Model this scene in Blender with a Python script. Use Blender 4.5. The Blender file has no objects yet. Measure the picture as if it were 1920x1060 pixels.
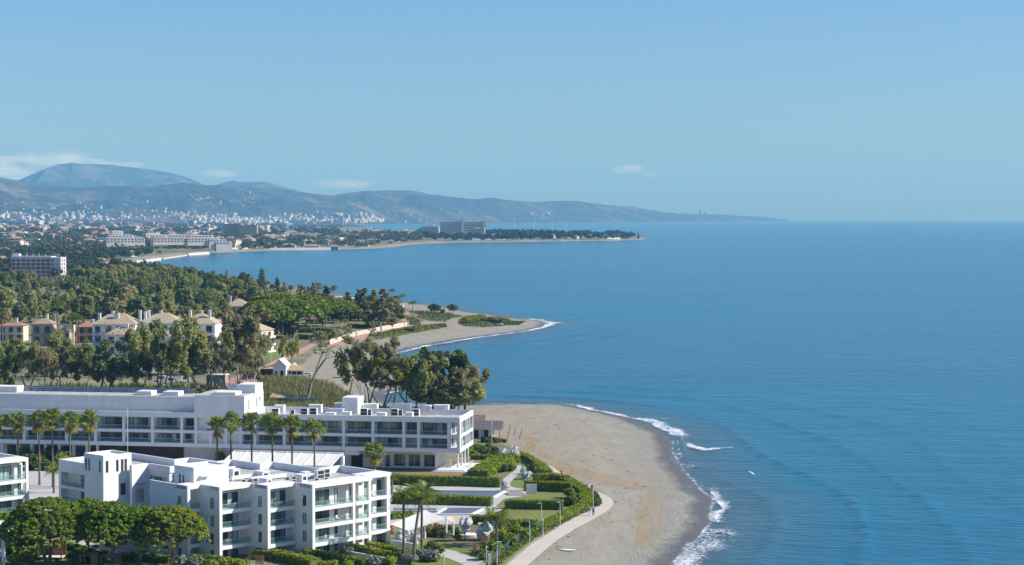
import bpy, math, random
import numpy as np
from mathutils import Vector, Euler, Matrix

# ------------------------------------------------------------------ camera, sky, sun, exposure
S = bpy.context.scene
COL = S.collection
F_PX, CAM_H, R_EARTH = 3500.0, 58.0, 7.4e6      # focal length for a 1920 px wide frame, eye height, earth radius with refraction
EYE_Y, PCX, PCY = 401.0, 960.0, 530.0
PITCH = math.atan((PCY - EYE_Y) / F_PX)
cam_d = bpy.data.cameras.new('camera')
cam = bpy.data.objects.new('camera', cam_d); COL.objects.link(cam)
cam_d.sensor_width = 36.0; cam_d.lens = 36.0 * F_PX / 1920.0
cam_d.clip_start = 1.0; cam_d.clip_end = 90000.0
cam.location = (0, 0, CAM_H); cam.rotation_euler = (math.pi / 2 - PITCH, 0, 0)
S.camera = cam

SUN_EL, SUN_AZ = math.radians(36), math.radians(91)      # azimuth clockwise from +Y: light comes from the right
W = bpy.data.worlds.new('World'); S.world = W; W.use_nodes = True
wn = W.node_tree; wn.nodes.clear()
sky = wn.nodes.new('ShaderNodeTexSky'); sky.sky_type = 'NISHITA'; sky.sun_disc = False
sky.sun_elevation = SUN_EL; sky.sun_rotation = SUN_AZ
sky.altitude = 0; sky.air_density = 1.0; sky.dust_density = 0.55; sky.ozone_density = 1.2
bg = wn.nodes.new('ShaderNodeBackground'); bg.inputs[1].default_value = 0.065
wo = wn.nodes.new('ShaderNodeOutputWorld')
tint = wn.nodes.new('ShaderNodeMix'); tint.data_type = 'RGBA'; tint.blend_type = 'MULTIPLY'; tint.inputs[0].default_value = 1.0; tint.inputs[7].default_value = (0.675, 0.945, 1.38, 1)
wn.links.new(sky.outputs[0], tint.inputs[6])
# a few thin clouds low over the hills, by direction
tcw = wn.nodes.new('ShaderNodeTexCoord'); sepw = wn.nodes.new('ShaderNodeSeparateXYZ'); wn.links.new(tcw.outputs['Generated'], sepw.inputs[0])
def wm(op, a, b_=None, cl=False):
    m = wn.nodes.new('ShaderNodeMath'); m.operation = op; m.use_clamp = cl
    for i, x in enumerate((a, b_)):
        if x is None: continue
        if isinstance(x, (int, float)): m.inputs[i].default_value = x
        else: wn.links.new(x, m.inputs[i])
    return m.outputs[0]
az = wm('DIVIDE', sepw.outputs[0], wm('MAXIMUM', sepw.outputs[1], 0.05)); el = wm('DIVIDE', sepw.outputs[2], wm('MAXIMUM', sepw.outputs[1], 0.05))
cmb = wn.nodes.new('ShaderNodeCombineXYZ'); wn.links.new(wm('MULTIPLY', az, 28.0), cmb.inputs[0]); wn.links.new(wm('MULTIPLY', el, 110.0), cmb.inputs[1])
cn = wn.nodes.new('ShaderNodeTexNoise'); cn.inputs['Scale'].default_value = 1.0; cn.inputs['Detail'].default_value = 7; cn.inputs['Roughness'].default_value = 0.6; wn.links.new(cmb.outputs[0], cn.inputs['Vector'])
csum = None
for cx_, cy_, rx, ry, gain, edge in [(95, 300, 165, 20, .8, .37), (15, 322, 60, 22, 1.0, .32), (230, 308, 90, 10, .8, .40), (398, 325, 60, 10, .7, .40), (640, 345, 70, 12, .45, .42), (1178, 318, 44, 10, .8, .395), (1217, 327, 30, 8, .8, .395), (300, 140, 150, 4, .0, .5)]:
    ax = (cx_ - PCX) / F_PX; ey = -(cy_ - EYE_Y) / F_PX
    u = wm('DIVIDE', wm('SUBTRACT', az, ax), rx / F_PX); v = wm('DIVIDE', wm('SUBTRACT', el, ey), ry / F_PX)
    e = wm('SUBTRACT', 1.0, wm('ADD', wm('MULTIPLY', u, u), wm('MULTIPLY', v, v)), True)
    k = wm('MULTIPLY', wm('SUBTRACT', wm('MULTIPLY', wm('ADD', cn.outputs['Fac'], wm('MULTIPLY', e, .20)), 1.0), edge + .18), 3.8 * gain, True)
    k = wm('MULTIPLY', k, wm('MULTIPLY', e, 2.0, True)); csum = k if csum is None else wm('MAXIMUM', csum, k)
cm = wn.nodes.new('ShaderNodeMix'); cm.data_type = 'RGBA'; cm.inputs[7].default_value = (12.5, 13.0, 13.2, 1)
wn.links.new(csum, cm.inputs[0]); wn.links.new(tint.outputs[2], cm.inputs[6]); wn.links.new(cm.outputs[2], bg.inputs[0]); wn.links.new(bg.outputs[0], wo.inputs[0])

sun_d = bpy.data.lights.new('sun', 'SUN'); sun_d.energy = 4.3; sun_d.angle = math.radians(0.53); sun_d.color = (1, 0.96, 0.90)
sun = bpy.data.objects.new('sun', sun_d); COL.objects.link(sun)
sdir = Vector((math.cos(SUN_EL) * math.sin(SUN_AZ), math.cos(SUN_EL) * math.cos(SUN_AZ), math.sin(SUN_EL)))
sun.rotation_euler = sdir.to_track_quat('Z', 'Y').to_euler(); sun.location = (300, 200, 400)

S.view_settings.view_transform = 'Standard'; S.view_settings.look = 'None'
S.view_settings.exposure = 0.62; S.view_settings.gamma = 1.0; S.view_settings.use_curve_mapping = False
S.render.engine = 'CYCLES'
cy = S.cycles
cy.use_denoising = True; cy.denoiser = 'OPENIMAGEDENOISE'
cy.max_bounces = 6; cy.diffuse_bounces = 4; cy.glossy_bounces = 2; cy.transmission_bounces = 2; cy.transparent_max_bounces = 12
cy.volume_bounces = 0; cy.use_adaptive_sampling = True; cy.adaptive_threshold = 0.01
HAZE_DENSITY = 6.6e-5

rnd = random.Random(7)
# ------------------------------------------------------------------ geometry helpers
def ray(px, py):
    x = (px - PCX) / F_PX; z = -(py - PCY) / F_PX
    c, s = math.cos(PITCH), math.sin(PITCH)
    return x, c + z * s, -s + z * c
def G(px, py, z=0.0):                       # where the sight line through a photo point meets height z
    d = ray(px, py); t = (z - CAM_H) / d[2] if d[2] < 0 else 40000.0
    for _ in range(40):
        zz = z - t * t * (d[0] ** 2 + d[1] ** 2) / (2 * R_EARTH)
        t = (zz - CAM_H) / d[2]
    return d[0] * t, d[1] * t
def drop(x, y): return -(x * x + y * y) / (2 * R_EARTH)
def PD(px, d): return ((px - PCX) / F_PX * d, d)        # bearing given as a photo column, plus distance
def ZAT(py, d): return CAM_H - (py - EYE_Y) / F_PX * d + d * d / (2 * R_EARTH)   # height seen at photo row py at distance d

def empty(name, label, cat, loc=(0, 0, 0), rot=0.0, group=None, sc=1.0):
    o = bpy.data.objects.new(name, None); COL.objects.link(o)
    o.location = loc; o.rotation_euler = (0, 0, rot); o.scale = (sc, sc, sc)
    o.empty_display_size = 0.5
    o['label'] = label; o['category'] = cat
    if group: o['group'] = group
    return o
def tag(o, label, cat, group=None):
    o['label'] = label; o['category'] = cat
    if group: o['group'] = group
    return o
def structure(o, label=None, cat=None):
    o['kind'] = 'structure'
    if label: o['label'] = label
    if cat: o['category'] = cat
    return o
def link(name, mesh, parent=None, loc=(0, 0, 0), rot=(0, 0, 0), sc=(1, 1, 1)):
    o = bpy.data.objects.new(name, mesh); COL.objects.link(o)
    if parent is not None: o.parent = parent
    o.location = loc; o.rotation_euler = rot; o.scale = sc
    return o
def np_mesh(name, V, Fq, mats, smooth=False, mi=None):
    """mesh from numpy arrays; Fq is (n,3) or (n,4)"""
    me = bpy.data.meshes.new(name); V = np.asarray(V, dtype=np.float32); Fq = np.asarray(Fq, dtype=np.int32)
    k = Fq.shape[1]; n = len(Fq)
    me.vertices.add(len(V)); me.vertices.foreach_set('co', V.ravel())
    me.loops.add(n * k); me.loops.foreach_set('vertex_index', Fq.ravel())
    me.polygons.add(n); me.polygons.foreach_set('loop_start', np.arange(0, n * k, k, dtype=np.int32))
    try: me.polygons.foreach_set('loop_total', np.full(n, k, dtype=np.int32))
    except Exception: pass
    if smooth: me.polygons.foreach_set('use_smooth', np.ones(n, dtype=bool))
    if not isinstance(mats, (list, tuple)): mats = [mats]
    for m in mats: me.materials.append(m)
    if mi is not None: me.polygons.foreach_set('material_index', np.asarray(mi, dtype=np.int32))
    me.update(calc_edges=True); me.validate()
    return me

class MB:
    """collects boxes, prisms, tubes and faces; build() links them as one mesh object"""
    def __init__(s): s.v = []; s.f = []
    def add(s, vs, fs):
        b = len(s.v); s.v.extend(vs); s.f.extend([tuple(b + i for i in f) for f in fs]); return s
    def box(s, x0, x1, y0, y1, z0, z1):
        vs = [(x0, y0, z0), (x1, y0, z0), (x1, y1, z0), (x0, y1, z0), (x0, y0, z1), (x1, y0, z1), (x1, y1, z1), (x0, y1, z1)]
        return s.add(vs, [(0, 3, 2, 1), (4, 5, 6, 7), (0, 1, 5, 4), (1, 2, 6, 5), (2, 3, 7, 6), (3, 0, 4, 7)])
    def prism(s, poly, z0, z1, top=None):
        n = len(poly)
        a = sum(poly[i][0] * poly[(i + 1) % n][1] - poly[(i + 1) % n][0] * poly[i][1] for i in range(n))
        if a < 0: poly = poly[::-1]
        vs = [(p[0], p[1], z0) for p in poly] + [(p[0], p[1], z1) for p in poly]
        fs = [tuple(range(n - 1, -1, -1)), tuple(range(n, 2 * n))] + [(i, (i + 1) % n, n + (i + 1) % n, n + i) for i in range(n)]
        return s.add(vs, fs)
    def quad(s, *p): return s.add(list(p), [tuple(range(len(p)))])
    def tube(s, pts, rad, n=6, cap=True):
        pts = [Vector(p) for p in pts]; k = len(pts); vs = []; fs = []
        for i, p in enumerate(pts):
            d = (pts[min(i + 1, k - 1)] - pts[max(i - 1, 0)])
            if d.length < 1e-9: d = Vector((0, 0, 1))
            d.normalize(); a = d.orthogonal().normalized() if abs(d.z) < 0.9 else Vector((1, 0, 0)).cross(d).normalized(); b = d.cross(a)
            r = rad[i] if isinstance(rad, (list, tuple)) else rad
            for j in range(n):
                t = 2 * math.pi * j / n; q = p + (a * math.cos(t) + b * math.sin(t)) * r; vs.append(q[:])
        for i in range(k - 1):
            for j in range(n):
                fs.append((i * n + j, i * n + (j + 1) % n, (i + 1) * n + (j + 1) % n, (i + 1) * n + j))
        if cap: fs.append(tuple(range(n - 1, -1, -1))); fs.append(tuple((k - 1) * n + j for j in range(n)))
        return s.add(vs, fs)
    def hip(s, x0, x1, y0, y1, z0, z1, over=0.4, ridge=None):
        x0 -= over; x1 += over; y0 -= over; y1 += over
        w, d = x1 - x0, y1 - y0; h = 0.5 * min(w, d) * 0.98
        if w >= d: a, b = (x0 + h, (y0 + y1) / 2, z1), (x1 - h, (y0 + y1) / 2, z1)
        else: a, b = ((x0 + x1) / 2, y0 + h, z1), ((x0 + x1) / 2, y1 - h, z1)
        vs = [(x0, y0, z0), (x1, y0, z0), (x1, y1, z0), (x0, y1, z0), a, b]
        if w >= d: fs = [(0, 1, 5, 4), (1, 2, 5), (2, 3, 4, 5), (3, 0, 4), (3, 2, 1, 0)]
        else: fs = [(0, 1, 4), (1, 2, 5, 4), (2, 3, 5), (3, 0, 4, 5), (3, 2, 1, 0)]
        return s.add(vs, fs)
    def gable(s, x0, x1, y0, y1, z0, z1, over=0.4):
        x0 -= over; x1 += over; y0 -= over; y1 += over; m = (y0 + y1) / 2
        vs = [(x0, y0, z0), (x1, y0, z0), (x1, y1, z0), (x0, y1, z0), (x0, m, z1), (x1, m, z1)]
        return s.add(vs, [(0, 1, 5, 4), (2, 3, 4, 5), (1, 2, 5), (3, 0, 4), (3, 2, 1, 0)])
    def mesh(s, name, mat, smooth=False):
        me = bpy.data.meshes.new(name); me.from_pydata(s.v, [], s.f)
        me.materials.append(mat)
        if smooth: me.polygons.foreach_set('use_smooth', [True] * len(me.polygons))
        me.update(); return me
    def build(s, name, mat, parent=None, smooth=False, **k): return link(name, s.mesh(name, mat, smooth), parent, **k)

def copy_tree(o, parent=None, loc=None, rot=None, sc=None, label=None, group=None, name=None):
    c = o.copy(); COL.objects.link(c)
    if parent is not None: c.parent = parent
    if loc is not None: c.location = loc
    if rot is not None: c.rotation_euler = (0, 0, rot)
    if sc is not None: c.scale = sc if isinstance(sc, tuple) else (sc, sc, sc)
    if label: c['label'] = label
    if group: c['group'] = group
    for ch in o.children: copy_tree(ch, c)
    return c

# ------------------------------------------------------------------ materials
def lin(r, g, b):
    f = lambda c: (c / 12.92 if c <= 0.04045 else ((c + 0.055) / 1.055) ** 2.4)
    return tuple(f(c / 255.0) for c in (r, g, b)) + (1,)
def nodes(name):
    m = bpy.data.materials.new(name); m.use_nodes = True
    nt = m.node_tree; nt.nodes.clear()
    out = nt.nodes.new('ShaderNodeOutputMaterial'); b = nt.nodes.new('ShaderNodeBsdfPrincipled')
    nt.links.new(b.outputs[0], out.inputs[0])
    return m, nt, b, out
def N(nt, t, **k):
    n = nt.nodes.new(t)
    for a, v in k.items(): setattr(n, a, v)
    return n
def L(nt, a, b): nt.links.new(a, b)
def noise(nt, scale, detail=4, rough=0.55, vec=None, stretch=None, coord='Object'):
    n = N(nt, 'ShaderNodeTexNoise'); n.inputs['Scale'].default_value = scale; n.inputs['Detail'].default_value = detail
    n.inputs['Roughness'].default_value = rough
    if vec is None:
        tc = N(nt, 'ShaderNodeNewGeometry') if coord == 'World' else N(nt, 'ShaderNodeTexCoord')
        vec = tc.outputs['Position'] if coord == 'World' else tc.outputs[coord]
    if stretch:
        mp = N(nt, 'ShaderNodeMapping'); mp.inputs['Scale'].default_value = stretch[:3]
        if len(stretch) > 3: mp.inputs['Rotation'].default_value = (0, 0, stretch[3])
        L(nt, vec, mp.inputs[0]); vec = mp.outputs[0]
    L(nt, vec, n.inputs['Vector'])
    return n.outputs['Fac']
def ramp(nt, fac, stops, interp='LINEAR'):
    r = N(nt, 'ShaderNodeValToRGB'); e = r.color_ramp.elements; r.color_ramp.interpolation = interp
    while len(e) < len(stops): e.new(0.5)
    for el, (p, c) in zip(e, stops): el.position = p; el.color = c if len(c) == 4 else tuple(c) + (1,)
    L(nt, fac, r.inputs[0]); return r.outputs[0]
def mix(nt, fac, a, b, blend='MIX'):
    m = N(nt, 'ShaderNodeMix', data_type='RGBA', blend_type=blend)
    for i, x in ((0, fac), (6, a), (7, b)):
        if isinstance(x, (int, float)): m.inputs[i].default_value = x
        elif isinstance(x, (tuple, list)): m.inputs[i].default_value = tuple(x) if len(x) == 4 else tuple(x) + (1,)
        else: L(nt, x, m.inputs[i])
    return m.outputs[2]
def math_n(nt, op, a, b=None, c=None, clamp=False):
    m = N(nt, 'ShaderNodeMath', operation=op, use_clamp=clamp)
    for i, x in enumerate((a, b, c)):
        if x is None: continue
        if isinstance(x, (int, float)): m.inputs[i].default_value = x
        else: L(nt, x, m.inputs[i])
    return m.outputs[0]
def bump(nt, b, h, strength=0.3, dist=0.05):
    bn = N(nt, 'ShaderNodeBump'); bn.inputs['Strength'].default_value = strength; bn.inputs['Distance'].default_value = dist
    L(nt, h, bn.inputs['Height']); L(nt, bn.outputs[0], b.inputs['Normal'])
def plain(name, c, rough=0.6, var=0.12, scale=0.6, metal=0.0, bmp=0.0, coord='Object', spec=0.4):
    """a solid colour with soft mottling and wear"""
    m, nt, b, o = nodes(name)
    c = tuple(c[:3])
    f = noise(nt, scale, 5, 0.6, coord=coord)
    lo = tuple(x * (1 - var) for x in c); hi = tuple(min(1, x * (1 + var)) for x in c)
    L(nt, ramp(nt, f, [(0.3, lo), (0.7, hi)]), b.inputs['Base Color'])
    b.inputs['Roughness'].default_value = rough; b.inputs['Metallic'].default_value = metal
    b.inputs['Specular IOR Level'].default_value = spec
    if bmp: bump(nt, b, noise(nt, scale * 12, 3, coord=coord), bmp, 0.03)
    return m
# ------------------------------------------------------------------ coastline (sea-level outline) and terrain
coast_px = [(1000, 1330), (1120, 1210), (1235, 1100), (1269, 1060), (1281, 1042), (1308, 1009), (1330, 983), (1333, 957), (1336, 934), (1310, 917), (1297, 900), (1276, 876), (1260, 846), (1260, 828),
            (1245, 812), (1221, 800), (1175, 782), (1100, 766), (1075, 760), (1030, 757), (950, 757), (890, 759), (850, 761), (800, 757), (760, 757), (727, 753), (716, 744),
            (722, 737), (745, 733), (768, 731), (775, 722), (768, 712), (752, 700), (735, 684), (728, 672), (738, 663), (770, 655), (800, 648), (850, 640), (900, 632), (950, 626), (1000, 619),
            (1022, 612), (1028, 606), (1016, 601), (985, 599), (955, 596), (925, 590), (890, 587), (860, 581), (830, 575), (795, 571), (750, 566)]
coast = [G(x, y, -1) for x, y in coast_px]
coast += [PD(x, d) for x, d in [(690, 1290), (560, 1480), (420, 1760), (300, 1950), (243, 2080)]]
coast += [G(x, y, -1) for x, y in [(255, 493), (290, 488), (320, 484), (360, 479), (420, 474.5), (470, 472), (540, 470), (600, 468.5), (660, 468), (700, 467), (740, 464), (770, 460), (800, 457.5), (860, 455.5), (950, 454.5),
                                   (1000, 454), (1080, 452.5), (1150, 452), (1200, 450.3), (1213, 449)]]
coast += [PD(x, d) for x, d in [(1213, 4650), (1190, 4900), (1120, 5150), (1000, 5350), (880, 5600), (790, 6000), (720, 7200), (680, 9500), (660, 11800), (700, 12800), (760, 14000), (850, 15000), (950, 16000), (1050, 17000),
                                (1150, 18000), (1250, 19500), (1330, 21000), (1400, 23000), (1470, 26000), (1500, 28500), (1400, 33000), (900, 34000), (-900, 34000)]]
coast += [(-18000, 34000), (-18000, -200), (-60, -200), (20, 100)]
COAST = np.array(coast)
def sdf(x, y, poly):
    """signed distance: positive on land"""
    P = np.stack([x, y], -1); out = np.full(x.shape, 1e18); ins = np.zeros(x.shape, bool); n = len(poly)
    for i in range(n):
        a, b = poly[i], poly[(i + 1) % n]; ab = b - a
        t = np.clip(((P - a) @ ab) / (ab @ ab), 0, 1); q = P - a - t[..., None] * ab
        out = np.minimum(out, (q * q).sum(-1))
        if a[1] != b[1]:
            c = ((a[1] > y) != (b[1] > y)) & (x < (b[0] - a[0]) * (y - a[1]) / (b[1] - a[1]) + a[0]); ins ^= c
    out = np.sqrt(out); return np.where(ins, out, -out)
def inside(x, y, poly):
    ins = np.zeros(x.shape, bool); n = len(poly)
    for i in range(n):
        a, b = poly[i], poly[(i + 1) % n]
        if a[1] != b[1]: ins ^= ((a[1] > y) != (b[1] > y)) & (x < (b[0] - a[0]) * (y - a[1]) / (b[1] - a[1]) + a[0])
    return ins
_rng = np.random.RandomState(3)
_perm = _rng.rand(64, 64)
def vnoise(x, y):
    xi = np.floor(x).astype(int); yi = np.floor(y).astype(int); fx = x - xi; fy = y - yi
    fx = fx * fx * (3 - 2 * fx); fy = fy * fy * (3 - 2 * fy); g = lambda i, j: _perm[i % 64, j % 64]
    return (g(xi, yi) * (1 - fx) + g(xi + 1, yi) * fx) * (1 - fy) + (g(xi, yi + 1) * (1 - fx) + g(xi + 1, yi + 1) * fx) * fy
def fbm(x, y, o=5, ridged=False):
    s = 0.0; a = 0.5
    for k in range(o):
        v = vnoise(x * 2 ** k + 17.3 * k, y * 2 ** k + 9.1 * k)
        s = s + a * ((1 - abs(2 * v - 1)) if ridged else v); a *= 0.5
    return s
RIDGE1 = np.array([(-400, 330), (-200, 338), (0, 336), (30, 343), (60, 350), (100, 352), (150, 355), (200, 352), (240, 349), (280, 352), (330, 346), (345, 345), (380, 350), (420, 350), (470, 352), (500, 353), (540, 358), (580, 362),
                   (600, 365), (625, 365), (655, 360), (695, 358), (740, 359), (765, 358), (800, 364), (850, 371), (890, 374), (920, 371), (950, 376), (1000, 381), (1030, 378), (1060, 377), (1100, 381), (1140, 386),
                   (1180, 388), (1220, 394), (1260, 399), (1300, 402), (1350, 403.5), (1400, 405.5), (1440, 408), (1470, 411), (1490, 414), (1520, 418)])
RIDGE2 = np.array([(-400, 300), (-150, 318), (0, 334), (35, 340), (60, 330), (90, 318), (110, 312), (135, 308), (150, 310), (210, 311), (240, 315), (290, 320), (320, 325), (350, 333), (385, 347), (400, 350), (410, 345),
                   (435, 338), (455, 341), (490, 340), (510, 343), (540, 353), (580, 363), (640, 380), (800, 415)])
D1 = np.array([(-400, 12500), (0, 13500), (300, 14500), (600, 15800), (900, 17600), (1100, 19300), (1300, 22000), (1490, 27200), (1550, 28000)])
def height(x, y):
    s = sdf(x, y, COAST); d = np.sqrt(x * x + y * y); px = PCX + F_PX * x / np.maximum(y, 1)
    near = -1 + np.clip(s / 22.0, -3, 1)
    z = np.where(d < 1900, near, np.minimum(s * 0.04 - 1, 1.5))
    inl = np.clip(s - 120, 0, None) * np.clip((d - 1500) / 2500.0, 0, 1)
    z = z + np.where(s > 0, np.minimum(inl * 0.011, 90) * (0.75 + 0.5 * fbm(x / 900, y / 900, 3)), 0)
    # low rise under the wood on the left
    z = z + np.where(s > 0, 8 * np.exp(-(((x + 260) / 190) ** 2 + ((y - 1150) / 220) ** 2)) * np.clip((-x - 125) / 110, 0, 1), 0)
    dd = np.interp(px, D1[:, 0], D1[:, 1])
    h1 = CAM_H - (np.interp(px, RIDGE1[:, 0], RIDGE1[:, 1]) - EYE_Y) / F_PX * dd + dd * dd / (2 * R_EARTH)
    t = (d - dd) / np.where(d < dd, 3000.0, 2500.0)
    rg = fbm(x / 1500, y / 1500, 5, True)
    prof = np.exp(-(t * t) * 1.5); r1 = np.clip(h1, 0, None) * np.minimum(d / dd, 1) * np.minimum(1.0, prof + ((rg - 0.60) * 1.3 + (fbm(x / 480, y / 900, 4, True) - .6) * 1.1) * np.sqrt(prof) * .8 * np.clip(np.abs(t) * 2.6, 0.05, 1))
    r1 = r1 + (fbm(x / 220, y / 300, 4) - 0.45) * 34 * prof * np.clip(h1 / 120, 0, 1)
    d2 = 22500.0
    h2 = CAM_H - (np.interp(px, RIDGE2[:, 0], RIDGE2[:, 1]) - EYE_Y) / F_PX * d2 + d2 * d2 / (2 * R_EARTH)
    t2 = (d - d2) / 3000.0; p2 = np.exp(-t2 * t2 * 1.2)
    r2 = np.clip(h2, 0, None) * np.minimum(d / d2, 1) * np.minimum(1.0, p2 + ((fbm(x / 2000 + 5, y / 2400, 5, True) - 0.60) * 1.1 + (fbm(x / 600, y / 1500, 4, True) - .6) * .4) * p2 * np.clip(np.abs(t2) * 2.4, 0.04, 1))
    z = np.where((s > 0) & (d > 6000), np.maximum(z, np.maximum(np.minimum(r1, z + s * 0.4), r2)), z)
    return z, s
def zg(x, y):
    z, s = height(np.array([float(x)]), np.array([float(y)])); return float(z[0]) + drop(x, y)

def polar_grid(az0, az1, na, dist):
    az = np.tan(np.linspace(az0, az1, na)); A, D = np.meshgrid(az, np.array(dist))
    c = 1 / np.sqrt(1 + A * A); return A * D * c, D * c
def grid_faces(nr, nc):
    i = np.arange(nr * nc).reshape(nr, nc)
    return np.stack([i[:-1, :-1], i[:-1, 1:], i[1:, 1:], i[1:, :-1]], -1).reshape(-1, 4)
def dist_rows(y0, y1, step):
    ys = np.arange(y0, y1, -step); return 58 * 3500.0 / (ys - 401.0)
near_rows = list(dist_rows(1400, 560, 2.2)) + list(dist_rows(560, 450, 1.2))
far_rows = list(dist_rows(450, 424, 0.8)); far_rows = [d for d in far_rows if d > near_rows[-1] + 10 and d < 8900]
AZ = math.radians(23)
X, Y = polar_grid(-AZ, AZ, 720, near_rows + far_rows)
Z, SD = height(X, Y)
# sand areas besides the strip along the water
sand_polys = [[(1000, 1200), (945, 1075), (985, 1060), (1050, 1010), (1100, 977), (1145, 955), (1151, 943), (1140, 930), (1115, 915), (1060, 887), (1020, 872), (985, 851), (960, 838), (905, 822), (880, 800), (880, 760), (1100, 745), (1500, 800), (1500, 1200)],
              [(880, 800), (880, 740), (790, 762), (700, 765), (655, 748), (600, 727), (540, 712), (475, 708), (478, 698), (560, 690), (600, 652), (640, 641), (655, 650), (700, 628), (745, 612), (790, 604), (830, 588), (1100, 570), (1100, 640), (740, 700)]]
sand = np.zeros(X.shape, bool)
for p in sand_polys: sand |= inside(X, Y, np.array([G(a, b) for a, b in p]))
pxg = PCX + F_PX * X / Y; dg = np.sqrt(X * X + Y * Y)
strip = (SD < np.where(dg < 1400, 30, np.where(dg < 4000, 34, 20))) & ~((dg > 1250) & (dg < 1950))
sand |= strip
m_ground, nt, b, o = nodes('scrub_ground')
f1 = noise(nt, 0.035, 6, 0.65, coord='World'); f2 = noise(nt, 0.5, 4, 0.7, coord='World')
c1 = ramp(nt, f1, [(0.32, (0.11, 0.125, 0.045)), (0.5, (0.19, 0.18, 0.085)), (0.62, (0.29, 0.25, 0.15))])
L(nt, mix(nt, 0.35, c1, ramp(nt, f2, [(0.3, (0.08, 0.09, 0.035)), (0.7, (0.26, 0.24, 0.12))])), b.inputs['Base Color']); b.inputs['Roughness'].default_value = 0.95
bump(nt, b, f2, 0.6, 0.3)
# beach: dry sand, darker wet rim near the water, grey shingle patches, trampled marks and wheel tracks
m_sand, nt, b, o = nodes('beach_sand')
at = N(nt, 'ShaderNodeAttribute', attribute_name='shore'); sh = at.outputs['Fac']
at2 = N(nt, 'ShaderNodeAttribute', attribute_name='track'); tr = at2.outputs['Fac']
at3 = N(nt, 'ShaderNodeAttribute', attribute_name='shingle'); sg = at3.outputs['Fac']
big = noise(nt, 0.03, 5, 0.6, coord='World'); mid = noise(nt, 0.22, 6, 0.7, coord='World', stretch=(1, 0.35, 1)); fine = noise(nt, 1.6, 5, 0.75, coord='World')
mott = noise(nt, 0.7, 4, 0.7, coord='World', stretch=(1, 0.4, 1))
base = ramp(nt, big, [(0.3, (0.262, 0.24, 0.185)), (0.5, (0.295, 0.275, 0.215)), (0.7, (0.275, 0.262, 0.222))])
inl_ = N(nt, 'ShaderNodeMapRange'); inl_.inputs[1].default_value = 24.0; inl_.inputs[2].default_value = 52.0; L(nt, math_n(nt, 'ADD', sh, math_n(nt, 'MULTIPLY', big, 14.0)), inl_.inputs[0])
base = mix(nt, inl_.outputs[0], base, ramp(nt, big, [(0.3, (0.31, 0.245, 0.16)), (0.7, (0.34, 0.285, 0.20))]))
base = mix(nt, 0.30, base, ramp(nt, mid, [(0.35, (0.20, 0.165, 0.115)), (0.6, (0.39, 0.345, 0.255))]))
base = mix(nt, ramp(nt, mott, [(0.58, (0, 0, 0)), (0.70, (0.5, 0.5, 0.5))]), base, (0.21, 0.165, 0.11))
shg = ramp(nt, fine, [(0.32, (0.11, 0.105, 0.09)), (0.52, (0.265, 0.25, 0.215)), (0.7, (0.41, 0.39, 0.335))])
sgm = math_n(nt, 'MULTIPLY', sg, ramp(nt, noise(nt, 0.16, 5, 0.75, coord='World'), [(0.38, (0, 0, 0)), (0.6, (1, 1, 1))]), clamp=True)
base = mix(nt, sgm, base, shg)
trm = math_n(nt, 'MULTIPLY', tr, ramp(nt, noise(nt, 0.9, 4, 0.7, coord='World', stretch=(1, 0.3, 1)), [(0.25, (0.35, 0.35, 0.35)), (0.6, (1, 1, 1))]), clamp=True)
base = mix(nt, trm, base, (0.305, 0.215, 0.11))
wet = math_n(nt, 'ADD', sh, math_n(nt, 'MULTIPLY', math_n(nt, 'SUBTRACT', mid, 0.5), 7.0))
wetm = N(nt, 'ShaderNodeMapRange'); wetm.inputs[1].default_value = 5.5; wetm.inputs[2].default_value = 2.5; L(nt, wet, wetm.inputs[0])
base = mix(nt, wetm.outputs[0], base, ramp(nt, fine, [(0.3, (0.075, 0.068, 0.058)), (0.7, (0.175, 0.16, 0.13))]))
L(nt, base, b.inputs['Base Color'])
rg_ = N(nt, 'ShaderNodeMapRange'); rg_.inputs[3].default_value = 0.9; rg_.inputs[4].default_value = 0.45; L(nt, wetm.outputs[0], rg_.inputs[0]); L(nt, rg_.outputs[0], b.inputs['Roughness'])
hh = math_n(nt, 'ADD', math_n(nt, 'MULTIPLY', mid, 1.2), math_n(nt, 'MULTIPLY', fine, 0.5))
bump(nt, b, hh, 0.7, 0.35)

FQ = grid_faces(*X.shape); ZC = Z + drop(X, Y)
land_face = (SD.ravel()[FQ] > -45).any(1)
sand_face = sand.ravel()[FQ].sum(1) >= 2
def sub_mesh(name, faces, mat, attrs=None, smooth=True):
    u, inv = np.unique(faces, return_inverse=True)
    V = np.stack([X.ravel()[u], Y.ravel()[u], ZC.ravel()[u]], -1)
    me = np_mesh(name, V, inv.reshape(-1, 4), mat, smooth)
    for k, a in (attrs or {}).items():
        at = me.attributes.new(k, 'FLOAT', 'POINT'); at.data.foreach_set('value', a.ravel()[u].astype(np.float32))
    return me
def line_mask(pts_px, w, soft):
    P = np.array([G(a, b) for a, b in pts_px]); out = np.full(X.shape, 1e9)
    for a, b_ in zip(P[:-1], P[1:]):
        ab = b_ - a; t = np.clip(((X - a[0]) * ab[0] + (Y - a[1]) * ab[1]) / (ab @ ab), 0, 1)
        out = np.minimum(out, np.hypot(X - a[0] - t * ab[0], Y - a[1] - t * ab[1]))
    return np.clip((w - out) / soft + 0.5, 0, 1)
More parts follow.
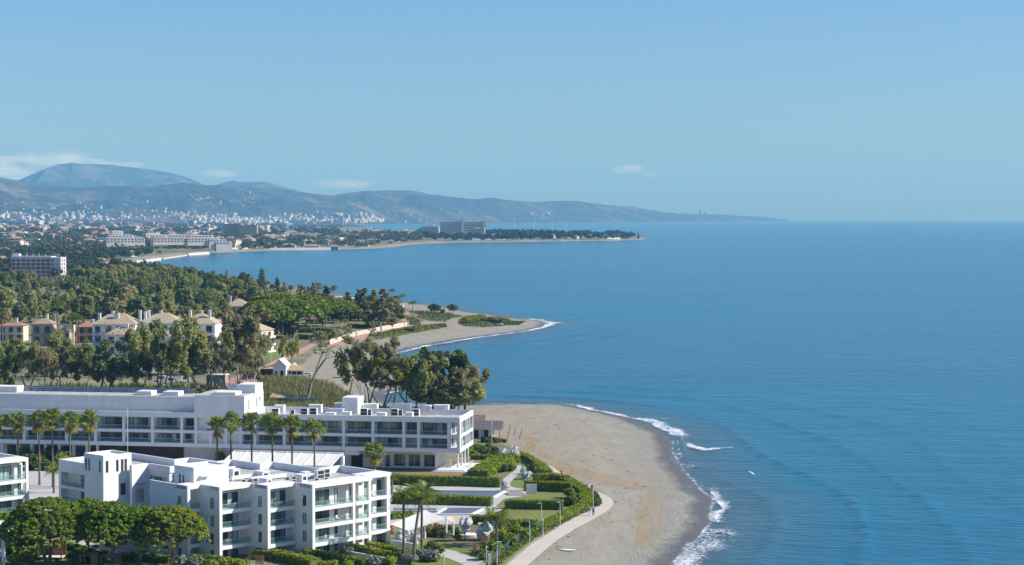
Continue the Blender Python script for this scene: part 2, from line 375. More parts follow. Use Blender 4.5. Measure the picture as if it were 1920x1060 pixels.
track = np.maximum.reduce([line_mask([(962, 836), (975, 845), (985, 858), (1010, 866), (1060, 880), (1110, 897), (1150, 906), (1200, 914)], 2.0, 1.2),
                           line_mask([(985, 820), (1004, 826), (985, 845)], 1.6, 1.0), line_mask([(992, 832), (1010, 850), (1050, 868), (1100, 884), (1150, 896), (1210, 908)], 1.1, 1.0),
                           0.75 * inside(X, Y, np.array([G(a, b_) for a, b_ in [(1198, 924), (1228, 922), (1222, 1018), (1190, 1018)]])),
                           0.7 * line_mask([(1222, 920), (1240, 940), (1238, 962), (1232, 1000)], 0.45, 0.5),
                           0.7 * line_mask([(1040, 868), (1090, 884), (1140, 900)], 0.35, 0.4)])
for q in range(14):
    rr_ = random.Random(q); x0_, y0_ = rr_.uniform(960, 1200), rr_.uniform(780, 900); pts_ = [(x0_ + k * rr_.uniform(14, 26), y0_ + k * rr_.uniform(-2, 6)) for k in range(6)]
    track = np.maximum(track, .6 * line_mask(pts_, .35, .4))
shing = np.clip((13 - SD) / 6, 0, 1) * np.clip((900 - pxg * 0) / 900, 0, 1)
shing = np.maximum(shing, np.clip(inside(X, Y, np.array([G(a, b_) for a, b_ in [(1215, 890), (1300, 880), (1330, 920), (1345, 1000), (1200, 1150), (1100, 1150), (1180, 1040), (1235, 1000), (1250, 950)]])) * 1.0, 0, 1))
structure(link('beach', sub_mesh('beach', FQ[land_face & sand_face], m_sand, {'shore': SD, 'track': track, 'shingle': shing})))
structure(link('ground', sub_mesh('ground', FQ[land_face & ~sand_face], m_ground)))

# ------------------------------------------------------------------ far hills and mountains
hill_rows = np.concatenate([np.arange(8800, 12000, 130), np.arange(12000, 21000, 75), np.arange(21000, 29500, 110)])
X, Y = polar_grid(-math.radians(20), math.radians(12), 620, hill_rows); Z, SD = height(X, Y); ZC = Z + drop(X, Y)
FQ = grid_faces(*X.shape)
m_hill, nt, b, o = nodes('wooded_hill')
f = noise(nt, 0.0022, 8, 0.68, coord='World'); f2 = noise(nt, 0.02, 4, 0.6, coord='World')
c = ramp(nt, f, [(0.35, (0.006, 0.016, 0.010)), (0.50, (0.026, 0.036, 0.02)), (0.63, (0.19, 0.165, 0.115))])
L(nt, mix(nt, 0.3, c, ramp(nt, f2, [(0.42, (0.005, 0.012, 0.008)), (0.62, (0.13, 0.12, 0.08))])), b.inputs['Base Color']); b.inputs['Roughness'].default_value = 1.0
bump(nt, b, noise(nt, 0.006, 7, 0.65, coord='World'), 1.0, 60)
structure(link('hills', sub_mesh('hills', FQ[(SD.ravel()[FQ] > -200).any(1)], m_hill)))

# ------------------------------------------------------------------ sea
sea_rows = list(dist_rows(1400, 520, 1.5)) + list(dist_rows(520, 424, 1.2)) + list(np.geomspace(9000, 33500, 60))
X, Y = polar_grid(-AZ, AZ, 760, sea_rows)
SD = sdf(X, Y, COAST)
off = -SD
# swell lines bend round the shore; they steepen a little near it
ph = off + 6 * np.sin(X / 37.0 + Y / 90.0) + 3 * np.sin(X / 13.0 - Y / 31.0)
amp = np.interp(off, [0, 6, 22, 60, 105, 400], [0.03, 0.14, 0.17, 0.09, 0.0, 0.0]) * (0.4 + 1.2 * vnoise(X / 45 + 3, Y / 60))
swell = amp * (np.maximum(0, np.sin(ph / 21.0 * 2 * math.pi)) ** 5 * 1.6)
swell = np.where(np.hypot(X, Y) < 1300, swell, 0)
sw2 = 0.035 * np.sin((X * 0.25 + Y * 0.97) / 2.2 + 2.5 * vnoise(X / 30, Y / 30)) * np.clip((900 - Y) / 500, 0, 1)
ZC = -1.0 + swell + sw2 * np.clip(off / 20, 0, 1) + drop(X, Y)
FQ = grid_faces(*X.shape)
keep = (SD.ravel()[FQ] < 40).any(1)
m_sea, nt, b, o = nodes('sea_water')
at = N(nt, 'ShaderNodeAttribute', attribute_name='shore'); sh = at.outputs['Fac']
w1 = noise(nt, 0.42, 5, 0.6, coord='World', stretch=(0.38, 1.0, 1, 0.18)); w2 = noise(nt, 0.09, 4, 0.6, coord='World', stretch=(0.4, 1.0, 1, -0.12)); w3 = noise(nt, 0.011, 3, 0.5, coord='World', stretch=(0.35, 1, 1))
slick = noise(nt, 0.0032, 5, 0.55, coord='World', stretch=(0.22, 1, 1, 0.05))
hgt = math_n(nt, 'ADD', math_n(nt, 'MULTIPLY', w1, 1.9), math_n(nt, 'MULTIPLY', w2, 2.6))
hgt = math_n(nt, 'ADD', hgt, math_n(nt, 'MULTIPLY', w3, 3.0))
bn = N(nt, 'ShaderNodeBump'); bn.inputs['Distance'].default_value = 1.0; L(nt, hgt, bn.inputs['Height'])
L(nt, ramp(nt, slick, [(0.38, (0.45, 0.45, 0.45)), (0.62, (0.85, 0.85, 0.85))]), bn.inputs['Strength']); L(nt, bn.outputs[0], b.inputs['Normal'])
deep = mix(nt, ramp(nt, slick, [(0.35, (0, 0, 0)), (0.65, (1, 1, 1))]), (0.0, 0.092, 0.18), (0.0, 0.158, 0.265))
shm = N(nt, 'ShaderNodeMapRange'); shm.inputs[1].default_value = -26.0; shm.inputs[2].default_value = -1.0; L(nt, sh, shm.inputs[0])
L(nt, mix(nt, shm.outputs[0], deep, (0.055, 0.10, 0.13)), b.inputs['Base Color'])
b.inputs['Roughness'].default_value = 0.16; b.inputs['IOR'].default_value = 1.33; b.inputs['Specular IOR Level'].default_value = 0.29
structure(link('sea', sub_mesh('sea', FQ[keep], m_sea, {'shore': SD})))

# ------------------------------------------------------------------ surf foam along the water's edge
m_foam, nt, b, o = nodes('surf_foam')
b.inputs['Base Color'].default_value = (0.82, 0.84, 0.86, 1); b.inputs['Roughness'].default_value = 0.7
at = N(nt, 'ShaderNodeAttribute', attribute_name='foam')
fn = noise(nt, 1.3, 7, 0.8, coord='World'); fn2 = noise(nt, 0.16, 4, 0.6, coord='World', stretch=(1, 0.7, 1))
a = math_n(nt, 'ADD', math_n(nt, 'MULTIPLY', math_n(nt, 'SUBTRACT', fn, 0.5), 2.6), math_n(nt, 'MULTIPLY', math_n(nt, 'SUBTRACT', fn2, 0.5), 1.2))
a = math_n(nt, 'ADD', a, math_n(nt, 'SUBTRACT', math_n(nt, 'MULTIPLY', at.outputs['Fac'], 0.86), 0.5))
a = math_n(nt, 'MULTIPLY', a, 2.6, clamp=True)
tb = N(nt, 'ShaderNodeBsdfTransparent'); mx = N(nt, 'ShaderNodeMixShader')
L(nt, a, mx.inputs[0]); L(nt, tb.outputs[0], mx.inputs[1]); L(nt, b.outputs[0], mx.inputs[2]); L(nt, mx.outputs[0], o.inputs[0])
def foam_strip(pts_px, name='surf_foam'):
    """pts: (px, py, half width towards land in m, half width towards sea in m, strength)"""
    P = np.array([G(a, b_, -1) + (w0, w1, s) for a, b_, w0, w1, s in pts_px])
    seg = np.r_[0, np.cumsum(np.hypot(*np.diff(P[:, :2], axis=0).T))]; n = max(8, int(seg[-1] / 1.2)); t = np.linspace(0, seg[-1], n)
    Q = np.stack([np.interp(t, seg, P[:, k]) for k in range(5)], -1)
    wob = (vnoise(t / 5.0 + P[0, 0], t * 0) - 0.5)
    T = np.gradient(Q[:, :2], axis=0); T /= np.linalg.norm(T, axis=1)[:, None]; Nn = np.stack([-T[:, 1], T[:, 0]], -1)
    V = []; Fm = []
    cols = np.linspace(-1, 1, 9)
    for c in cols:
        w = np.where(c < 0, c * Q[:, 3], c * Q[:, 2]) + wob * (Q[:, 2] + Q[:, 3]) * 0.35
        xy = Q[:, :2] + Nn * w[:, None]
        sdv = sdf(xy[:, 0], xy[:, 1], COAST)
        z = np.maximum(-1.0 + 0.10, -1 + np.clip(sdv / 22.0, -3, 1) + 0.05) + drop(xy[:, 0], xy[:, 1])
        z = np.where(sdv < -3, z + 0.34, z)
        V.append(np.c_[xy, z]); Fm.append(Q[:, 4] * (1 - abs(c) ** 2.2))
    V = np.concatenate(V); Fm = np.concatenate(Fm); i = np.arange(n * 9).reshape(9, n)
    Fq = np.stack([i[:-1, :-1], i[:-1, 1:], i[1:, 1:], i[1:, :-1]], -1).reshape(-1, 4)
    me = np_mesh(name, V, Fq, m_foam, True); at_ = me.attributes.new('foam', 'FLOAT', 'POINT'); at_.data.foreach_set('value', Fm.astype(np.float32))
    o_ = link(name, me); o_['kind'] = 'stuff'; return o_
f_ = [foam_strip([(1262, 1066, 2, 6, .8), (1283, 1042, 2, 7, .9), (1310, 1015, 2.5, 9, .85), (1335, 992, 2, 6, .55)]),
      foam_strip([(1300, 1030, 2, 4, .3), (1340, 1010, 3, 6, .62), (1375, 1003, 3, 5, .68)]),
      foam_strip([(1330, 980, 1.2, 3, .8), (1334, 968, 1.2, 3.4, .95), (1356, 954, 1, 1.8, .9), (1352, 944, 1.2, 2.4, .95), (1338, 926, 1, 2, .85), (1330, 912, 1, 2, .4)]),
      foam_strip([(1305, 905, 2, 6, .45), (1330, 915, 3, 8, .42), (1365, 925, 3, 6, .3)]),
      foam_strip([(1292, 833, 1, 1.2, .6), (1300, 840, 1.6, 2.6, 1), (1325, 846, 2.0, 3.6, 1), (1350, 844, 1.4, 2.6, .9), (1376, 841, .8, 1.2, .5)]),
      foam_strip([(1282, 886, 1, 4, .35), (1268, 862, 1, 7, .42), (1268, 838, 1, 5, .5), (1278, 822, 1, 3, .8), (1262, 814, 2, 4, 1), (1245, 803, 2, 4, 1), (1225, 794, 2, 3.5, 1), (1195, 786, 1.6, 3, .9), (1150, 777, 1.2, 2.6, .9), (1100, 767, 1, 3.2, .9), (1085, 762, 1, 3, .85), (1060, 758.5, 1, 2.2, .7), (1010, 757, 1, 1.6, .5)]),
      foam_strip([(1225, 785, 1, 2.5, .65), (1265, 788, 1, 2.5, .55)]),
      foam_strip([(900, 757.5, 1, 2.5, .75), (945, 757, 1, 2.5, .7), (985, 757, 1, 2, .35)]),
      foam_strip([(1405, 887.5, .4, .6, .9), (1411, 890.5, .5, .7, .9), (1417, 894, .3, .5, .6)]),
      foam_strip([(1012, 737.5, .8, 1.5, .5), (1040, 738, .8, 1.5, .5)]),
      foam_strip([(735, 664, 1, 3, .7), (770, 656, 1.5, 4, .9), (800, 648.5, 1.5, 5.5, 1), (830, 644, 1.5, 5, 1), (880, 635, 1.2, 4, .95), (930, 628.5, 1.2, 3.5, .9), (985, 621.5, 1.2, 4, .9), (1015, 614.5, 1.5, 5, 1), (1033, 607.5, 3, 7, 1.05), (1020, 602.5, 2, 5, .7), (1000, 600, 2, 5, .9), (985, 598.5, 2, 4, .6)]),
      foam_strip([(1269, 1060, .5, 1.2, .75), (1281, 1042, .5, 1.2, .75), (1308, 1009, .5, 1.2, .75), (1330, 983, .5, 1.2, .7), (1333, 957, .5, 1.0, .7), (1336, 934, .5, 1.0, .7), (1310, 917, .5, 1.0, .6), (1297, 900, .5, 1.0, .6), (1276, 876, .5, 1.2, .62), (1260, 846, .5, 1.2, .62), (1260, 828, .5, 1.2, .66)]),
      foam_strip([(1286, 1050, 1, 9, .3), (1315, 1020, 1, 12, .36), (1345, 1000, 1, 9, .3), (1362, 985, 1, 6, .2)]),
      foam_strip([(716, 739, .8, 2.5, .8), (745, 734, .8, 2.5, .8), (780, 732.5, .8, 2.5, .6)])]
for i, o_ in enumerate(f_): o_['label'] = 'white surf foam'

# ------------------------------------------------------------------ air: one closed box of even haze
m_haze = bpy.data.materials.new('air_haze'); m_haze.use_nodes = True; nt = m_haze.node_tree; nt.nodes.clear()
out = nt.nodes.new('ShaderNodeOutputMaterial'); pv = nt.nodes.new('ShaderNodeVolumePrincipled')
pv.inputs['Color'].default_value = (0.185, 0.53, 0.96, 1); pv.inputs['Absorption Color'].default_value = (0.48, 0.65, 1.0, 1); pv.inputs['Density'].default_value = HAZE_DENSITY; pv.inputs['Anisotropy'].default_value = 0.0
nt.links.new(pv.outputs[0], out.inputs['Volume'])
hz = MB().box(-17000, 17000, -1200, 34500, -92, 880).build('haze', m_haze); hz['kind'] = 'stuff'
# ------------------------------------------------------------------ shared building materials
m_white = plain('white_render', (0.69, 0.685, 0.675), 0.8, 0.07, 0.5)
def streaked(name, c):
    m, nt, b, o = nodes(name); f = noise(nt, .5, 5, .6); st = noise(nt, 1.4, 4, .65, stretch=(1, 1, .07)); big = noise(nt, .07, 3, .5)
    base = ramp(nt, f, [(.3, tuple(x * .93 for x in c)), (.7, tuple(x * 1.05 for x in c))])
    base = mix(nt, ramp(nt, st, [(.5, (0, 0, 0)), (.75, (.5, .5, .5))]), base, tuple(x * k for x, k in zip(c, (.74, .72, .68)))); base = mix(nt, ramp(nt, big, [(.4, (0, 0, 0)), (.7, (.35, .35, .35))]), base, tuple(x * .86 for x in c))
    L(nt, base, b.inputs['Base Color']); b.inputs['Roughness'].default_value = .8; b.inputs['Specular IOR Level'].default_value = .3; return m
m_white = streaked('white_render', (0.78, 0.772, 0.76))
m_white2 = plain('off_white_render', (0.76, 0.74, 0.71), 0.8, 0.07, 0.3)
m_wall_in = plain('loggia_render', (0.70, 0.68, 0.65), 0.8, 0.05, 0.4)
m_roofgrey = plain('roof_membrane', (0.43, 0.415, 0.39), 0.9, 0.22, 0.5)
m_frame = plain('dark_window_frame', (0.05, 0.05, 0.055), 0.5, 0.1)
m_metal = plain('pale_metal', (0.62, 0.63, 0.64), 0.4, 0.08, 2.0, metal=0.6)
m_dark = plain('dark_grille', (0.025, 0.026, 0.03), 0.6, 0.2, 3.0)
m_brown = plain('brown_brick', (0.10, 0.065, 0.05), 0.85, 0.25, 1.5)
m_unit = plain('cooler_casing', (0.70, 0.70, 0.68), 0.5, 0.08, 1.0)
m_wood = plain('timber', (0.28, 0.15, 0.08), 0.7, 0.25, 2.5)
def glass_mat(name, c, rough=0.06):
    m, nt, b, o = nodes(name)
    st = noise(nt, 1.3, 2, 0.5, stretch=(3.0, 3.0, 0.05))
    L(nt, ramp(nt, st, [(0.35, tuple(x * 0.55 for x in c)), (0.65, tuple(min(1, x * 1.5) for x in c))]), b.inputs['Base Color'])
    b.inputs['Roughness'].default_value = rough; b.inputs['IOR'].default_value = 1.5; b.inputs['Coat Weight'].default_value = 0.3; b.inputs['Coat Roughness'].default_value = 0.03
    return m
m_gdark = glass_mat('window_glass_dark', (0.03, 0.05, 0.058))
m_gteal = glass_mat('window_glass_teal', (0.085, 0.155, 0.155))
m_gcurt = glass_mat('window_glass_with_curtain', (0.30, 0.38, 0.36))
GL = [m_gdark, m_gteal, m_gteal, m_gcurt, m_gcurt]
m_bal, nt, b, o = nodes('balustrade_glass')
b.inputs['Base Color'].default_value = (0.22, 0.33, 0.33, 1); b.inputs['Roughness'].default_value = 0.05
tb = N(nt, 'ShaderNodeBsdfTransparent'); tb.inputs[0].default_value = (0.88, 0.95, 0.94, 1); mx = N(nt, 'ShaderNodeMixShader'); mx.inputs[0].default_value = 0.16
L(nt, tb.outputs[0], mx.inputs[1]); L(nt, b.outputs[0], mx.inputs[2]); L(nt, mx.outputs[0], o.inputs[0])

def oriented(face, a, w0, w1, q0, q1, z0, z1, mb):
    """box on a wall: a = the wall's plane, w along the wall, q outwards from it"""
    if face == '-y': mb.box(w0, w1, a - q1, a - q0, z0, z1)
    elif face == '+y': mb.box(w0, w1, a + q0, a + q1, z0, z1)
    elif face == '-x': mb.box(a - q1, a - q0, w0, w1, z0, z1)
    else: mb.box(a + q0, a + q1, w0, w1, z0, z1)
def window(parent, face, a, w0, w1, z0, z1, n=1, r=rnd, mats=None, name='window', fm=None):
    """window > frame bars in one mesh, each pane a child"""
    t = 0.07; mb = MB()
    oriented(face, a, w0, w1, 0.004, 0.07, z0, z0 + t, mb); oriented(face, a, w0, w1, 0.004, 0.07, z1 - t, z1, mb)
    for k in range(n + 1):
        x = w0 + (w1 - w0 - t) * k / n; oriented(face, a, x, x + t, 0.004, 0.07, z0 + t, z1 - t, mb)
    wo_ = mb.build(name, fm or m_frame, parent)
    for k in range(n):
        x = w0 + (w1 - w0 - t) * k / n; pb = MB(); oriented(face, a, x + t, x + (w1 - w0 - t) / n, 0.008, 0.03, z0 + t, z1 - t, pb)
        pb.build('pane', r.choice(mats or GL), wo_)
    return wo_
def balustrade(parent, face, a, w0, w1, z, h=1.0, rail=True):
    mb = MB(); oriented(face, a, w0, w1, 0.0, 0.025, z, z + h - 0.05, mb); g = mb.build('glass_panel', m_bal, parent)
    mb = MB(); oriented(face, a, w0, w1, -0.02, 0.05, z + h - 0.05, z + h, mb); mb.build('handrail', m_metal, g)

# ------------------------------------------------------------------ staggered white apartment block in the foreground
ROT = math.atan2(.723, .690)
FO = G(412, 1052, 0)
apt = empty('apartment_block', 'four storey white apartment block in staggered steps behind the stone pines', 'building', (FO[0], FO[1], drop(*FO)), ROT)
ZR = 12.35; FL = [0.0, 2.35, 5.35, 8.35]; TH = 0.62
body = [(-2.3, 16), (-2.3, 7.2), (.4, 7.2), (.4, 2.0), (7.1, 2.0), (7.1, -2.4), (13, -2.4), (13, -7.0), (26, -7.0), (26, -5), (32.3, -5), (32.3, 6.4), (27, 6.4), (27, 19), (23.7, 19), (23.7, 27), (20, 27), (20, 35),
        (16.3, 35), (16.3, 54.5), (5.3, 54.5), (5.3, 41.3), (7.0, 41.3), (7.0, 35.25), (9.6, 35.25), (9.6, 27.3), (11.5, 27.3), (11.5, 16)]
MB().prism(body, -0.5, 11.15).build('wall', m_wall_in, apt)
MB().prism([(x, y) for x, y in body], 11.152, 11.17).build('roof_surface', m_roofgrey, apt)
par = MB()
def parapet(u0, v0, u1, v1, z0=11.17, z1=ZR, t=0.4):
    par.box(min(u0, u1) - (t / 2 if u0 == u1 else 0), max(u0, u1) + (t / 2 if u0 == u1 else 0), min(v0, v1) - (t / 2 if v0 == v1 else 0), max(v0, v1) + (t / 2 if v0 == v1 else 0), z0, z1)
for u0, v0, u1, v1 in [(32.1, -3.4, 32.1, 6.2), (26.8, 6.2, 31.9, 6.2), (26.8, 6.4, 26.8, 18.8), (23.5, 18.8, 26.6, 18.8), (23.5, 19, 23.5, 26.8), (19.8, 26.8, 23.3, 26.8), (19.8, 27, 19.8, 34.8), (16.1, 34.8, 19.6, 34.8), (16.1, 35, 16.1, 54.3),
                       (9.8, 27.5, 9.8, 33.3), (9.6, 27.3, 15.5, 27.3), (5.5, 41.6, 5.5, 54.3), (5.7, 54.3, 15.9, 54.3)]:
    parapet(u0, v0, u1, v1, z1=ZR if u0 > 6 else 11.75)
par.build('parapet', m_white, apt)
# solid side walls that face the pines (shaded flank)
sw = MB()
for u, v0, v1 in [(-2.3, 5.2, 16.0), (.4, 0.35, 7.2), (7.1, -4.05, 2.0), (13.0, -8.65, -2.4)]:
    sw.box(u - 0.38, u - 0.003, v0, v1, -0.5, ZR - 0.01)
sw.box(-2.3, 11.4, 15.62, 15.997, -0.5, 11.6)
sw.build('flank_wall', m_white, apt)
bays = [(-2.3, 0.0, 5.2, 2), (.4, 6.7, 0.0, 4), (7.1, 12.6, -4.4, 4), (13.0, 22.3, -9.0, 4), (22.3, 26.0, -9.0, 2), (26.2, 32.3, -7.0, 3)]
col = MB(); can = MB()
for u in [(-2.3, 5.2), (.4, 0), (7.1, -4.4), (13, -9), (22.05, -9), (25.7, -9), (31.8, -7)]:
    col = MB(); col.box(u[0] - 0.385, u[0] + 0.18, u[1] - 0.02, u[1] + 0.46, -0.5, ZR - 0.02); col.build('column', m_white, apt)
MB().box(29.3, 30.3, -5.6, -5.0, -0.5, 11.7).build('column', m_white, apt)
for i, (u0, u1, v, n) in enumerate(bays):
    dpt = 2.0
    u1e = u1 if i not in (4,) else u1
    cb = MB(); cb.box(u0 - 0.38 if i != 4 else u0 + .0, u1 + (0.18 if i in (4,) else 0), v - 0.03, v + 3.3, ZR - 0.65, ZR); cb.build('roof_canopy', m_white, apt)
    for f, z in enumerate(FL):
        if f:
            sb = MB(); sb.box(u0 + 0.18, u1, v + 0.0, v + dpt, z - TH, z); sb.build('slab', m_white, apt)
            balustrade(apt, '-y', v + 0.12, u0 + 0.2, u1 - 0.02, z)
        top = (z + 2.45) if f < 3 else z + 2.55
        if f == 0: top = 1.68
        w1 = min(u0 + 5.0, u1 - 0.5) if i != 5 else u0 + 2.9
        if i in (0, 4): w1 = u1 - 0.9
        wm = [m_gdark, m_gteal, m_gdark] if (i == 3 and f >= 2) else GL
        window(apt, '-y', v + dpt, u0 + 0.45, w1, z + 0.03, top, n, mats=wm)
        if i == 3: window(apt, '-y', v + dpt, u0 + 6.2, u0 + 6.9, z + 0.03, top, 1)
        if i == 5: window(apt, '-y', v + dpt, u0 + 4.6, u0 + 5.6, z + 0.03, top, 1)
# partition walls inside the wide right-hand loggia
for f, z in enumerate(FL):
    zt = (FL[f + 1] - TH) if f < 3 else ZR - 0.65
    for a_ in ((20.6, 21.9, -7.6, -7.003), (23.6, 24.5, -8.3, -7.003), (32.0, 32.3, -6.9, -5.003)): MB().box(*a_, z, zt).build('partition_wall', m_wall_in, apt)
# slim windows with white shutter boxes in the flanks
for u, v in [(-2.68, 7.0), (.02, 1.6), (6.72, -2.8), (12.62, -7.4)]:
    for f, z in enumerate(FL):
        window(apt, '-x', u, v, v + 0.75, z + 0.25, z + (2.0 if f else 1.6), 1)
        if f:
            mb = MB(); mb.box(u - 0.30, u - 0.005, v + 0.8, v + 1.25, z + 0.15, z + (1.3 if f == 3 else 1.8)); mb.build('shutter', m_white, apt)
# stair penthouse, framed terrace and slit-window tower
ph_ = MB(); ph_.box(0.5, 7.9, 7.7, 13.2, 11.17, 14.55); ph_.box(0.5, 7.9, 7.7, 8.0, 14.55, 14.85); ph_.box(0.5, 7.9, 12.9, 13.2, 14.55, 14.85); ph_.box(0.5, 0.8, 8.0, 12.9, 14.55, 14.85); ph_.box(7.6, 7.9, 8.0, 12.9, 14.55, 14.85)
pt = ph_.build('penthouse', m_white, apt)
window(apt, '-x', 0.5, 11.4, 11.8, 11.9, 13.4, 1); window(apt, '-x', 0.5, 10.4, 10.8, 11.9, 13.3, 1)
MB().box(1.6, 3.6, 6.9, 7.697, 13.25, 13.4).build('door_canopy', m_white, apt)
for k in (0, 1): MB().box(1.8 + 0.85 * k, 2.5 + 0.85 * k, 7.62, 7.697, 11.3, 13.1).build('louvre_door', m_white2, apt)
fr = MB(); fr.box(5.8, 9.6, 33.4, 34.1, 8.9, ZR); fr.box(5.8, 6.5, 33.38, 34.1, -0.5, 8.897); fr.box(8.9, 9.6, 33.4, 34.1, -0.5, 8.897)
fr.build('terrace_frame', m_white, apt)
for z in (5.35, 8.35): MB().box(6.1, 9.6, 34.103, 35.19, z - TH, z).build('slab', m_white, apt)
tw = MB(); tw.box(.9, 7.0, 35.2, 41.3, -0.5, 14.0)
for a_ in [(.9, 7.0, 35.2, 35.5), (.9, 7.0, 41.0, 41.3), (.9, 1.2, 35.5, 41.0), (6.7, 7.0, 35.5, 41.0)]: tw.box(*a_, 14.0, 14.4)
tw.build('stair_tower', m_white, apt)
for u in (1.5, 3.7, 4.75, 5.5): window(apt, '-y', 35.2, u, u + 0.45, 11.3, 13.4, 1, mats=[m_gdark])
for v in (36.0, 39.4, 40.4): window(apt, '-x', .9, v, v + 0.42, 11.3, 13.4, 1, mats=[m_gdark])
window(apt, '-y', 35.2, 4.6, 5.6, 6.9, 9.0, 1, mats=[m_gdark])
lb = MB(); lb.box(4.0, 5.297, 41.32, 45.0, -0.5, 11.75); lb.box(4.0, 5.297, 53.7, 54.5, -0.5, 11.75); lb.box(4.0, 5.297, 45.0, 53.7, 9.5, 11.75); lb.box(4.0, 5.297, 45.0, 53.7, 6.4, 6.95); lb.box(4.0, 5.297, 45, 53.7, 3.4, 3.95)
lb.build('loggia_frame', m_white, apt)
for z in (3.95, 6.95):
    window(apt, '-x', 5.3, 45.2, 49.0, z + 0.05, z + 2.2, 3); balustrade(apt, '-x', 4.25, 45.0, 53.7, z)
window(apt, '-x', 11.5, 18, 25, 8.5, 10.6, 4); window(apt, '-x', 9.6, 28.2, 33.0, 8.3, 10.2, 3)
# rooftop plant of the apartment block: each cooler, duct and pipe is a thing
def rooftop(parent_o, rot, lu, lv, z):
    c, s = math.cos(rot), math.sin(rot); return (parent_o.location.x + lu * c - lv * s, parent_o.location.y + lu * s + lv * c, z + parent_o.location.z)
def make_cooler(name, w=0.95, d=0.4, h=1.3, fans=2):
    me = MB().box(-w / 2, w / 2, -d / 2, d / 2, 0.08, h).box(-w / 2 + .05, w / 2 - .05, -d / 2 + .05, d / 2 - .05, 0, 0.08).mesh(name + '_casing', m_unit)
    gb = MB()
    for k in range(fans):
        zc = 0.08 + (h - 0.08) * (k + 0.5) / fans; r = min(w, (h) / fans) * 0.40
        gb.add([(r * math.cos(a) , -d / 2 - 0.02, zc + r * math.sin(a)) for a in [i * math.pi / 6 for i in range(12)]], [tuple(range(12))])
        gb.box(-w * 0.42, w * 0.42, -d / 2 - 0.018, -d / 2 - 0.003, zc - r, zc + r)
    return me, gb.mesh(name + '_grille', m_dark)
COOL = [make_cooler('tall_cooler'), make_cooler('small_cooler', 0.9, 0.4, 0.75, 1), make_cooler('large_cooler', 1.7, 0.9, 1.6, 2)]
def cooler(loc, rot, kind, label, group):
    o = empty('rooftop_cooler', label, 'air conditioner', loc, rot, group)
    link('casing', COOL[kind][0], o); link('fan_grille', COOL[kind][1], o); return o
g = 'air conditioners on the roof of the foreground block'
for u, v, k, ro, lb_ in [(3.2, 5.9, 1, 0, 'low white air conditioner in front of the penthouse door, nearer the shaded flank'), (4.6, 5.7, 1, 0, 'low white air conditioner in front of the penthouse, right of its door'),
                         (7.0, 4.2, 0, 0, 'dark fronted air conditioner beside the penthouse, first of the row from the left'), (8.1, 4.0, 0, 0, 'dark fronted air conditioner beside the penthouse, second of the row'),
                         (9.3, 3.8, 0, 0, 'dark fronted air conditioner beside the penthouse, third of the row'), (10.4, 3.6, 0, 0, 'dark fronted air conditioner beside the penthouse, last of the row'),
                         (15.3, 1.0, 0, 0, 'white air conditioner with two dark fans in the middle of the foreground roof'), (16.7, 0.9, 0, 0, 'white air conditioner right of the twin fan one in mid roof'),
                         (23.2, 1.6, 2, 0, 'large grey air conditioner near the right end of the foreground roof'), (25.0, 2.2, 2, 0, 'large blue-grey air conditioner at the right end of the foreground roof'),
                         (20.2, -1.0, 1, 0, 'pale green low air conditioner behind the right-hand canopy'), (22.0, -1.4, 1, 0, 'small white air conditioner beside the right-hand canopy')]:
    cooler(rooftop(apt, ROT, u, v, 11.18), ROT + ro, k, lb_, g)
def duct(lu0, lv0, lu1, lv1, w, h, z0, label, base=apt, rot=ROT, cat='duct', mat=None, group=None, name='roof_duct'):
    p = rooftop(base, rot, (lu0 + lu1) / 2, (lv0 + lv1) / 2, z0); a = math.atan2(lv1 - lv0, lu1 - lu0); ln = math.hypot(lu1 - lu0, lv1 - lv0)
    mb = MB(); mb.box(-ln / 2, ln / 2, -w / 2, w / 2, 0.25, 0.25 + h)
    for k in range(int(ln / 2.0) + 1):
        x = -ln / 2 + 0.2 + (ln - 0.4) * k / max(1, int(ln / 2.0)); mb.box(x - 0.05, x + 0.05, -w / 2 - 0.03, w / 2 + 0.03, 0, 0.25 + h + 0.03)
    o = mb.build(name, mat or m_white, None, loc=p, rot=(0, 0, rot + a)); tag(o, label, cat, group); return o
gd = 'white ducts on the foreground roof'
duct(12.5, 7.5, 20.0, 7.0, 0.7, 0.6, 11.18, 'long white duct running across the middle of the foreground roof', group=gd)
duct(11.0, 11.0, 17.5, 11.0, 0.6, 0.55, 11.18, 'white duct behind the penthouse on the foreground roof', group=gd)
duct(20.5, 4.5, 27.0, 3.6, 0.6, 0.5, 11.18, 'white duct leading to the large coolers at the roof end', group=gd)
duct(12.5, 21.0, 19.5, 21.0, 0.6, 0.6, 11.18, 'white duct on the roof left of the penthouse', group=gd)
def vent_box(u, v, w, d, h, label):
    mb = MB(); mb.box(-w / 2, w / 2, -d / 2, d / 2, 0, h); mb.box(-w / 2 - .08, w / 2 + .08, -d / 2 - .08, d / 2 + .08, h, h + .12)
    o = empty('vent_housing', label, 'vent', rooftop(apt, ROT, u, v, 11.18), ROT, 'vent housings on the foreground roof')
    mb.build('casing', m_white, o); MB().box(-w * .3, w * .3, -d / 2 - .02, -d / 2 - .004, h * .3, h * .8).build('louvre', m_dark, o)
for a_ in [(12.2, 3.0, 1.2, 2.2, 1.1, 'white vent housing with a dark slanted louvre beside the penthouse coolers'), (19.0, 1.6, 1.2, 2.0, 1.2, 'white vent housing in the centre right of the foreground roof'),
           (14.0, 14.0, 1.6, 1.4, 1.5, 'tall white vent housing behind the penthouse'), (17.0, 10.0, 1.6, 2.4, 1.2, 'wide white vent housing by the long duct'), (13.0, 26.0, 1.6, 1.6, 1.4, 'white vent housing near the framed terrace'),
           (22.5, 4.6, 1.3, 1.3, 1.0, 'small white vent housing next to the large coolers')]: vent_box(*a_)
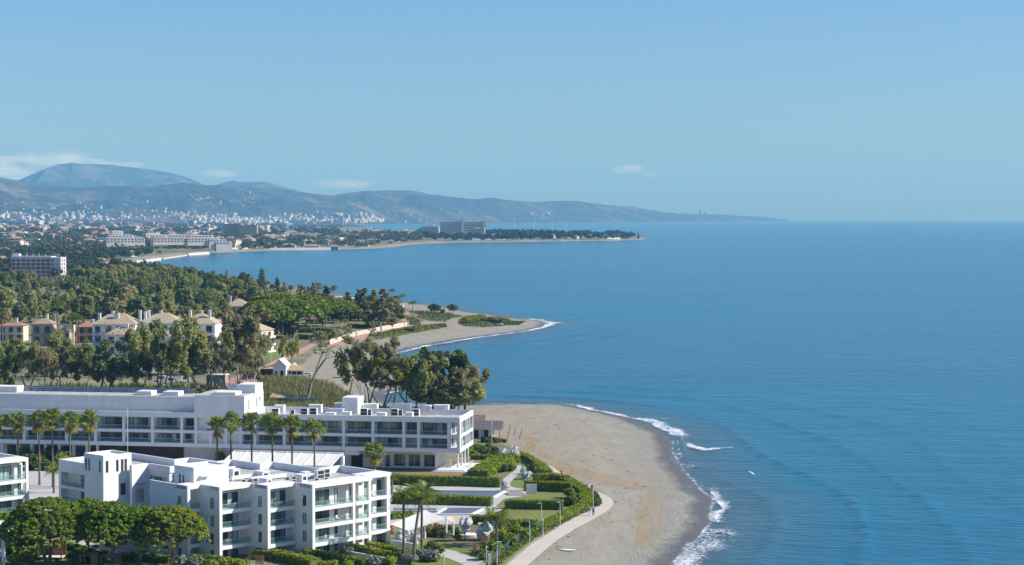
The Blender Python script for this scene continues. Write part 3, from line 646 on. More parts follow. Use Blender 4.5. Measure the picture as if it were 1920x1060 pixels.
# neighbour block on the left edge, same pattern
NO = G(53, 858, 12.35)
nb = empty('apartment_block', 'white apartment block cut off by the left edge of the view', 'building', (NO[0], NO[1], drop(*NO)), ROT)
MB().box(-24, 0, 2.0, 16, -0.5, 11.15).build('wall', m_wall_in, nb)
pb = MB(); pb.box(-24, -0.4, 15.6, 16, 11.15, ZR); pb.box(-0.4, 0, 3.3, 16, 11.15, ZR); pb.build('parapet', m_white, nb)
MB().box(-24, -0.4, 2.0, 15.6, 11.152, 11.17).build('roof_surface', m_roofgrey, nb)
MB().box(-24, 0, -0.03, 3.28, ZR - .65, ZR).build('roof_canopy', m_white, nb)
for u in (-0.5, -7.4, -14.6): MB().box(u, u + .5, -0.02, .46, -0.5, ZR - .66).build('column', m_white, nb)
MB().box(-2.3, -1.6, 1.2, 1.997, -0.5, ZR - .66).build('column', m_white, nb)
for f, z in enumerate(FL):
    if f:
        MB().box(-24, -.02, 0.0, 2, z - TH, z).build('slab', m_white, nb); balustrade(nb, '-y', .12, -6.85, -.52, z); balustrade(nb, '-y', .12, -14, -7.42, z)
    zt = 1.68 if f == 0 else z + 2.5
    window(nb, '-y', 2.0, -5.6, -2.5, z + .03, zt, 2, mats=[m_gcurt, m_gteal]); window(nb, '-y', 2.0, -9.0, -6.3, z + .03, zt, 2); window(nb, '-y', 2.0, -1.3, -.4, z + .03, zt, 1)
vent = MB(); vent.box(-6, -4.5, 6, 7.5, 11.17, 12.6); vent.build('roof_vent', m_white, nb)
# terrace corner at the bottom left
CO = G(9, 1062, 0)
tc = empty('terrace_house', 'white house corner with glass balustrade at the bottom left of the view', 'building', (CO[0], CO[1], drop(*CO)), 0.0)
MB().box(-9, -1.0, 0.6, 9, -.5, 6.1).build('wall', m_white, tc); MB().box(-9, 0.0, 0, 9, 5.6, 6.3).build('roof', m_white, tc); MB().box(-.5, 0, 0, .5, -.5, 5.6).build('column', m_white, tc)
window(tc, '-y', 0.6, -3.4, -1.2, 1.0, 4.6, 2)
for k in range(3):
    mb = MB(); mb.box(0.1 + 1.2 * k, 1.2 + 1.2 * k, 0.2, 0.25, -.2 - .5 * k, 1.6 - .5 * k); gp = mb.build('glass_panel', m_bal, tc)
    MB().tube([(0.1 + 1.2 * k, .2, 1.6 - .5 * k), (1.25 + 1.2 * k, .2, 1.15 - .5 * k)], .05).build('handrail', m_metal, gp)

# ------------------------------------------------------------------ long white hotel behind it
HR = -math.radians(9.5)
HO = G(862, 783, 12.3); HO = (HO[0], HO[1])
cH, sH = math.cos(HR), math.sin(HR)
def hx(px, yy=0.0):                        # local x on the facade plane (local y = yy) seen at photo column px
    k = (px - PCX) / F_PX * 1.0            # x = k * depth (depth ~ y)
    ox, oy = HO[0] - sH * yy, HO[1] + cH * yy
    return (k * oy - ox) / (cH - k * sH)
def hl(px, py, z):                         # local coordinates of a photo point at height z
    x, y = G(px, py, z); dx, dy = x - HO[0], y - HO[1]; return dx * cH + dy * sH, -dx * sH + dy * cH
def hworld(x, y): return HO[0] + x * cH - y * sH, HO[1] + x * sH + y * cH
hotel = empty('hotel', 'long white three storey hotel with glazed loggias across the left half', 'building', (HO[0], HO[1], drop(*HO)), HR)
ROOF = 12.3; DEP = hl(892, 769, 12.3)[1]; DEP = max(14.0, min(DEP, 30))
XL = hx(-70); X0 = 0.0
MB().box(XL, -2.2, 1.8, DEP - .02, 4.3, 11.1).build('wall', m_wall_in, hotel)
MB().box(XL, -0.4, 0.4, DEP - .4, 11.1, 11.2).build('roof_surface', m_roofgrey, hotel)
bd = MB(); bd.box(XL, 0, 0, 0.4, 11.1, ROOF); bd.box(-0.4, 0, 0.4, DEP, 11.1, ROOF); bd.box(XL, -0.4, DEP - .4, DEP, 11.1, ROOF); bd.build('roof_band', m_white, hotel)
for z0, z1, nm in [(7.55, 8.2, 'floor_slab'), (4.3, 5.2, 'floor_slab')]:
    MB().box(XL, 0, 0.02, 1.797, z0, z1).box(-2.197, -0.0, 1.8, DEP, z0, z1).build(nm, m_white, hotel)
piers = [859, 840.6, 784, 756, 698, 643, 587, 531, 476, 449, 421, 392, 364.5, 338, 283, 229, 175.7, 121, 68.7, 41.6, -13, -40, -66]
PX_ = [hx(p) for p in piers]
for i, x in enumerate(PX_):
    for z0, z1 in ((5.2, 7.55), (8.2, 11.1)): MB().box(x - .32, x + .32, 0.03, 1.795, z0, z1).build('pier', m_white, hotel)
for i in range(1, len(PX_) - 1):
    x1, x0 = PX_[i] - .32, PX_[i + 1] + .32; w = x1 - x0
    for fl, (z0, z1) in enumerate(((5.2, 7.55), (8.2, 11.1))):
        blank = piers[i] <= 449 and piers[i] > 365
        if blank: MB().box(x0 + .02, x1 - .02, 1.0, 1.3, z0, z1).build('screen_wall', m_white2, hotel); continue
        n = 2 if w < 3 else (4 if w < 6 else 5)
        window(hotel, '-y', 1.8, x0 + .05 * w, x1 - .05 * w, z0 + .05, z1 - .35, n, mats=[m_gdark, m_gdark, m_gteal, m_gteal, m_gcurt])
        balustrade(hotel, '-y', 0.18, x0, x1, z0, .95)
# open corner and the sunlit end face
for z0, z1 in ((5.2, 7.55), (8.2, 11.1)):
    MB().box(PX_[0] + .32, -.02, .03, .45, z0, z1).build('pier', m_white, hotel)
    ys = [0.45, DEP * .20, DEP * .46, DEP * .60, DEP * .74, DEP - .45]
    for k, y in enumerate(ys[1:-1]): MB().box(-.5, -.01, y - .2, y + .2, z0, z1).build('pier', m_white, hotel)
    MB().box(-.5, -.01, DEP - .45, DEP, z0, z1).build('pier', m_white, hotel)
    for k in range(5): window(hotel, '+x', -2.2, ys[k] + .25 + (1.6 if k == 0 else 0), ys[k + 1] - .25, z0 + .05, z1 - .3, 2); balustrade(hotel, '+x', -.2, ys[k] + .2, ys[k + 1] - .2, z0, .95)
# recessed ground floor
XB = hx(560)
MB().box(XL, -6.5, 4.5, DEP - 1, -.5, 4.297).build('ground_floor_wall', m_white2, hotel)
for p0, p1 in [(738, 759), (766, 787), (795, 816)]: window(hotel, '-y', 4.5, hx(p0, 4.5), hx(p1, 4.5), .5, 3.1, 3, mats=[m_gdark, m_gdark, m_gteal])
window(hotel, '-y', 4.5, hx(722, 4.5), hx(730, 4.5), .3, 2.9, 1, mats=[m_gdark])
MB().box(hx(655, 3), hx(676, 3), 4.2, 4.497, -.2, 3.4).build('dark_entrance', m_dark, hotel)
MB().box(hx(644, 1), hx(672, 1), .6, 4.497, 3.2, 4.297).build('entrance_canopy', m_white, hotel)
MB().box(hx(165, 3), hx(338, 3), 4.2, 4.497, 0, 4.2).build('brick_wall', m_brown, hotel)
for p in (-20, 10, 36, 62, 88, 115, 140, 160): window(hotel, '-y', 4.5, hx(p, 4.5), hx(p + 16, 4.5), .3, 3.4, 2, mats=[m_gdark, m_gdark, m_gteal]); MB().box(hx(p + 20, 1) - .25, hx(p + 20, 1) + .25, .8, 1.3, -.5, 4.297).build('column', m_white, hotel)
MB().box(-5.9, -5.4, .9, 1.4, -.5, 4.297).build('column', m_white, hotel)
for y in (3, DEP * .45, DEP * .7, DEP - 1): MB().box(-1.3, -.9, y, y + .4, -.5, 4.297).build('column', m_white, hotel)
for k in range(9): MB().box(hx(822, 3.4) + k * .35, hx(822, 3.4) + k * .35 + .12, 3.2, 3.4, .3, 3.6).build('louvre', m_white, hotel)
st = MB()
for k in range(3): st.box(-5.5 - .4 * k, 1.0 + .45 * k, -0.2 - .45 * k, 4.45, -.3, .45 - .15 * k - .004 * k)
st.box(-3, 3.5, 4.5, 13, -.3, .35); st.build('terrace_step', m_white2, hotel)
rl = MB()
for k in range(14): rl.box(1.2, 1.25, 1.5 + .6 * k, 1.55 + .6 * k, .35, 1.3)
rl.box(1.19, 1.26, 1.5, 9.5, 1.3, 1.36); rl.build('terrace_railing', m_white, hotel)
# set-back top storey, flush stair block and its roof room
XW = hx(362)
MB().box(XL, XW - .003, 1.6, 9.5, 12.05, 15.75).build('top_storey', m_white, hotel)
MB().box(XL, XW, 1.9, 9.3, 11.203, 12.05).build('top_storey_plinth', m_dark, hotel)
MB().box(XL, XW - .1, 1.8, 9.3, 15.752, 15.77).build('top_storey_roof', m_roofgrey, hotel)
XS = hx(457); SD_ = min(DEP - .5, max(10, hl(503, 732, 16.3)[1]))
MB().box(XW, XS, -.06, SD_, 12.303, 16.3).box(XW, XS, .45, DEP - .45, 11.203, 12.3).build('stair_block', m_white, hotel)
MB().box(XW + .2, XS - .2, .2, SD_ - .2, 16.303, 16.32).build('stair_block_roof', m_roofgrey, hotel)
XR0, XR1 = hl(446, 737, 16.3), hl(480, 737, 16.3); 
MB().box(XR0[0], XR1[0], XR0[1], XR0[1] + 6, 16.33, 18.3).build('roof_room', m_white, hotel)
window(hotel, '+x', XS, SD_ * .62, SD_ * .62 + .6, 12.9, 15.0, 1, mats=[m_gdark]); window(hotel, '+x', XS, SD_ * .20, SD_ * .2 + .4, 13.0, 15.2, 1, mats=[m_gdark]); window(hotel, '+x', XS, SD_ * .78, SD_ * .78 + .7, 14.3, 15.0, 1, mats=[m_gdark])
for k in range(5): MB().box(XS + .01, XS + .08, 1.0, 4.0, 12.4 + .28 * k, 12.55 + .28 * k).build('louvre', m_metal, hotel)
m_screen = plain('louvre_screen', (0.24, 0.30, 0.36), 0.5, 0.1, .8)
for p0, p1 in zip([30, 55, 80, 105, 131, 156.5, 182, 207, 233.5, 285, 337], [55, 80, 105, 131, 156.5, 182, 207, 233.5, 285, 337, 364]):
    x0, x1 = hx(p0, 9), hx(p1, 9); sp = MB(); sp.box(x0 + .1, x1 - .1, 8.95, 9.05, 15.77, 17.0); pnl = sp.build('screen_panel', m_screen, hotel)
    ml = MB(); ml.box(x0 + .1, x1 - .1, 8.9, 8.947, 16.3, 16.42); ml.box(x0 - .12, x0 + .1, 8.6, 9.1, 15.77, 17.05); ml.box(x0 + .1, x1 - .1, 8.88, 8.947, 16.85, 17.0); ml.build('mullion', plain('screen_post', (.10, .14, .18), .5), pnl)
MB().box(hx(-60, 5), hx(29, 5), 5, 9, 15.77, 17.1).build('roof_room', m_white, hotel)
for p0, p1 in ((253, 281), (303, 332)): MB().box(hx(p0, 3), hx(p1, 3), 3.2, 6.8, 15.77, 16.7).build('skylight_housing', m_white, hotel)
sk = MB(); a0, a1 = hl(395, 742, 16.35), hl(440, 742, 16.35); sk.box(a0[0], a1[0], .8, 5.5, 16.33, 17.0); sk.build('skylight_housing', m_white2, hotel)
for k in range(3):
    p = hl(431 + 6 * k, 729, 16.4); mb = MB(); mb.tube([(p[0], p[1] + 1, 16.9), (p[0], p[1] - .3, 17.3)], .42, 10); mb.box(p[0] - .5, p[0] + .5, p[1] - .2, p[1] + 1.2, 16.325, 16.9); mb.build('fan_cowl', m_metal, hotel)
# rooms and plant standing on the lower roof to the right
b0, b1 = hl(641, 775, 11.3), hl(672, 775, 11.3); 
mb = MB(); mb.box(b0[0], b1[0], b0[1], b0[1] + 5.5, 11.2, 15.0); mb.build('roof_room', m_white, hotel)
window(hotel, '-y', b0[1], b0[0] + 1.3, b0[0] + 2.9, 11.3, 13.5, 2, mats=[m_metal], fm=m_metal)
def hroof(px, py, z=11.2):
    x, y = hl(px, py, z); w = hworld(x, y); return (w[0], w[1], z + drop(*w))
g = 'air conditioners on the hotel roof'
for px, py, k, lb_ in [(517, 779, 2, 'dark fronted air conditioner beside the tall stair block of the hotel'), (549, 779.5, 0, 'narrow air conditioner on the hotel roof, second cluster from the stair block'), (571, 778.5, 2, 'wide dark air conditioner on the hotel roof above the palms'),
                       (588, 778, 2, 'wide air conditioner left of the white roof room, nearest to it but one'), (683, 779, 2, 'dark fronted air conditioner just right of the white roof room'), (693, 779, 0, 'narrow air conditioner second to the right of the white roof room'),
                       (740, 779.5, 2, 'dark double fan air conditioner below the slatted roof screen'), (751, 779.5, 0, 'narrow white air conditioner right of the double fan one'), (780, 780, 2, 'dark air conditioner under the right end of the slatted roof screen')]:
    cooler(hroof(px, py), HR, k, lb_, g)
for px, py, w, h, lb_ in [(525, 774, 2.2, 1.7, 'white plant housing next to the hotel stair block'), (592, 774, 3.0, 1.8, 'wide white plant housing between palms on the hotel roof'), (632, 776, 3.4, 1.2, 'low white plant housing left of the roof room'), (640, 771, 3, 1.8, 'white plant housing tucked behind the roof room'),
                          (696, 773, 3.2, 1.9, 'white plant housing right of the roof room'), (757, 773, 3.4, 1.9, 'white plant housing in front of the slatted roof screen'), (800, 776, 2.2, 1.9, 'white framed plant housing third from the hotel roof end'), (828, 776, 3.4, 2.0, 'white framed plant housing nearest the hotel roof end'), (650, 780.5, 2.0, .9, 'low cream duct cover in front of the roof room'),
                          (620, 781, 2.2, .8, 'low cream duct cover on the hotel roof edge'), (716, 781, 2, .8, 'low cream duct cover right of the twin coolers'), (768, 781, 1.6, .9, 'low cream duct cover near the hotel roof end')]:
    p = hroof(px, py); o = empty('plant_housing', lb_, 'roof housing', p, HR, 'plant housings on the hotel roof')
    MB().box(-w / 2, w / 2, -.8, .8, 0, h).build('casing', m_white, o); MB().box(-w / 2 + .25, w / 2 - .25, -.82, -.804, .25, h - .2).build('louvre', m_unit if h > 1 else m_white2, o)
    MB().box(-w / 2 - .1, w / 2 + .1, -.9, .9, h, h + .12).build('cover', m_white, o)
x0, y0 = hl(752, 766, 11.3); x1, _ = hl(819, 766, 11.3)
p = hworld(x0, DEP - 2.0); sc_ = empty('roof_screen', 'pale slatted screen standing at the back of the hotel roof', 'screen', (p[0], p[1], 11.2 + drop(*p)), HR)
wd = x1 - x0
for k in range(15): MB().box(0, wd * .62, 0, .08, .3 + .16 * k, .42 + .16 * k).build('slat', m_metal, sc_)
for k in range(15): MB().box(wd * .8, wd, 0, .08, .3 + .16 * k, .42 + .16 * k).build('slat', m_metal, sc_)
for k in range(7): MB().box(wd * k / 6.0 - .06, wd * k / 6.0 + .06, .085, .2, 0, 2.75).build('post', m_metal, sc_)
mb = MB(); mb.tube([(0, .3, 0), (.0, .3, 2.2)], .05); p = hroof(883, 768, 12.3); o = mb.build('roof_mast', m_metal, None, loc=p, rot=(0, 0, 0)); 
MB().box(-.4, .4, 0.1, .5, 0, .5).build('camera_box', m_white, o); tag(o, 'thin mast with a white box on the sunlit end of the hotel roof', 'mast')

# ------------------------------------------------------------------ canvas pergola in front of the hotel
PO = G(423, 905, 0)
pg0 = hl(640, 850, 4.9); pl = hx(437, pg0[1])
pw_ = hworld(pl, pg0[1])
prg = empty('canvas_pergola', 'white restaurant pergola with a sloping canvas roof below the palms', 'pergola', (pw_[0], pw_[1], drop(*pw_)), HR)
wl = pg0[0] - pl; m_canvas = plain('awning_canvas', (0.74, 0.71, 0.65), 0.8, 0.05, .5)
for k in range(8):
    x0, x1 = wl * k / 8, wl * (k + 1) / 8; mb = MB()
    mb.add([(x0 + .15, 0, 4.72), (x1 - .15, 0, 4.72), (x1 - .15, -9, 3.22), (x0 + .15, -9, 3.22), (x0 + .15, 0, 4.66), (x1 - .15, 0, 4.66), (x1 - .15, -9, 3.16), (x0 + .15, -9, 3.16)], [(3, 2, 1, 0), (4, 5, 6, 7), (0, 1, 5, 4), (2, 3, 7, 6), (1, 2, 6, 5), (3, 0, 4, 7)])
    mb.build('canvas_panel', m_canvas, prg)
for k in range(9):
    x = wl * k / 8; mb = MB(); mb.add([(x - .13, 0, 4.6), (x + .13, 0, 4.6), (x + .13, -9.1, 3.08), (x - .13, -9.1, 3.08), (x - .13, 0, 4.85), (x + .13, 0, 4.85), (x + .13, -9.1, 3.34), (x - .13, -9.1, 3.34)], [(0, 1, 2, 3), (7, 6, 5, 4), (0, 4, 5, 1), (2, 6, 7, 3), (1, 5, 6, 2), (3, 7, 4, 0)]); mb.build('rafter', m_white, prg)
    MB().box(x - .1, x + .1, -9.05, -8.85, -.3, 3.07).build('post', m_white, prg)
MB().box(-.2, wl + .35, .05, .5, 4.3, 5.0).build('beam', m_white, prg); MB().box(-.2, wl + .2, -9.25, -9.12, 2.75, 3.3).build('beam', m_white, prg)
MB().box(wl + .02, wl + .62, -.6, .5, -.3, 4.29).build('post', m_white, prg)
MB().box(0, wl, -8.8, -8.75, 0, 2.6).build('glass_wall', m_gdark, prg)

# pipe runs over both roofs
for i, (u0, v0, u1, v1) in enumerate([(9, 2, 13, 1.6), (14, 3.5, 22, 3.0), (13, 9, 24, 8.2), (17, 14, 24, 13.6), (12, 23, 19, 22.8), (20, .4, 25, .2)]): duct(u0, v0, u1, v1, .16, .14, 11.18, ['thin pipe beside the coolers at the penthouse', 'thin pipe in front of the small coolers', 'long thin pipe across the block roof', 'thin pipe on the rear part of the block roof', 'thin pipe near the stair tower', 'thin pipe at the right canopy'][i], mat=m_metal, cat='pipe', group='thin pipes on the block roof', name='roof_pipe')
for i, (p0, y0, p1, y1) in enumerate([(515, 773, 560, 773.5), (600, 778, 640, 778.5), (680, 775, 745, 775.5), (765, 777, 850, 777.5), (700, 771, 740, 771.2), (820, 772.5, 870, 773)]):
    a, b_ = hl(p0, y0, 11.3), hl(p1, y1, 11.3); duct(a[0], a[1], b_[0], b_[1], .3, .22, 11.2, ['pipe run beside the hotel stair block', 'pipe run left of the white roof room', 'pipe run right of the white roof room', 'long pipe run towards the hotel roof end', 'pipe run behind the plant housings', 'pipe run at the sunlit hotel roof end'][i], base=hotel, rot=HR, mat=m_unit, cat='pipe', group='pipe runs on the hotel roof', name='roof_pipe')

# a few chairs and tables left out on the balconies
ch_s = MB().box(-.28, .28, -.28, .28, .40, .47).mesh('chair_seat_mesh', m_white2); ch_b = MB().box(-.28, .28, .22, .28, .47, .95).mesh('chair_back_mesh', m_white2); ch_l = MB().box(-.26, -.2, -.26, -.2, 0, .4).box(.2, .26, -.26, -.2, 0, .4).box(-.26, -.2, .2, .26, 0, .4).box(.2, .26, .2, .26, 0, .4).mesh('chair_legs_mesh', m_frame)
for u, v, f, lb_ in [(3.8, 1.1, 3, 'white chair on the top balcony of the second bay'), (2.6, 1.2, 1, 'white chair on the lowest balcony of the second bay'), (10.4, -3.3, 3, 'white chair on the top balcony of the third bay'), (9.0, -3.2, 2, 'white chair on the middle balcony of the third bay'), (17.0, -7.9, 3, 'white chair at the left of the widest top balcony'), (19.2, -7.9, 2, 'white chair at the right of the widest middle balcony'), (16.2, -7.8, 1, 'white chair on the widest lowest balcony'), (28.0, -6.0, 2, 'white chair on the middle balcony of the end bay'), (28.4, -6.0, 3, 'white chair on the top balcony of the end bay')]:
    p = rooftop(apt, ROT, u, v, FL[f]); o = empty('balcony_chair', lb_, 'chair', p, ROT + u, 'chairs on the balconies of the foreground block'); link('seat', ch_s, o); link('backrest', ch_b, o); link('legs', ch_l, o)
# ------------------------------------------------------------------ vegetation builders
def leaf_mat(name, dark, light, trans=0.25, objvar=0.25):
    m = bpy.data.materials.new(name); m.use_nodes = True; nt = m.node_tree; nt.nodes.clear()
    out = N(nt, 'ShaderNodeOutputMaterial'); gm = N(nt, 'ShaderNodeNewGeometry'); oi = N(nt, 'ShaderNodeObjectInfo')
    c = mix(nt, gm.outputs['Random Per Island'], dark, light)
    v = math_n(nt, 'MULTIPLY_ADD', oi.outputs['Random'], 2 * objvar, 1 - objvar)
    hs = N(nt, 'ShaderNodeHueSaturation'); L(nt, c, hs.inputs['Color']); L(nt, v, hs.inputs['Value'])
    L(nt, math_n(nt, 'MULTIPLY_ADD', oi.outputs['Random'], -0.05, 0.525), hs.inputs['Hue'])
    d = N(nt, 'ShaderNodeBsdfDiffuse'); t = N(nt, 'ShaderNodeBsdfTranslucent'); mx = N(nt, 'ShaderNodeMixShader'); mx.inputs[0].default_value = trans
    L(nt, hs.outputs[0], d.inputs[0]); L(nt, hs.outputs[0], t.inputs[0]); L(nt, d.outputs[0], mx.inputs[1]); L(nt, t.outputs[0], mx.inputs[2]); L(nt, mx.outputs[0], out.inputs[0])
    return m
m_euc = leaf_mat('eucalyptus_leaf', (0.12, 0.15, 0.05), (0.50, 0.52, 0.19), .5, .2)
m_eucb = leaf_mat('dry_eucalyptus_leaf', (0.15, 0.15, 0.07), (0.50, 0.46, 0.22), .5, .2)
m_yel = leaf_mat('flowering_leaf', (0.17, 0.18, 0.025), (0.42, 0.40, 0.05), .5, .1)
m_pine = leaf_mat('stone_pine_needle', (0.065, 0.125, 0.018), (0.32, 0.40, 0.06), .4, .1)
m_darkl = leaf_mat('dark_evergreen_leaf', (0.06, 0.105, 0.035), (0.26, 0.31, 0.10), .5, .25)
m_hedge = leaf_mat('hedge_leaf', (0.08, 0.135, 0.022), (0.40, 0.48, 0.065), .42, .1)
m_shrub = leaf_mat('shrub_leaf', (0.065, 0.09, 0.032), (0.25, 0.28, 0.09), .35, .3)
m_grey = leaf_mat('silver_shrub_leaf', (0.14, 0.165, 0.13), (0.36, 0.39, 0.31), .3, .15)
m_palm = leaf_mat('palm_leaf', (0.10, 0.16, 0.035), (0.34, 0.40, 0.09), .45, .15)
m_palmdry = leaf_mat('old_palm_leaf', (0.22, 0.20, 0.05), (0.44, 0.38, 0.11), .4, .15)
m_reed = leaf_mat('reed_blade', (0.16, 0.15, 0.055), (0.38, 0.34, 0.16), .4, .1)
m_bark = plain('bark', (0.15, 0.115, 0.085), 0.9, 0.3, 1.5)
m_barkp = plain('pale_bark', (0.30, 0.25, 0.20), 0.9, 0.3, 1.2)
m_palmbark = plain('palm_bark', (0.16, 0.125, 0.095), 0.95, 0.3, 3.0)

def leaves(clumps, n, size, seed, up=0.6, shell=0.5, jitter=0.8, aspect=0.75, cut=None):
    r = np.random.RandomState(seed); C = np.array(clumps, float); w = C[:, 3] * C[:, 4] * C[:, 5]; w = w ** 0.7; w /= w.sum()
    k = r.choice(len(C), n, p=w); d = r.normal(size=(n, 3)); d /= np.linalg.norm(d, axis=1)[:, None]
    rad = shell + (1 - shell) * r.rand(n) ** 0.6
    p = C[k, :3] + d * rad[:, None] * C[k, 3:6]
    nn = d * 0.9 + r.normal(size=(n, 3)) * jitter * 0.6; nn[:, 2] += up * 1.5; nn /= np.linalg.norm(nn, axis=1)[:, None]
    t = np.cross(nn, r.normal(size=(n, 3))); t /= np.linalg.norm(t, axis=1)[:, None]; b_ = np.cross(nn, t)
    s = size * (0.55 + 0.9 * r.rand(n))[:, None]
    if cut is not None:
        ok = cut(p); p, t, b_, s = p[ok], t[ok], b_[ok], s[ok]
    n = len(p); V = np.stack([p - t * s, p - b_ * s * aspect, p + t * s, p + b_ * s * aspect], 1).reshape(-1, 3)
    return V, np.arange(n * 4).reshape(n, 4)
def leaf_mesh(name, clumps, n, size, seed, mat, **k):
    V, Fq = leaves(clumps, n, size, seed, **k); return np_mesh(name, V, Fq, mat)
def branch(mb, p, d, ln, rad, depth, r, tips, spread=0.6, up=0.25, nseg=3, kids=(2, 3)):
    pts = [Vector(p)]; d = Vector(d).normalized(); rr = [rad]
    for i in range(nseg):
        d = (d + Vector((r.gauss(0, .16), r.gauss(0, .16), r.gauss(0.02, .10)))).normalized(); pts.append(pts[-1] + d * ln / nseg); rr.append(rad * (1 - 0.45 * (i + 1) / nseg))
    mb.tube(pts, rr, 6 if rad > .12 else 4, cap=False)
    if depth == 0: tips.append(pts[-1]); return
    for k in range(r.randint(*kids)):
        a = r.uniform(0, 2 * math.pi); side = d.orthogonal().normalized(); side.rotate(Matrix.Rotation(a, 3, d))
        nd = (d + side * spread * r.uniform(.6, 1.3) + Vector((0, 0, up))).normalized()
        branch(mb, pts[-1] if k else pts[-1], nd, ln * r.uniform(.6, .85), rr[-1] * .72, depth - 1, r, tips, spread, up, nseg, kids)
def make_euc(seed, h=18, lean=0.15, mat=None, dense=1.0, wide=1.0, bark=None, n=8500, size=.27):
    r = random.Random(seed); mb = MB(); tips = []
    nst = r.randint(2, 4)
    for k in range(nst):
        a = r.uniform(0, 6.28); branch(mb, (0.3 * math.cos(a), .3 * math.sin(a), -.4), (math.cos(a) * lean * wide * 1.6, math.sin(a) * lean * wide * 1.6, 1), h * r.uniform(.30, .42), h * .014, 3, r, tips, .55 * wide, .35)
    zt = max(t.z for t in tips); f = h * .93 / zt
    mb.v = [(x, y, z * f) for x, y, z in mb.v]
    cl = []
    for t in tips:
        if r.random() > dense: continue
        s = h * r.uniform(.035, .085); cl.append((t.x, t.y, t.z * f + r.uniform(-.8, .3), s * .9, s * .9, s * r.uniform(1.0, 1.9)))
        if r.random() < .5: cl.append((t.x * .8 + r.gauss(0, .8), t.y * .8 + r.gauss(0, .8), t.z * f * r.uniform(.6, .9), s * .9, s * .9, s * 1.2))
    me = leaf_mesh('eucalyptus_crown', cl, int(n * (0.6 + .4 * dense)), size, seed, mat or m_euc, shell=.25, up=.5, jitter=1.1)
    return mb.mesh('eucalyptus_trunk', bark or m_barkp), me
def make_bare(seed, h=14, lean=(0.2, 0), n=500, mat=None):
    r = random.Random(seed); mb = MB(); tips = []
    branch(mb, (0, 0, -.3), (lean[0], lean[1], 1), h * .36, h * .030, 1, r, tips, .55, .15, 4, (2, 2)); t0 = list(tips); tips = []
    for t in t0: branch(mb, t, (r.gauss(0, .45), r.gauss(0, .45), 1), h * .24, h * .015, 3, r, tips, .65, .2, 3, (2, 3))
    cl = [(t.x, t.y, t.z, .9, .9, .9) for t in tips if r.random() < .75] or [(0, 0, h, 1, 1, 1)]
    return mb.mesh('bare_tree_trunk', m_barkp), leaf_mesh('bare_tree_crown', cl, n, .24, seed, mat or m_eucb, shell=.1, jitter=1.4)
def make_pine(seed, R=6.5, h=10.5, n=15000, flat=.50, size=.20):
    r = random.Random(seed); mb = MB(); tips = []; cl = []
    ht = h - R * flat * .75
    for k in range(r.choice((1, 1, 2))):
        a = r.uniform(0, 6.28); branch(mb, (.35 * k, 0, -.3), (math.cos(a) * .12, math.sin(a) * .12, 1), ht * .78, .36, 0, r, tips, nseg=5)
    top = tips[-1]
    for k in range(13):
        a = 2 * math.pi * k / 13 + r.uniform(-.2, .2); q = r.uniform(.45, .92); b0 = tips[k % len(tips)]
        e = Vector((math.cos(a) * R * q, math.sin(a) * R * q, h - R * flat * (.5 + .55 * q * q))); m1 = (b0 + e) / 2 + Vector((0, 0, -.25)); mb.tube([b0, m1, e], [.17, .11, .05], 5, False)
    for k in range(620):
        a = r.uniform(0, 6.28); q = math.sqrt(r.random()) * r.uniform(.85, 1.03); x, y = math.cos(a) * R * q, math.sin(a) * R * q
        z = h - R * flat * (1 - math.sqrt(max(0, 1 - q * q))) * 1.25 - r.uniform(0, .6) - (r.uniform(0, 1.2) if q > .6 else 0)
        s = r.uniform(.26, .58); cl.append((x, y, z, s, s, s * .55))
    me = leaf_mesh('pine_crown', cl, n, size, seed, m_pine, shell=.45, up=.55, jitter=.9)
    return mb.mesh('pine_trunk', m_bark), me
def make_round(seed, R=4, h=9, mat=None, n=3600, size=.36, squash=1.0, trunk=True, low=.15):
    r = random.Random(seed); mb = MB(); cl = []
    cz = h - R * squash
    mb.tube([(0, 0, -.3), (r.gauss(0, .1), r.gauss(0, .1), cz * .6), (r.gauss(0, .2), 0, cz + R * .3)], [.03 * h, .024 * h, .01 * h], 6)
    for k in range(34):
        d = Vector((r.gauss(0, 1), r.gauss(0, 1), r.gauss(0.15, 1))).normalized(); q = r.uniform(.55, .86); s = R * r.uniform(.22, .42)
        z = cz + d.z * R * q * squash
        if z - s < h * low * .5: continue
        cl.append((d.x * R * q, d.y * R * q, z, s, s, s * .85))
    return mb.mesh('round_tree_trunk', m_bark), leaf_mesh('round_tree_crown', cl, n, size, seed, mat or m_darkl, shell=.55, up=.4, jitter=.9)
def make_spire(seed, h=14, R=2.2, mat=None, n=2600, size=.34, ragged=.5):
    r = random.Random(seed); mb = MB().tube([(0, 0, -.3), (0, 0, h * .95)], [.018 * h, .03], 6); cl = []
    for k in range(40):
        z = h * (.1 + .88 * k / 40); q = R * (1 - (z / h) ** 1.4) * r.uniform(1 - ragged, 1); a = r.uniform(0, 6.28); s = max(.3, R * .34 * (1.1 - z / h))
        cl.append((math.cos(a) * q, math.sin(a) * q, z, s, s, s * 1.3))
    return mb.mesh('spire_trunk', m_bark), leaf_mesh('spire_crown', cl, n, size, seed, mat or m_darkl, shell=.3, up=.2, jitter=1.1)
def make_tiered(seed, h=20):
    r = random.Random(seed); mb = MB().tube([(0, 0, -.3), (0, 0, h)], [.28, .04], 6); cl = []
    for k in range(15):
        z = h * (.12 + .86 * k / 15); ln = 3.6 * (1 - z / h) ** .8 + .3
        for j in range(7):
            a = j * .9 + k * .37
            for q in (.35, .65, .95): cl.append((math.cos(a) * ln * q, math.sin(a) * ln * q, z + .25 * q, .6, .6, .35))
    return mb.mesh('tiered_trunk', m_bark), leaf_mesh('tiered_crown', cl, 9000, .34, seed, m_darkl, shell=.2, up=.5)

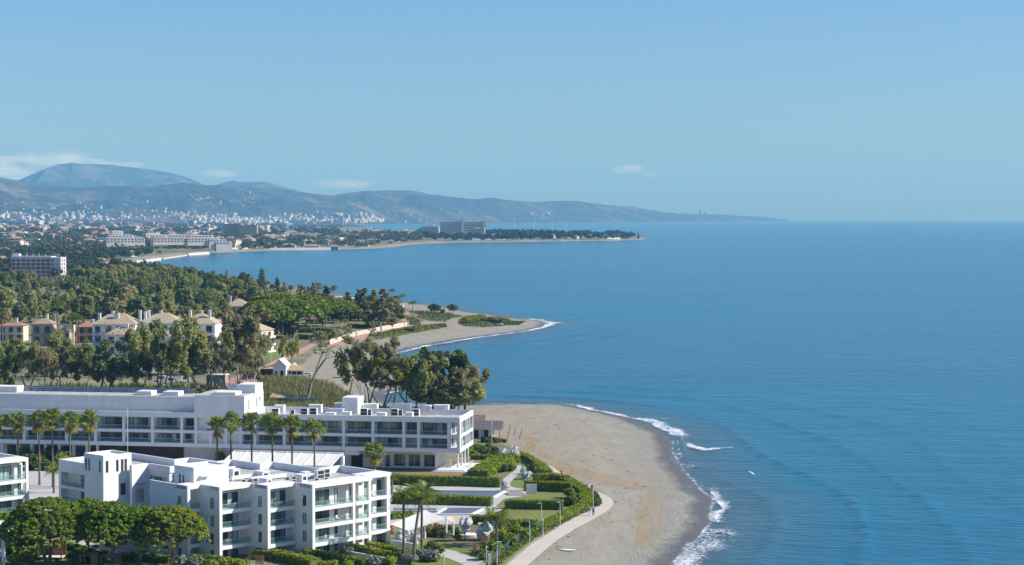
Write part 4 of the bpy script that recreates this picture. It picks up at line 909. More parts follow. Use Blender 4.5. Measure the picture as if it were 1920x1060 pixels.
# palms: every frond of a near palm is a part
def fan_frond(seed, ln=1.15, fan=.95, droop=.25):
    r = random.Random(seed); mb = MB(); mb.tube([(0, 0, 0), (ln * .6, 0, .05), (ln, 0, -droop * .3)], [.045, .03, .02], 3, False)
    nb = 11
    for k in range(nb):
        a = math.radians(-115 + 230 * k / (nb - 1)); w = math.radians(12); L_ = fan * (1 - .25 * abs(a) / 2) * r.uniform(.85, 1.1); c = (ln, 0, -droop * .3)
        p1 = (ln + math.cos(a - w) * L_ * .6, math.sin(a - w) * L_ * .6, -droop * .35 + .05); p2 = (ln + math.cos(a + w) * L_ * .6, math.sin(a + w) * L_ * .6, -droop * .35 - .05); p3 = (ln + math.cos(a) * L_, math.sin(a) * L_, -droop * (.9 + .5 * r.random()))
        mb.add([c, p1, p3, p2], [(0, 1, 2, 3)])
    return mb
def feather_frond(seed, ln=3.2, arch=1.0, leaf=.55):
    r = random.Random(seed); mb = MB(); pts = []
    for i in range(9):
        t = i / 8; pts.append(Vector((ln * (t - .14 * t * t * arch), 0, ln * (.42 * t - .62 * t * t * arch))))
    mb.tube(pts, [.05 - .005 * i for i in range(9)], 3, False)
    for i in range(1, 17):
        t = i / 16.5; k = t * 8; a, b_ = int(k), min(8, int(k) + 1); p = pts[a].lerp(pts[b_], k - a); l = leaf * (math.sin(math.pi * min(1, .12 + .95 * t)) ** .6 + .1)
        for s in (-1, 1):
            q = p + Vector((.35 * l, s * l, -.35 * l + r.gauss(0, .04))); m = (p + q) / 2
            mb.add([p[:], (m + Vector((.06, 0, .02)))[:], q[:], (m + Vector((-.06, 0, -.02)))[:]], [(0, 1, 2, 3)])
    return mb
FAN = [fan_frond(s).mesh('fan_frond_mesh', m_palm) for s in range(3)]
FAN_OLD = [fan_frond(s + 10, droop=.6).mesh('old_fan_frond_mesh', m_palmdry) for s in range(2)]
FEA = [feather_frond(s, 3.2, a).mesh('feather_frond_mesh', m_palm) for s, a in ((1, .85), (2, 1.05), (3, 1.25))]
def palm_trunk(h, r0, r1, skirt=0.0, lean=0.0, seed=0):
    r = random.Random(seed); pts = []; rr = []
    for i in range(9):
        t = i / 8; pts.append((lean * t * t, 0, -.4 + (h + .4) * t)); rr.append((r0 * 1.4 if i == 0 else r0 + (r1 - r0) * t) * (1 + .06 * (i % 2)))
    return MB().tube(pts, rr, 8)
def fan_palm(x, y, h, label, group, seed=0, old=14, n=30, sc=1.0, z0=0.0):
    r = random.Random(seed); o = empty('fan_palm', label, 'palm tree', (x, y, z0 + drop(x, y)), r.uniform(0, 6), group)
    palm_trunk(h, .22, .17, seed=seed).build('trunk', m_palmbark, o)
    sk = MB()
    for k in range(26):
        a = r.uniform(0, 6.28); z1 = h - r.uniform(.2, .9); q = .18 + .3 * r.random()
        sk.add([(q * math.cos(a - .35) * .6, q * math.sin(a - .35) * .6, z1), (q * math.cos(a + .35) * .6, q * math.sin(a + .35) * .6, z1), (q * 1.7 * math.cos(a + .2), q * 1.7 * math.sin(a + .2), z1 - r.uniform(.6, 1.5)), (q * 1.7 * math.cos(a - .2), q * 1.7 * math.sin(a - .2), z1 - r.uniform(.6, 1.5))], [(0, 1, 2, 3)])
    sk.build('dead_leaf_skirt', plain('dead_palm_leaf', (.17, .12, .07), .95, .3, 2.0), o)
    for k in range(n + old):
        a = k * 2.399 + r.gauss(0, .2); e = math.radians(78 - 95 * (k / n) + r.gauss(0, 7)) if k < n else math.radians(-35 - r.random() * 30)
        s = sc * r.uniform(.85, 1.15); m = r.choice(FAN) if k < n else r.choice(FAN_OLD)
        link('frond', m, o, (0, 0, h - (.05 if k < n else .25)), (r.gauss(0, .5), -e, a), (s, s, s))
    return o
def feather_palm(x, y, h, label, group, seed=0, n=38, sc=1.0, z0=0.0, lean=0.0):
    r = random.Random(seed); o = empty('feather_palm', label, 'palm tree', (x, y, z0 + drop(x, y)), r.uniform(0, 6) if not lean else 0, group)
    palm_trunk(h, .24, .20, lean=lean, seed=seed).build('trunk', m_palmbark, o)
    for k in range(n):
        a = k * 2.399 + r.gauss(0, .15); e = math.radians(62 - 85 * k / n + r.gauss(0, 6)); s = sc * r.uniform(.85, 1.1)
        link('frond', FEA[min(2, int(3 * k / n))], o, (lean, 0, h), (r.gauss(0, .15), -e * .7, a), (s, s, s))
    return o
def joined_palm(seed, feather=False, h=12):
    r = random.Random(seed); src = FEA if feather else FAN; V = []; Fc = []
    for k in range(30):
        a = k * 2.399; e = math.radians(70 - 105 * k / 30); m = r.choice(src); M = Matrix.Translation((0, 0, h)) @ Euler((r.gauss(0, .4), -e * (.7 if feather else 1), a)).to_matrix().to_4x4()
        b0 = len(V); V.extend([(M @ v.co)[:] for v in m.vertices]); Fc.extend([tuple(b0 + i for i in p.vertices) for p in m.polygons])
    me = bpy.data.meshes.new('palm_crown_mesh'); me.from_pydata(V, [], Fc); me.materials.append(m_palm)
    return palm_trunk(h, .2, .16).mesh('palm_trunk_mesh', m_palmbark), me
def tree(name, meshes, x, y, label, group=None, sc=1.0, rot=None, z=None, cat='tree', wide=1.0):
    z0 = zg(x, y) if z is None else z + drop(x, y)
    o = empty(name, label, cat, (x, y, z0), rnd.uniform(0, 6.28) if rot is None else rot, group, 1.0); o.scale = (sc * wide, sc * wide, sc)
    link('trunk', meshes[0], o); link('crown', meshes[1], o); return o
# clipped hedges: a leafy box that follows a line
def hedge(pts_px, h, w, label, mat=None, group=None, z=0.0, dens=26, size=.16, name='hedge', cat='hedge', lumpy=.10, seed=None, world=False):
    P = [Vector((*(p if world else G(p[0], p[1], z)), 0)) for p in pts_px]; seed = seed or rnd.randint(0, 9999); r = np.random.RandomState(seed)
    c0 = P[0].copy(); P = [p - c0 for p in P]; V_ = []; core = MB(); acc = 0
    for a, b_ in zip(P[:-1], P[1:]):
        d = b_ - a; ln = d.length
        if ln < .05: continue
        d.normalize(); nrm = Vector((-d.y, d.x, 0)); n = int(dens * ln * (2 * h + w)); k = r.rand(n); side = r.rand(n); t = r.rand(n) * (ln + .3) - .15
        tot = 2 * h + w; top = side < w / tot; left = (~top) & (side < (w + h) / tot)
        q = np.where(top, (r.rand(n) - .5) * w, np.where(left, -w / 2, w / 2)); zz = np.where(top, h, r.rand(n) * h)
        p = np.stack([a.x + d.x * t + nrm.x * q, a.y + d.y * t + nrm.y * q, zz], -1)
        nn = np.where(top[:, None], np.array([0, 0, 1.0]), np.where(left[:, None], -np.array(nrm[:]), np.array(nrm[:]))) + r.normal(size=(n, 3)) * .55
        nn /= np.linalg.norm(nn, axis=1)[:, None]; bulge = (vnoise(p[:, 0] * .8 + 50, p[:, 1] * .8 + p[:, 2] + 50) - .4) * lumpy * 4
        p = p + nn * bulge[:, None]
        tt = np.cross(nn, r.normal(size=(n, 3))); tt /= np.linalg.norm(tt, axis=1)[:, None]; bb = np.cross(nn, tt); s = size * (.6 + .9 * r.rand(n))[:, None]
        V_.append(np.stack([p - tt * s, p - bb * s * .8, p + tt * s, p + bb * s * .8], 1).reshape(-1, 3))
        e = nrm * (w / 2 - .12); core.add([(a - e)[:], (a + e)[:], (b_ + e)[:], (b_ - e)[:], ((a - e).x, (a - e).y, h - .12), ((a + e).x, (a + e).y, h - .12), ((b_ + e).x, (b_ + e).y, h - .12), ((b_ - e).x, (b_ - e).y, h - .12)], [(0, 3, 2, 1), (4, 5, 6, 7), (0, 1, 5, 4), (1, 2, 6, 5), (2, 3, 7, 6), (3, 0, 4, 7)])
    V = np.concatenate(V_); o = empty(name, label, cat, (c0.x, c0.y, z + drop(c0.x, c0.y)), 0, group)
    link('foliage', np_mesh('hedge_foliage', V, np.arange(len(V)).reshape(-1, 4), mat or m_hedge), o)
    core.build('twig_core', m_darkl, o); return o
def make_bush(seed, R=1.2, h=1.3, mat=None, n=700, size=.15):
    r = random.Random(seed); cl = [(r.gauss(0, R * .35), r.gauss(0, R * .35), h * r.uniform(.3, .7), R * r.uniform(.35, .55), R * r.uniform(.35, .55), h * .38) for _ in range(9)]
    return MB().tube([(0, 0, -.1), (0, 0, h * .5)], .05, 5).mesh('bush_stem', m_bark), leaf_mesh('bush_foliage', cl, n, size, seed, mat or m_shrub, shell=.6, up=.4)
# ------------------------------------------------------------------ garden, pools and promenade
def grass_mat(name, a, b_, sc=.12):
    m, nt, b, o = nodes(name)
    f = noise(nt, sc, 5, .65, coord='World'); f2 = noise(nt, 2.2, 3, .7, coord='World')
    L(nt, mix(nt, .4, ramp(nt, f, [(.3, a), (.7, b_)]), ramp(nt, f2, [(.3, tuple(x * .5 for x in a)), (.7, tuple(x * 1.2 for x in b_))])), b.inputs['Base Color']); b.inputs['Roughness'].default_value = .95
    bump(nt, b, f2, .5, .1); return m
m_lawn = grass_mat('clipped_lawn', (0.12, 0.16, 0.03), (0.20, 0.225, 0.05))
m_rough = grass_mat('rough_garden_soil', (0.10, 0.095, 0.035), (0.21, 0.165, 0.085), .3)
m_pave = plain('pale_paving', (0.47, 0.45, 0.42), .85, .08, .25, coord='World', bmp=.1)
m_path = plain('concrete_promenade', (0.54, 0.48, 0.41), .9, .07, .15, coord='World', bmp=.1)
m_deck = plain('brown_deck', (0.27, 0.165, 0.085), .85, .12, .5, coord='World', bmp=.1)
m_poolin = plain('pool_shade_grey', (0.13, 0.155, 0.19), .6, .12, .4, coord='World')  # shade of the pool floor put into the colour; steps use it too
m_poolw = plain('pool_wall', (0.66, 0.68, 0.70), .7, .06, .4, coord='World')
m_redpath = plain('pink_promenade', (0.46, 0.27, 0.22), .9, .08, .2, coord='World')
def sheet(name, pts, z, mat, th=.05, px=True, label=None):
    P = [G(a, b_, z) for a, b_ in pts] if px else pts
    mb = MB(); n = len(P); ar = sum(P[i][0] * P[(i + 1) % n][1] - P[(i + 1) % n][0] * P[i][1] for i in range(n))
    if ar < 0: P = P[::-1]
    vs = [(x, y, z - th + drop(x, y)) for x, y in P] + [(x, y, z + drop(x, y)) for x, y in P]
    mb.add(vs, [tuple(range(n, 2 * n))] + [(i, (i + 1) % n, n + (i + 1) % n, n + i) for i in range(n)])
    return structure(mb.build(name, mat), label)
path_l = [(935, 1074), (949, 1060), (996, 1020.6), (1023, 1004), (1056, 983), (1089.5, 964.6), (1116, 953), (1123, 944), (1118.5, 931), (1106, 923), (1085, 910.6), (1062.5, 898), (1046, 890), (1031, 879), (1017, 871)]
path_r = [(972, 1074), (988, 1060), (1012.7, 1038), (1044, 1012), (1085, 987), (1122.7, 966.6), (1143.5, 954), (1150.7, 944), (1147.6, 935.5), (1133, 927), (1112, 919), (1088, 906.5), (1064, 894.5), (1048, 884.6), (1036.5, 875.5), (1021, 869.5)]
sheet('promenade', path_l + path_r[::-1], .06, m_path, label='pale concrete promenade curving along the beach')
sheet('lawn', [(738, 912), (930, 913), (968, 862), (990, 862), (1030, 884), (1080, 912), (1112, 930), (1116, 944), (1085, 961), (1040, 985), (1010, 1005), (960, 1045), (935, 1068), (700, 1068), (730, 1000)], .02, m_lawn, label='clipped lawn between the hedges')
sheet('garden_soil', [(760, 990), (890, 978), (960, 982), (985, 1000), (955, 1025), (900, 1042), (860, 1020), (790, 1010), (745, 1012)], .045, m_rough, label='planted soil with stones beside the shade sail')
sheet('garden_path', [(795, 1024), (800, 1021), (855, 1034), (905, 1052), (920, 1068), (865, 1068), (868, 1058), (840, 1047), (815, 1040)], .07, m_pave, label='pale garden path at the foot of the palms')
sheet('garden_path', [(938, 907), (945, 897), (968, 880), (966, 874), (976, 872), (980, 880), (962, 898), (954, 908)], .07, m_pave, label='winding pale garden path by the wrapped trees')
sheet('terrace', [(742, 897), (740, 888), (800, 885), (870, 880), (905, 866), (926, 867), (922, 872), (898, 897), (780, 897)], .05, m_deck, label='brown terrace beside the hotel')
sheet('pool_terrace', [(725, 910), (955, 911), (968, 915), (990, 918), (982, 930), (945, 935), (928, 950), (946, 953), (920, 966), (895, 982), (725, 985)], .06, m_pave, label='white paving around the pools')
sheet('lawn', [(0, 985), (100, 985), (175, 1012), (155, 1035), (100, 1068), (-30, 1068), (-30, 985)], .02, m_lawn, label='lawn beneath the stone pines')
sheet('lawn', [(100, 1036), (165, 1040), (185, 1068), (90, 1068)], .03, m_lawn, label='lawn in front of the timber cabana')
sheet('courtyard', [(55, 880), (128, 880), (128, 985), (55, 950)], .05, m_pave, label='white courtyard between the blocks')
sheet('garden_path', [(118, 1008), (128, 1007), (215, 1030), (300, 1046), (290, 1052), (190, 1036)], .05, m_pave, label='shaded grey path behind the pines')
sheet('garden_path', [(590, 1062), (640, 1066), (640, 1080), (560, 1080)], .05, m_pave, label='paved strip in front of the block')
sheet('bounce_sheet', [(-30, 868), (240, 868), (420, 872), (640, 876), (735, 886), (735, 900), (640, 930), (-30, 930)], .03, m_pave, label='added pale sheet bouncing sunlight onto the hotel front')  # unseen sheet added to throw sunlight up onto the hotel's shaded facade
# sunken pools: raised rim, floor coloured dark for the shade inside
def pool(pts_px, label, wall_h=.3):
    P = [G(a, b_, .1) for a, b_ in pts_px]; c = P[0]; o = empty('pool', label, 'pool', (c[0], c[1], .07 + drop(*c)), 0, 'drained pools below the hotel')
    Q = [(x - c[0], y - c[1]) for x, y in P]; mb = MB(); mb.prism(Q, .0, .012); mb.build('lining', m_poolin, o)  # dark floor colour stands for the shade within the rim
    n = len(Q)
    for i in range(n):
        a, b_ = Vector((*Q[i], 0)), Vector((*Q[(i + 1) % n], 0)); d = (b_ - a).normalized(); nr = Vector((-d.y, d.x, 0)) * .25
        w = MB(); w.prism([(a - nr)[:2], (b_ - nr)[:2], (b_ + nr)[:2], (a + nr)[:2]], -.05, wall_h + .003 * i); w.build('rim_wall', m_poolw, o)
    return o
pool([(752, 933), (925, 934), (946, 922.5), (795, 921)], 'drained pool with shade painted on its floor nearer the hotel')
pool([(815, 966), (884, 966), (908, 954.5), (836, 954)], 'drained pool with shade painted on its floor nearer the shade sail')
stp = empty('pool_steps', 'broad grey steps left of the lower drained pool', 'steps', (*G(733, 966, .1), .07), HR * .3)
for k in range(5): MB().box(0, 9.2 - .2 * k, .9 * k, .9 * k + 1.3, 0, .14 + .12 * k).build('step', m_pave if k % 2 else m_poolin, stp)
def hedges(lst, **k):
    for l in lst: hedge(*l[:4], **{**k, **(l[4] if len(l) > 4 else {})})
hedges([([(737, 908), (800, 911), (880, 912), (938, 914)], 2.0, 1.8, 'long clipped hedge between the hotel terrace and the upper pool'),
        ([(738, 944), (800, 946), (860, 947), (922, 949)], 1.8, 2.0, 'thick bright hedge between the two drained pools'),
        ([(984, 920), (1030, 921.5), (1072, 923)], 2.0, 1.6, 'dark clipped hedge at the back of the right-hand lawn'),
        ([(948, 954), (1000, 955), (1054, 956)], 1.7, 1.4, 'straight clipped hedge dividing the two lawns'),
        ([(733, 975), (772, 970)], 1.2, 1.2, 'short low hedge beside the block by the shade sail'),
        ([(886, 982), (925, 984), (960, 992), (1005, 990)], 1.6, 1.4, 'dark hedge behind the feather palm at the lawn edge'),
        ([(985, 1006), (1010, 996), (1040, 982), (1072, 966), (1096, 952), (1103, 941), (1097, 928), (1082, 916), (1066, 907), (1050, 902)], 1.1, 2.2, 'long curving bright green hedge along the promenade'),
        ([(1000, 902), (1035, 901), (1064, 905)], 1.5, 1.6, 'bushy hedge bordering the promenade near the wrapped bushes'),
        ([(963, 856), (985, 861), (1000, 870), (1018, 882), (1028, 892)], 1.3, 1.6, 'dark hedge running along the top of the beach'),
        ([(884, 861), (925, 863), (938, 866)], 1.1, 1.2, 'low hedge edging the top of the brown terrace'),
        ([(896, 897), (912, 888), (930, 876), (948, 868), (960, 866)], 1.7, 4.5, 'broad bright green shrub bank right of the brown terrace', {'lumpy': .3, 'size': .2}),
        ([(478, 1046), (520, 1050), (560, 1058), (592, 1066)], 1.5, 2.2, 'bright clipped hedge at the foot of the staggered block', {}),
        ([(598, 1064), (630, 1065)], 1.0, 1.6, 'short bright hedge continuing the one at the block foot'),
        ([(592, 1046), (630, 1053), (686, 1064)], 1.3, 1.5, 'dark clipped hedge below the fourth bay of the block'),
        ([(657, 1035), (690, 1042), (728, 1052)], 1.4, 1.6, 'dark clipped hedge stepping down right of the round bush'),
        ([(692, 1029), (725, 1037), (768, 1046)], 1.2, 1.5, 'dark clipped hedge by the low white wall'),
        ([(40, 1045), (75, 1043), (110, 1042)], 1.5, 1.2, 'dark hedge behind the timber cabana, left part'),
        ([(120, 1040), (150, 1044), (190, 1060)], 1.6, 2.0, 'dark rounded hedge right of the timber cabana'),
        ([(225, 1050), (270, 1052), (320, 1056)], 1.2, 1.6, 'dark low hedge in the shade of the pines'),
        ([(362, 1056), (400, 1058), (415, 1060)], 1.3, 1.8, 'dark hedge at the foot of the shaded flank')])
m_lowwall = m_white2
def low_wall(a, b_, h, label):
    p, q = Vector((*G(*a), 0)), Vector((*G(*b_), 0)); d = q - p; o = MB().box(0, d.length, -.15, .15, -.2, h).build('garden_wall', m_lowwall, None, loc=(p.x, p.y, drop(p.x, p.y)), rot=(0, 0, math.atan2(d.y, d.x))); tag(o, label, 'wall', None)
low_wall((733, 1028), (777, 1036), 1.5, 'low cream garden wall beside the right end of the block')
low_wall((656, 1046), (722, 1058), 1.1, 'low white garden wall between two dark hedges')
BUSH = [make_bush(s, mat=mt) for s, mt in ((1, m_shrub), (2, m_shrub), (3, m_hedge), (4, m_grey), (5, m_darkl))]
def bush(px, py, k, sc, label, group=None, wide=1.0):
    x, y = G(px, py); return tree('bush', BUSH[k], x, y, label, group, sc, cat='bush', wide=wide)
for a_ in [(577, 1050, 4, 1.7, 'dark clipped bush against the fourth column of the block'), (648, 1044, 3, 1.4, 'round grey-green bush beside the last wide bay'), (795, 1051, 3, 1.5, 'spreading silver shrub under the three palms'), (815, 1052, 3, 1.4, 'silver shrub right of the three palms'), (768, 1058, 3, 1.3, 'grey-green shrub left of the palm trunks'),
           (810, 1037, 4, 1.5, 'dark leafy shrub at the bend of the garden path'), (822, 1040, 4, 1.3, 'dark shrub beside the start of the garden path'), (811, 1054, 2, .7, 'small bright green shrub under the palms'), (735, 1060, 2, 1.2, 'light green shrub at the bottom near the block'), (700, 1062, 3, 1.3, 'silver shrub at the bottom edge below the hedges'), (655, 1066, 2, 1.1, 'light green shrub at the bottom edge in the middle'), (745, 1052, 2, 1.1, 'light green shrub at the end of a dark hedge'),
           (812, 1006, 0, 1.3, 'olive shrub on the stony bed'), (830, 1008, 0, 1.1, 'tall thin shrub on the stony bed'), (856, 1005, 4, 1.2, 'dark ball shrub beside the wrapped tree'), (860, 1014, 4, .9, 'small dark shrub in front of the ball shrub'), (800, 1003, 0, 1.2, 'dry shrub beside the palm trunk'), (820, 998, 0, 1.1, 'low shrub under the shade sail'), (842, 999, 0, 1.0, 'low hedge-like shrub by the round seat'),
           (950, 1010, 2, 1.6, 'leafy green shrub right of the climbing frame'), (960, 1003, 0, 1.7, 'yellowish big-leaved shrub by the fence'), (940, 1020, 2, 1.8, 'green shrub mass near the fence, lower'), (925, 1040, 2, 1.9, 'green shrub mass next to the tall lamp'), (945, 1030, 4, 1.8, 'dark shrub beside the fence'), (970, 1012, 2, 1.8, 'green shrub mass below the lawn hedge'), (985, 1000, 4, 1.7, 'dark shrub where hedge and fence meet'), (905, 1050, 4, 1.4, 'dark shrub by the bollard at the bottom'),
           (1072, 935, 4, 1.6, 'dark planting inside the curved hedge, upper'), (1082, 943, 2, 1.5, 'mixed planting inside the curved hedge'), (1070, 948, 0, 1.4, 'olive planting inside the curved hedge, lower'), (1000, 885, 4, 1.5, 'dark shrub above the winding path'), (1012, 890, 2, 1.3, 'green shrub by the beach hedge'), (945, 885, 4, 1.3, 'dark spiky shrub in the bright shrub bank'), (958, 884, 4, 1.2, 'dark shrub at the right of the bright shrub bank'), (925, 879, 0, 1.4, 'yellowish shrub in the bright shrub bank'), (905, 852, 4, 1.6, 'dark shrub behind the hotel end'), (893, 848, 2, 1.6, 'bright shrub close to the hotel end'), (915, 846, 4, 1.5, 'dark shrub at the back of the small lawn'), (930, 853, 4, 1.5, 'dark shrub left of the wrapped trees'), (880, 856, 2, 1.4, 'bright shrub under the hotel end face'),
           (12, 1050, 2, 2.2, 'bright green bush by the glass balustrade, nearer the corner'), (40, 1058, 2, 1.8, 'bright green bush right of the glass balustrade'), (28, 1036, 0, 1.6, 'olive bush behind the glass balustrade'), (55, 1020, 0, 1.4, 'small tree-like bush on the pine lawn'), (30, 1022, 4, 1.5, 'dark bush on the pine lawn'), (165, 1052, 0, 1.7, 'spiky bush between cabana and pines'), (150, 1060, 0, 1.2, 'small spiky bush at the lawn edge'), (340, 1063, 3, 1.5, 'grey bush at the foot of the pines'), (370, 1066, 3, 1.5, 'grey bush near the shaded flank'), (395, 1068, 2, 1.4, 'green bush at the bottom by the first bay'), (430, 1066, 2, 1.4, 'green bush at the bottom by the second bay'), (455, 1068, 2, 1.3, 'yellow-green bush at the bottom by the timber planter'),
           (62, 880, 0, 2.6, 'olive bush behind the neighbouring block'), (80, 882, 4, 2.4, 'dark bush in the courtyard planting'), (110, 876, 2, 2.2, 'bright bush in the courtyard planting'), (95, 866, 0, 2.6, 'leafy bush below the left palms'), (122, 872, 0, 2.3, 'leafy bush beside the loggia block'), (50, 866, 4, 2.5, 'dark bush below the left palms')]: bush(*a_)
# green verge between fence and promenade
hedges([([(925, 1062), (960, 1035), (992, 1012), (1015, 1000), (1045, 984), (1075, 968), (1100, 957)], .55, 1.1, 'low ivy verge along the promenade edge', {'lumpy': .25}), ([(1118, 950), (1121, 942), (1113, 930), (1098, 922)], .6, 1.4, 'low verge at the bend of the promenade', {'lumpy': .25})], mat=m_shrub)
# fence posts and mesh
fp = [Vector((*G(a, b_), 0)) for a, b_ in [(918, 1062), (935, 1047), (953, 1032), (970, 1019), (987, 1007), (1003, 998), (1017, 990)]]
fo = empty('wire_fence', 'green wire fence climbing beside the promenade verge', 'fence', (fp[0].x, fp[0].y, drop(fp[0].x, fp[0].y)))
m_fence, nt, b, o = nodes('fence_wire'); b.inputs['Base Color'].default_value = (.10, .16, .15, 1); tb = N(nt, 'ShaderNodeBsdfTransparent'); mx = N(nt, 'ShaderNodeMixShader'); mx.inputs[0].default_value = .38; L(nt, tb.outputs[0], mx.inputs[1]); L(nt, b.outputs[0], mx.inputs[2]); L(nt, mx.outputs[0], o.inputs[0])
m_post = plain('fence_post', (.22, .28, .29), .6, .1)
for i, p in enumerate(fp):
    q = p - fp[0]; MB().tube([(q.x, q.y, 0), (q.x, q.y, 1.7)], .06, 6).build('post', m_post, fo)
    if i: r0 = fp[i - 1] - fp[0]; MB().add([(r0.x, r0.y, .15), (q.x, q.y, .15), (q.x, q.y, 1.6), (r0.x, r0.y, 1.6)], [(0, 1, 2, 3)]).build('wire_mesh', m_fence, fo)
MB().box(-.25, .25, -.25, .25, 0, 2.0).build('gate_pillar', m_white, fo)
# lamps
m_lamp = plain('lamp_post_paint', (.55, .60, .64), .45, .06)
def lamp(px, py, top, label, arm=1, short=False):
    x, y = G(px, py); h = ZAT(top, math.hypot(x, y)); o = empty('lamp_post', label, 'street lamp', (x, y, drop(x, y)), 0, 'lamp posts along promenade and garden')
    MB().tube([(0, 0, -.1), (0, 0, .5), (0, 0, h)], [.11, .075, .05], 8).build('pole', m_lamp, o)
    hb = MB()
    if arm: hb.box(-.08, 1.0 * arm if arm > 0 else .08, -.14, .14, h, h + .12) if arm > 0 else hb.box(arm, .08, -.14, .14, h, h + .12)
    else: hb.tube([(0, 0, h), (0, 0, h + .35)], .14, 8)
    hb.build('lamp_head', m_lamp, o)
for a_ in [(1004, 871, 847, 'white lamp post on the upper promenade, farthest along the beach', 0), (1037, 891, 868, 'white lamp post beside the path start, second farthest', 0), (1087, 914, 890, 'white lamp post on the promenade behind the group of walkers', 0), (1112, 951, 925, 'white lamp post at the promenade bend', 0), (1050, 985, 945, 'tall lamp post with a blue head right of the dividing hedge', -.6), (1015, 977, 947, 'lamp post standing on the lawn edge with a short arm', -.7),
           (993, 1016, 976, 'lamp post between the fence and the lawn with a short arm', .7), (1018, 1006, 979, 'short lamp post behind the fence', 0), (932, 1062, 1020, 'tall lamp post at the bottom end of the fence with arm', .8), (912, 1056, 1031, 'thick short lamp post near the gate pillar', 0), (833, 1066, 1046, 'small lamp post on the lawn at the bottom', 0)]: lamp(*a_)
lamp(882, 840, 818, 'white lamp post right behind the hotel end face', 0); lamp(922, 846, 795, 'thin tall white pole behind the dark shrubs near the beach hut', 0)
x, y = G(239.5, 875); MB().tube([(0, 0, 0), (0, 0, 13.5)], .06, 6).build('flag_pole', m_lamp, None, loc=(x, y, drop(x, y))); tag(bpy.data.objects['flag_pole'], 'thin pale flag pole rising behind the slit-window tower', 'pole')
# netted trees (crowns wrapped in pale shade net)
m_net, nt, b, o = nodes('shade_net'); f = noise(nt, 1.7, 6, .7); L(nt, ramp(nt, f, [(.32, (.14, .16, .17)), (.5, (.42, .45, .47)), (.66, (.74, .75, .76))]), b.inputs['Base Color']); b.inputs['Roughness'].default_value = .8; bump(nt, b, noise(nt, 3, 5, .7), .8, .3)
def net_ball(seed, rx, rz):
    r = np.random.RandomState(seed); nu, nv = 22, 14; V = []; 
    for j in range(nv + 1):
        for i in range(nu):
            a, t = 2 * math.pi * i / nu, math.pi * j / nv; d = np.array([math.sin(t) * math.cos(a), math.sin(t) * math.sin(a), math.cos(t)]); k = 1 + .75 * (vnoise(np.array([d[0] * 2.2 + seed * 3 + 20]), np.array([d[1] * 2.2 + d[2] * 2.4 + 20]))[0] - .5)
            V.append((d[0] * rx * k, d[1] * rx * k, d[2] * rz * k - (.25 * rz if d[2] < -.5 else 0)))
    F_ = [(j * nu + i, j * nu + (i + 1) % nu, (j + 1) * nu + (i + 1) % nu, (j + 1) * nu + i) for j in range(nv) for i in range(nu)]
    me = bpy.data.meshes.new('net_mesh'); me.from_pydata(V, [], F_); me.materials.append(m_net); me.polygons.foreach_set('use_smooth', [False] * len(F_)); me.update(); return me
def netted(px, py, top, w, label, seed):
    x, y = G(px, py); d = math.hypot(x, y); h = ZAT(top, d); o = empty('netted_tree', label, 'wrapped tree', (x, y, drop(x, y)), seed, 'trees wrapped in pale netting')
    rx = w / F_PX * d / 2; rz = min(rx * 1.05, h * .45)
    link('netting', net_ball(seed, rx, rz), o, (0, 0, h - rz)); MB().tube([(0, 0, -.1), (.1, 0, h * .3), (-.25, .1, h - rz)], [.14, .11, .07], 6).tube([(.1, 0, h * .3), (.5, .2, h - rz)], [.09, .05], 5).build('trunk', m_bark, o)
for i, a_ in enumerate([(945, 864, 844, 20, 'netted tree left of the pair at the top of the beach path'), (964, 863, 838, 22, 'netted tree right of the pair at the top of the beach path'), (873, 1015, 972, 22, 'pear shaped netted tree beside the round seat'), (907, 1014, 982, 30, 'large netted tree above the climbing frame'), (754, 1021, 997, 24, 'low netted bush left of the palm trunks'), (777, 1020, 996, 24, 'low netted bush behind the palm trunks'), (788, 916, 903, 22, 'netted bush in front of the long pool hedge'),
                        (981, 890, 878, 10, 'small netted shrub at the upper end of the little lawn'), (986, 899, 886, 14, 'netted shrub in the middle of the little lawn'), (993, 897, 886, 10, 'netted shrub right of the little lawn'), (1012, 890, 881, 9, 'tiny netted shrub in the beach hedge, left one'), (1021, 891, 883, 9, 'tiny netted shrub in the beach hedge, right one'), (948, 922, 905, 16, 'netted shape by the steps between hedge and lawn')]): netted(*a_, i + 1)
# shade sail
so = G(765, 1003); sail = empty('shade_sail', 'large white tensioned shade sail beside the block', 'shade sail', (so[0], so[1], drop(*so)))
m_sail = bpy.data.materials.new('sail_membrane'); m_sail.use_nodes = True; nt = m_sail.node_tree; nt.nodes.clear(); so_ = N(nt, 'ShaderNodeOutputMaterial'); sd_ = N(nt, 'ShaderNodeBsdfDiffuse'); st2 = N(nt, 'ShaderNodeBsdfTranslucent'); sm = N(nt, 'ShaderNodeMixShader'); sm.inputs[0].default_value = .4
sd_.inputs[0].default_value = st2.inputs[0].default_value = (.82, .81, .79, 1); L(nt, sd_.outputs[0], sm.inputs[1]); L(nt, st2.outputs[0], sm.inputs[2]); L(nt, sm.outputs[0], so_.inputs[0])
def at3(px, py, z): x, y = G(px, py, z); return Vector((x - so[0], y - so[1], z))
def hypar(a, b_, c, d, sag, n=10):
    mb = MB(); vs = []
    for i in range(n + 1):
        for j in range(n + 1):
            u, v = i / n, j / n; p = (a * (1 - u) + b_ * u) * (1 - v) + (d * (1 - u) + c * u) * v
            e = 4 * u * (1 - u) * 4 * v * (1 - v); vs.append((p.x, p.y, p.z - sag * e))
    mb.add(vs, [(i * (n + 1) + j, (i + 1) * (n + 1) + j, (i + 1) * (n + 1) + j + 1, i * (n + 1) + j + 1) for i in range(n) for j in range(n)])
    return mb
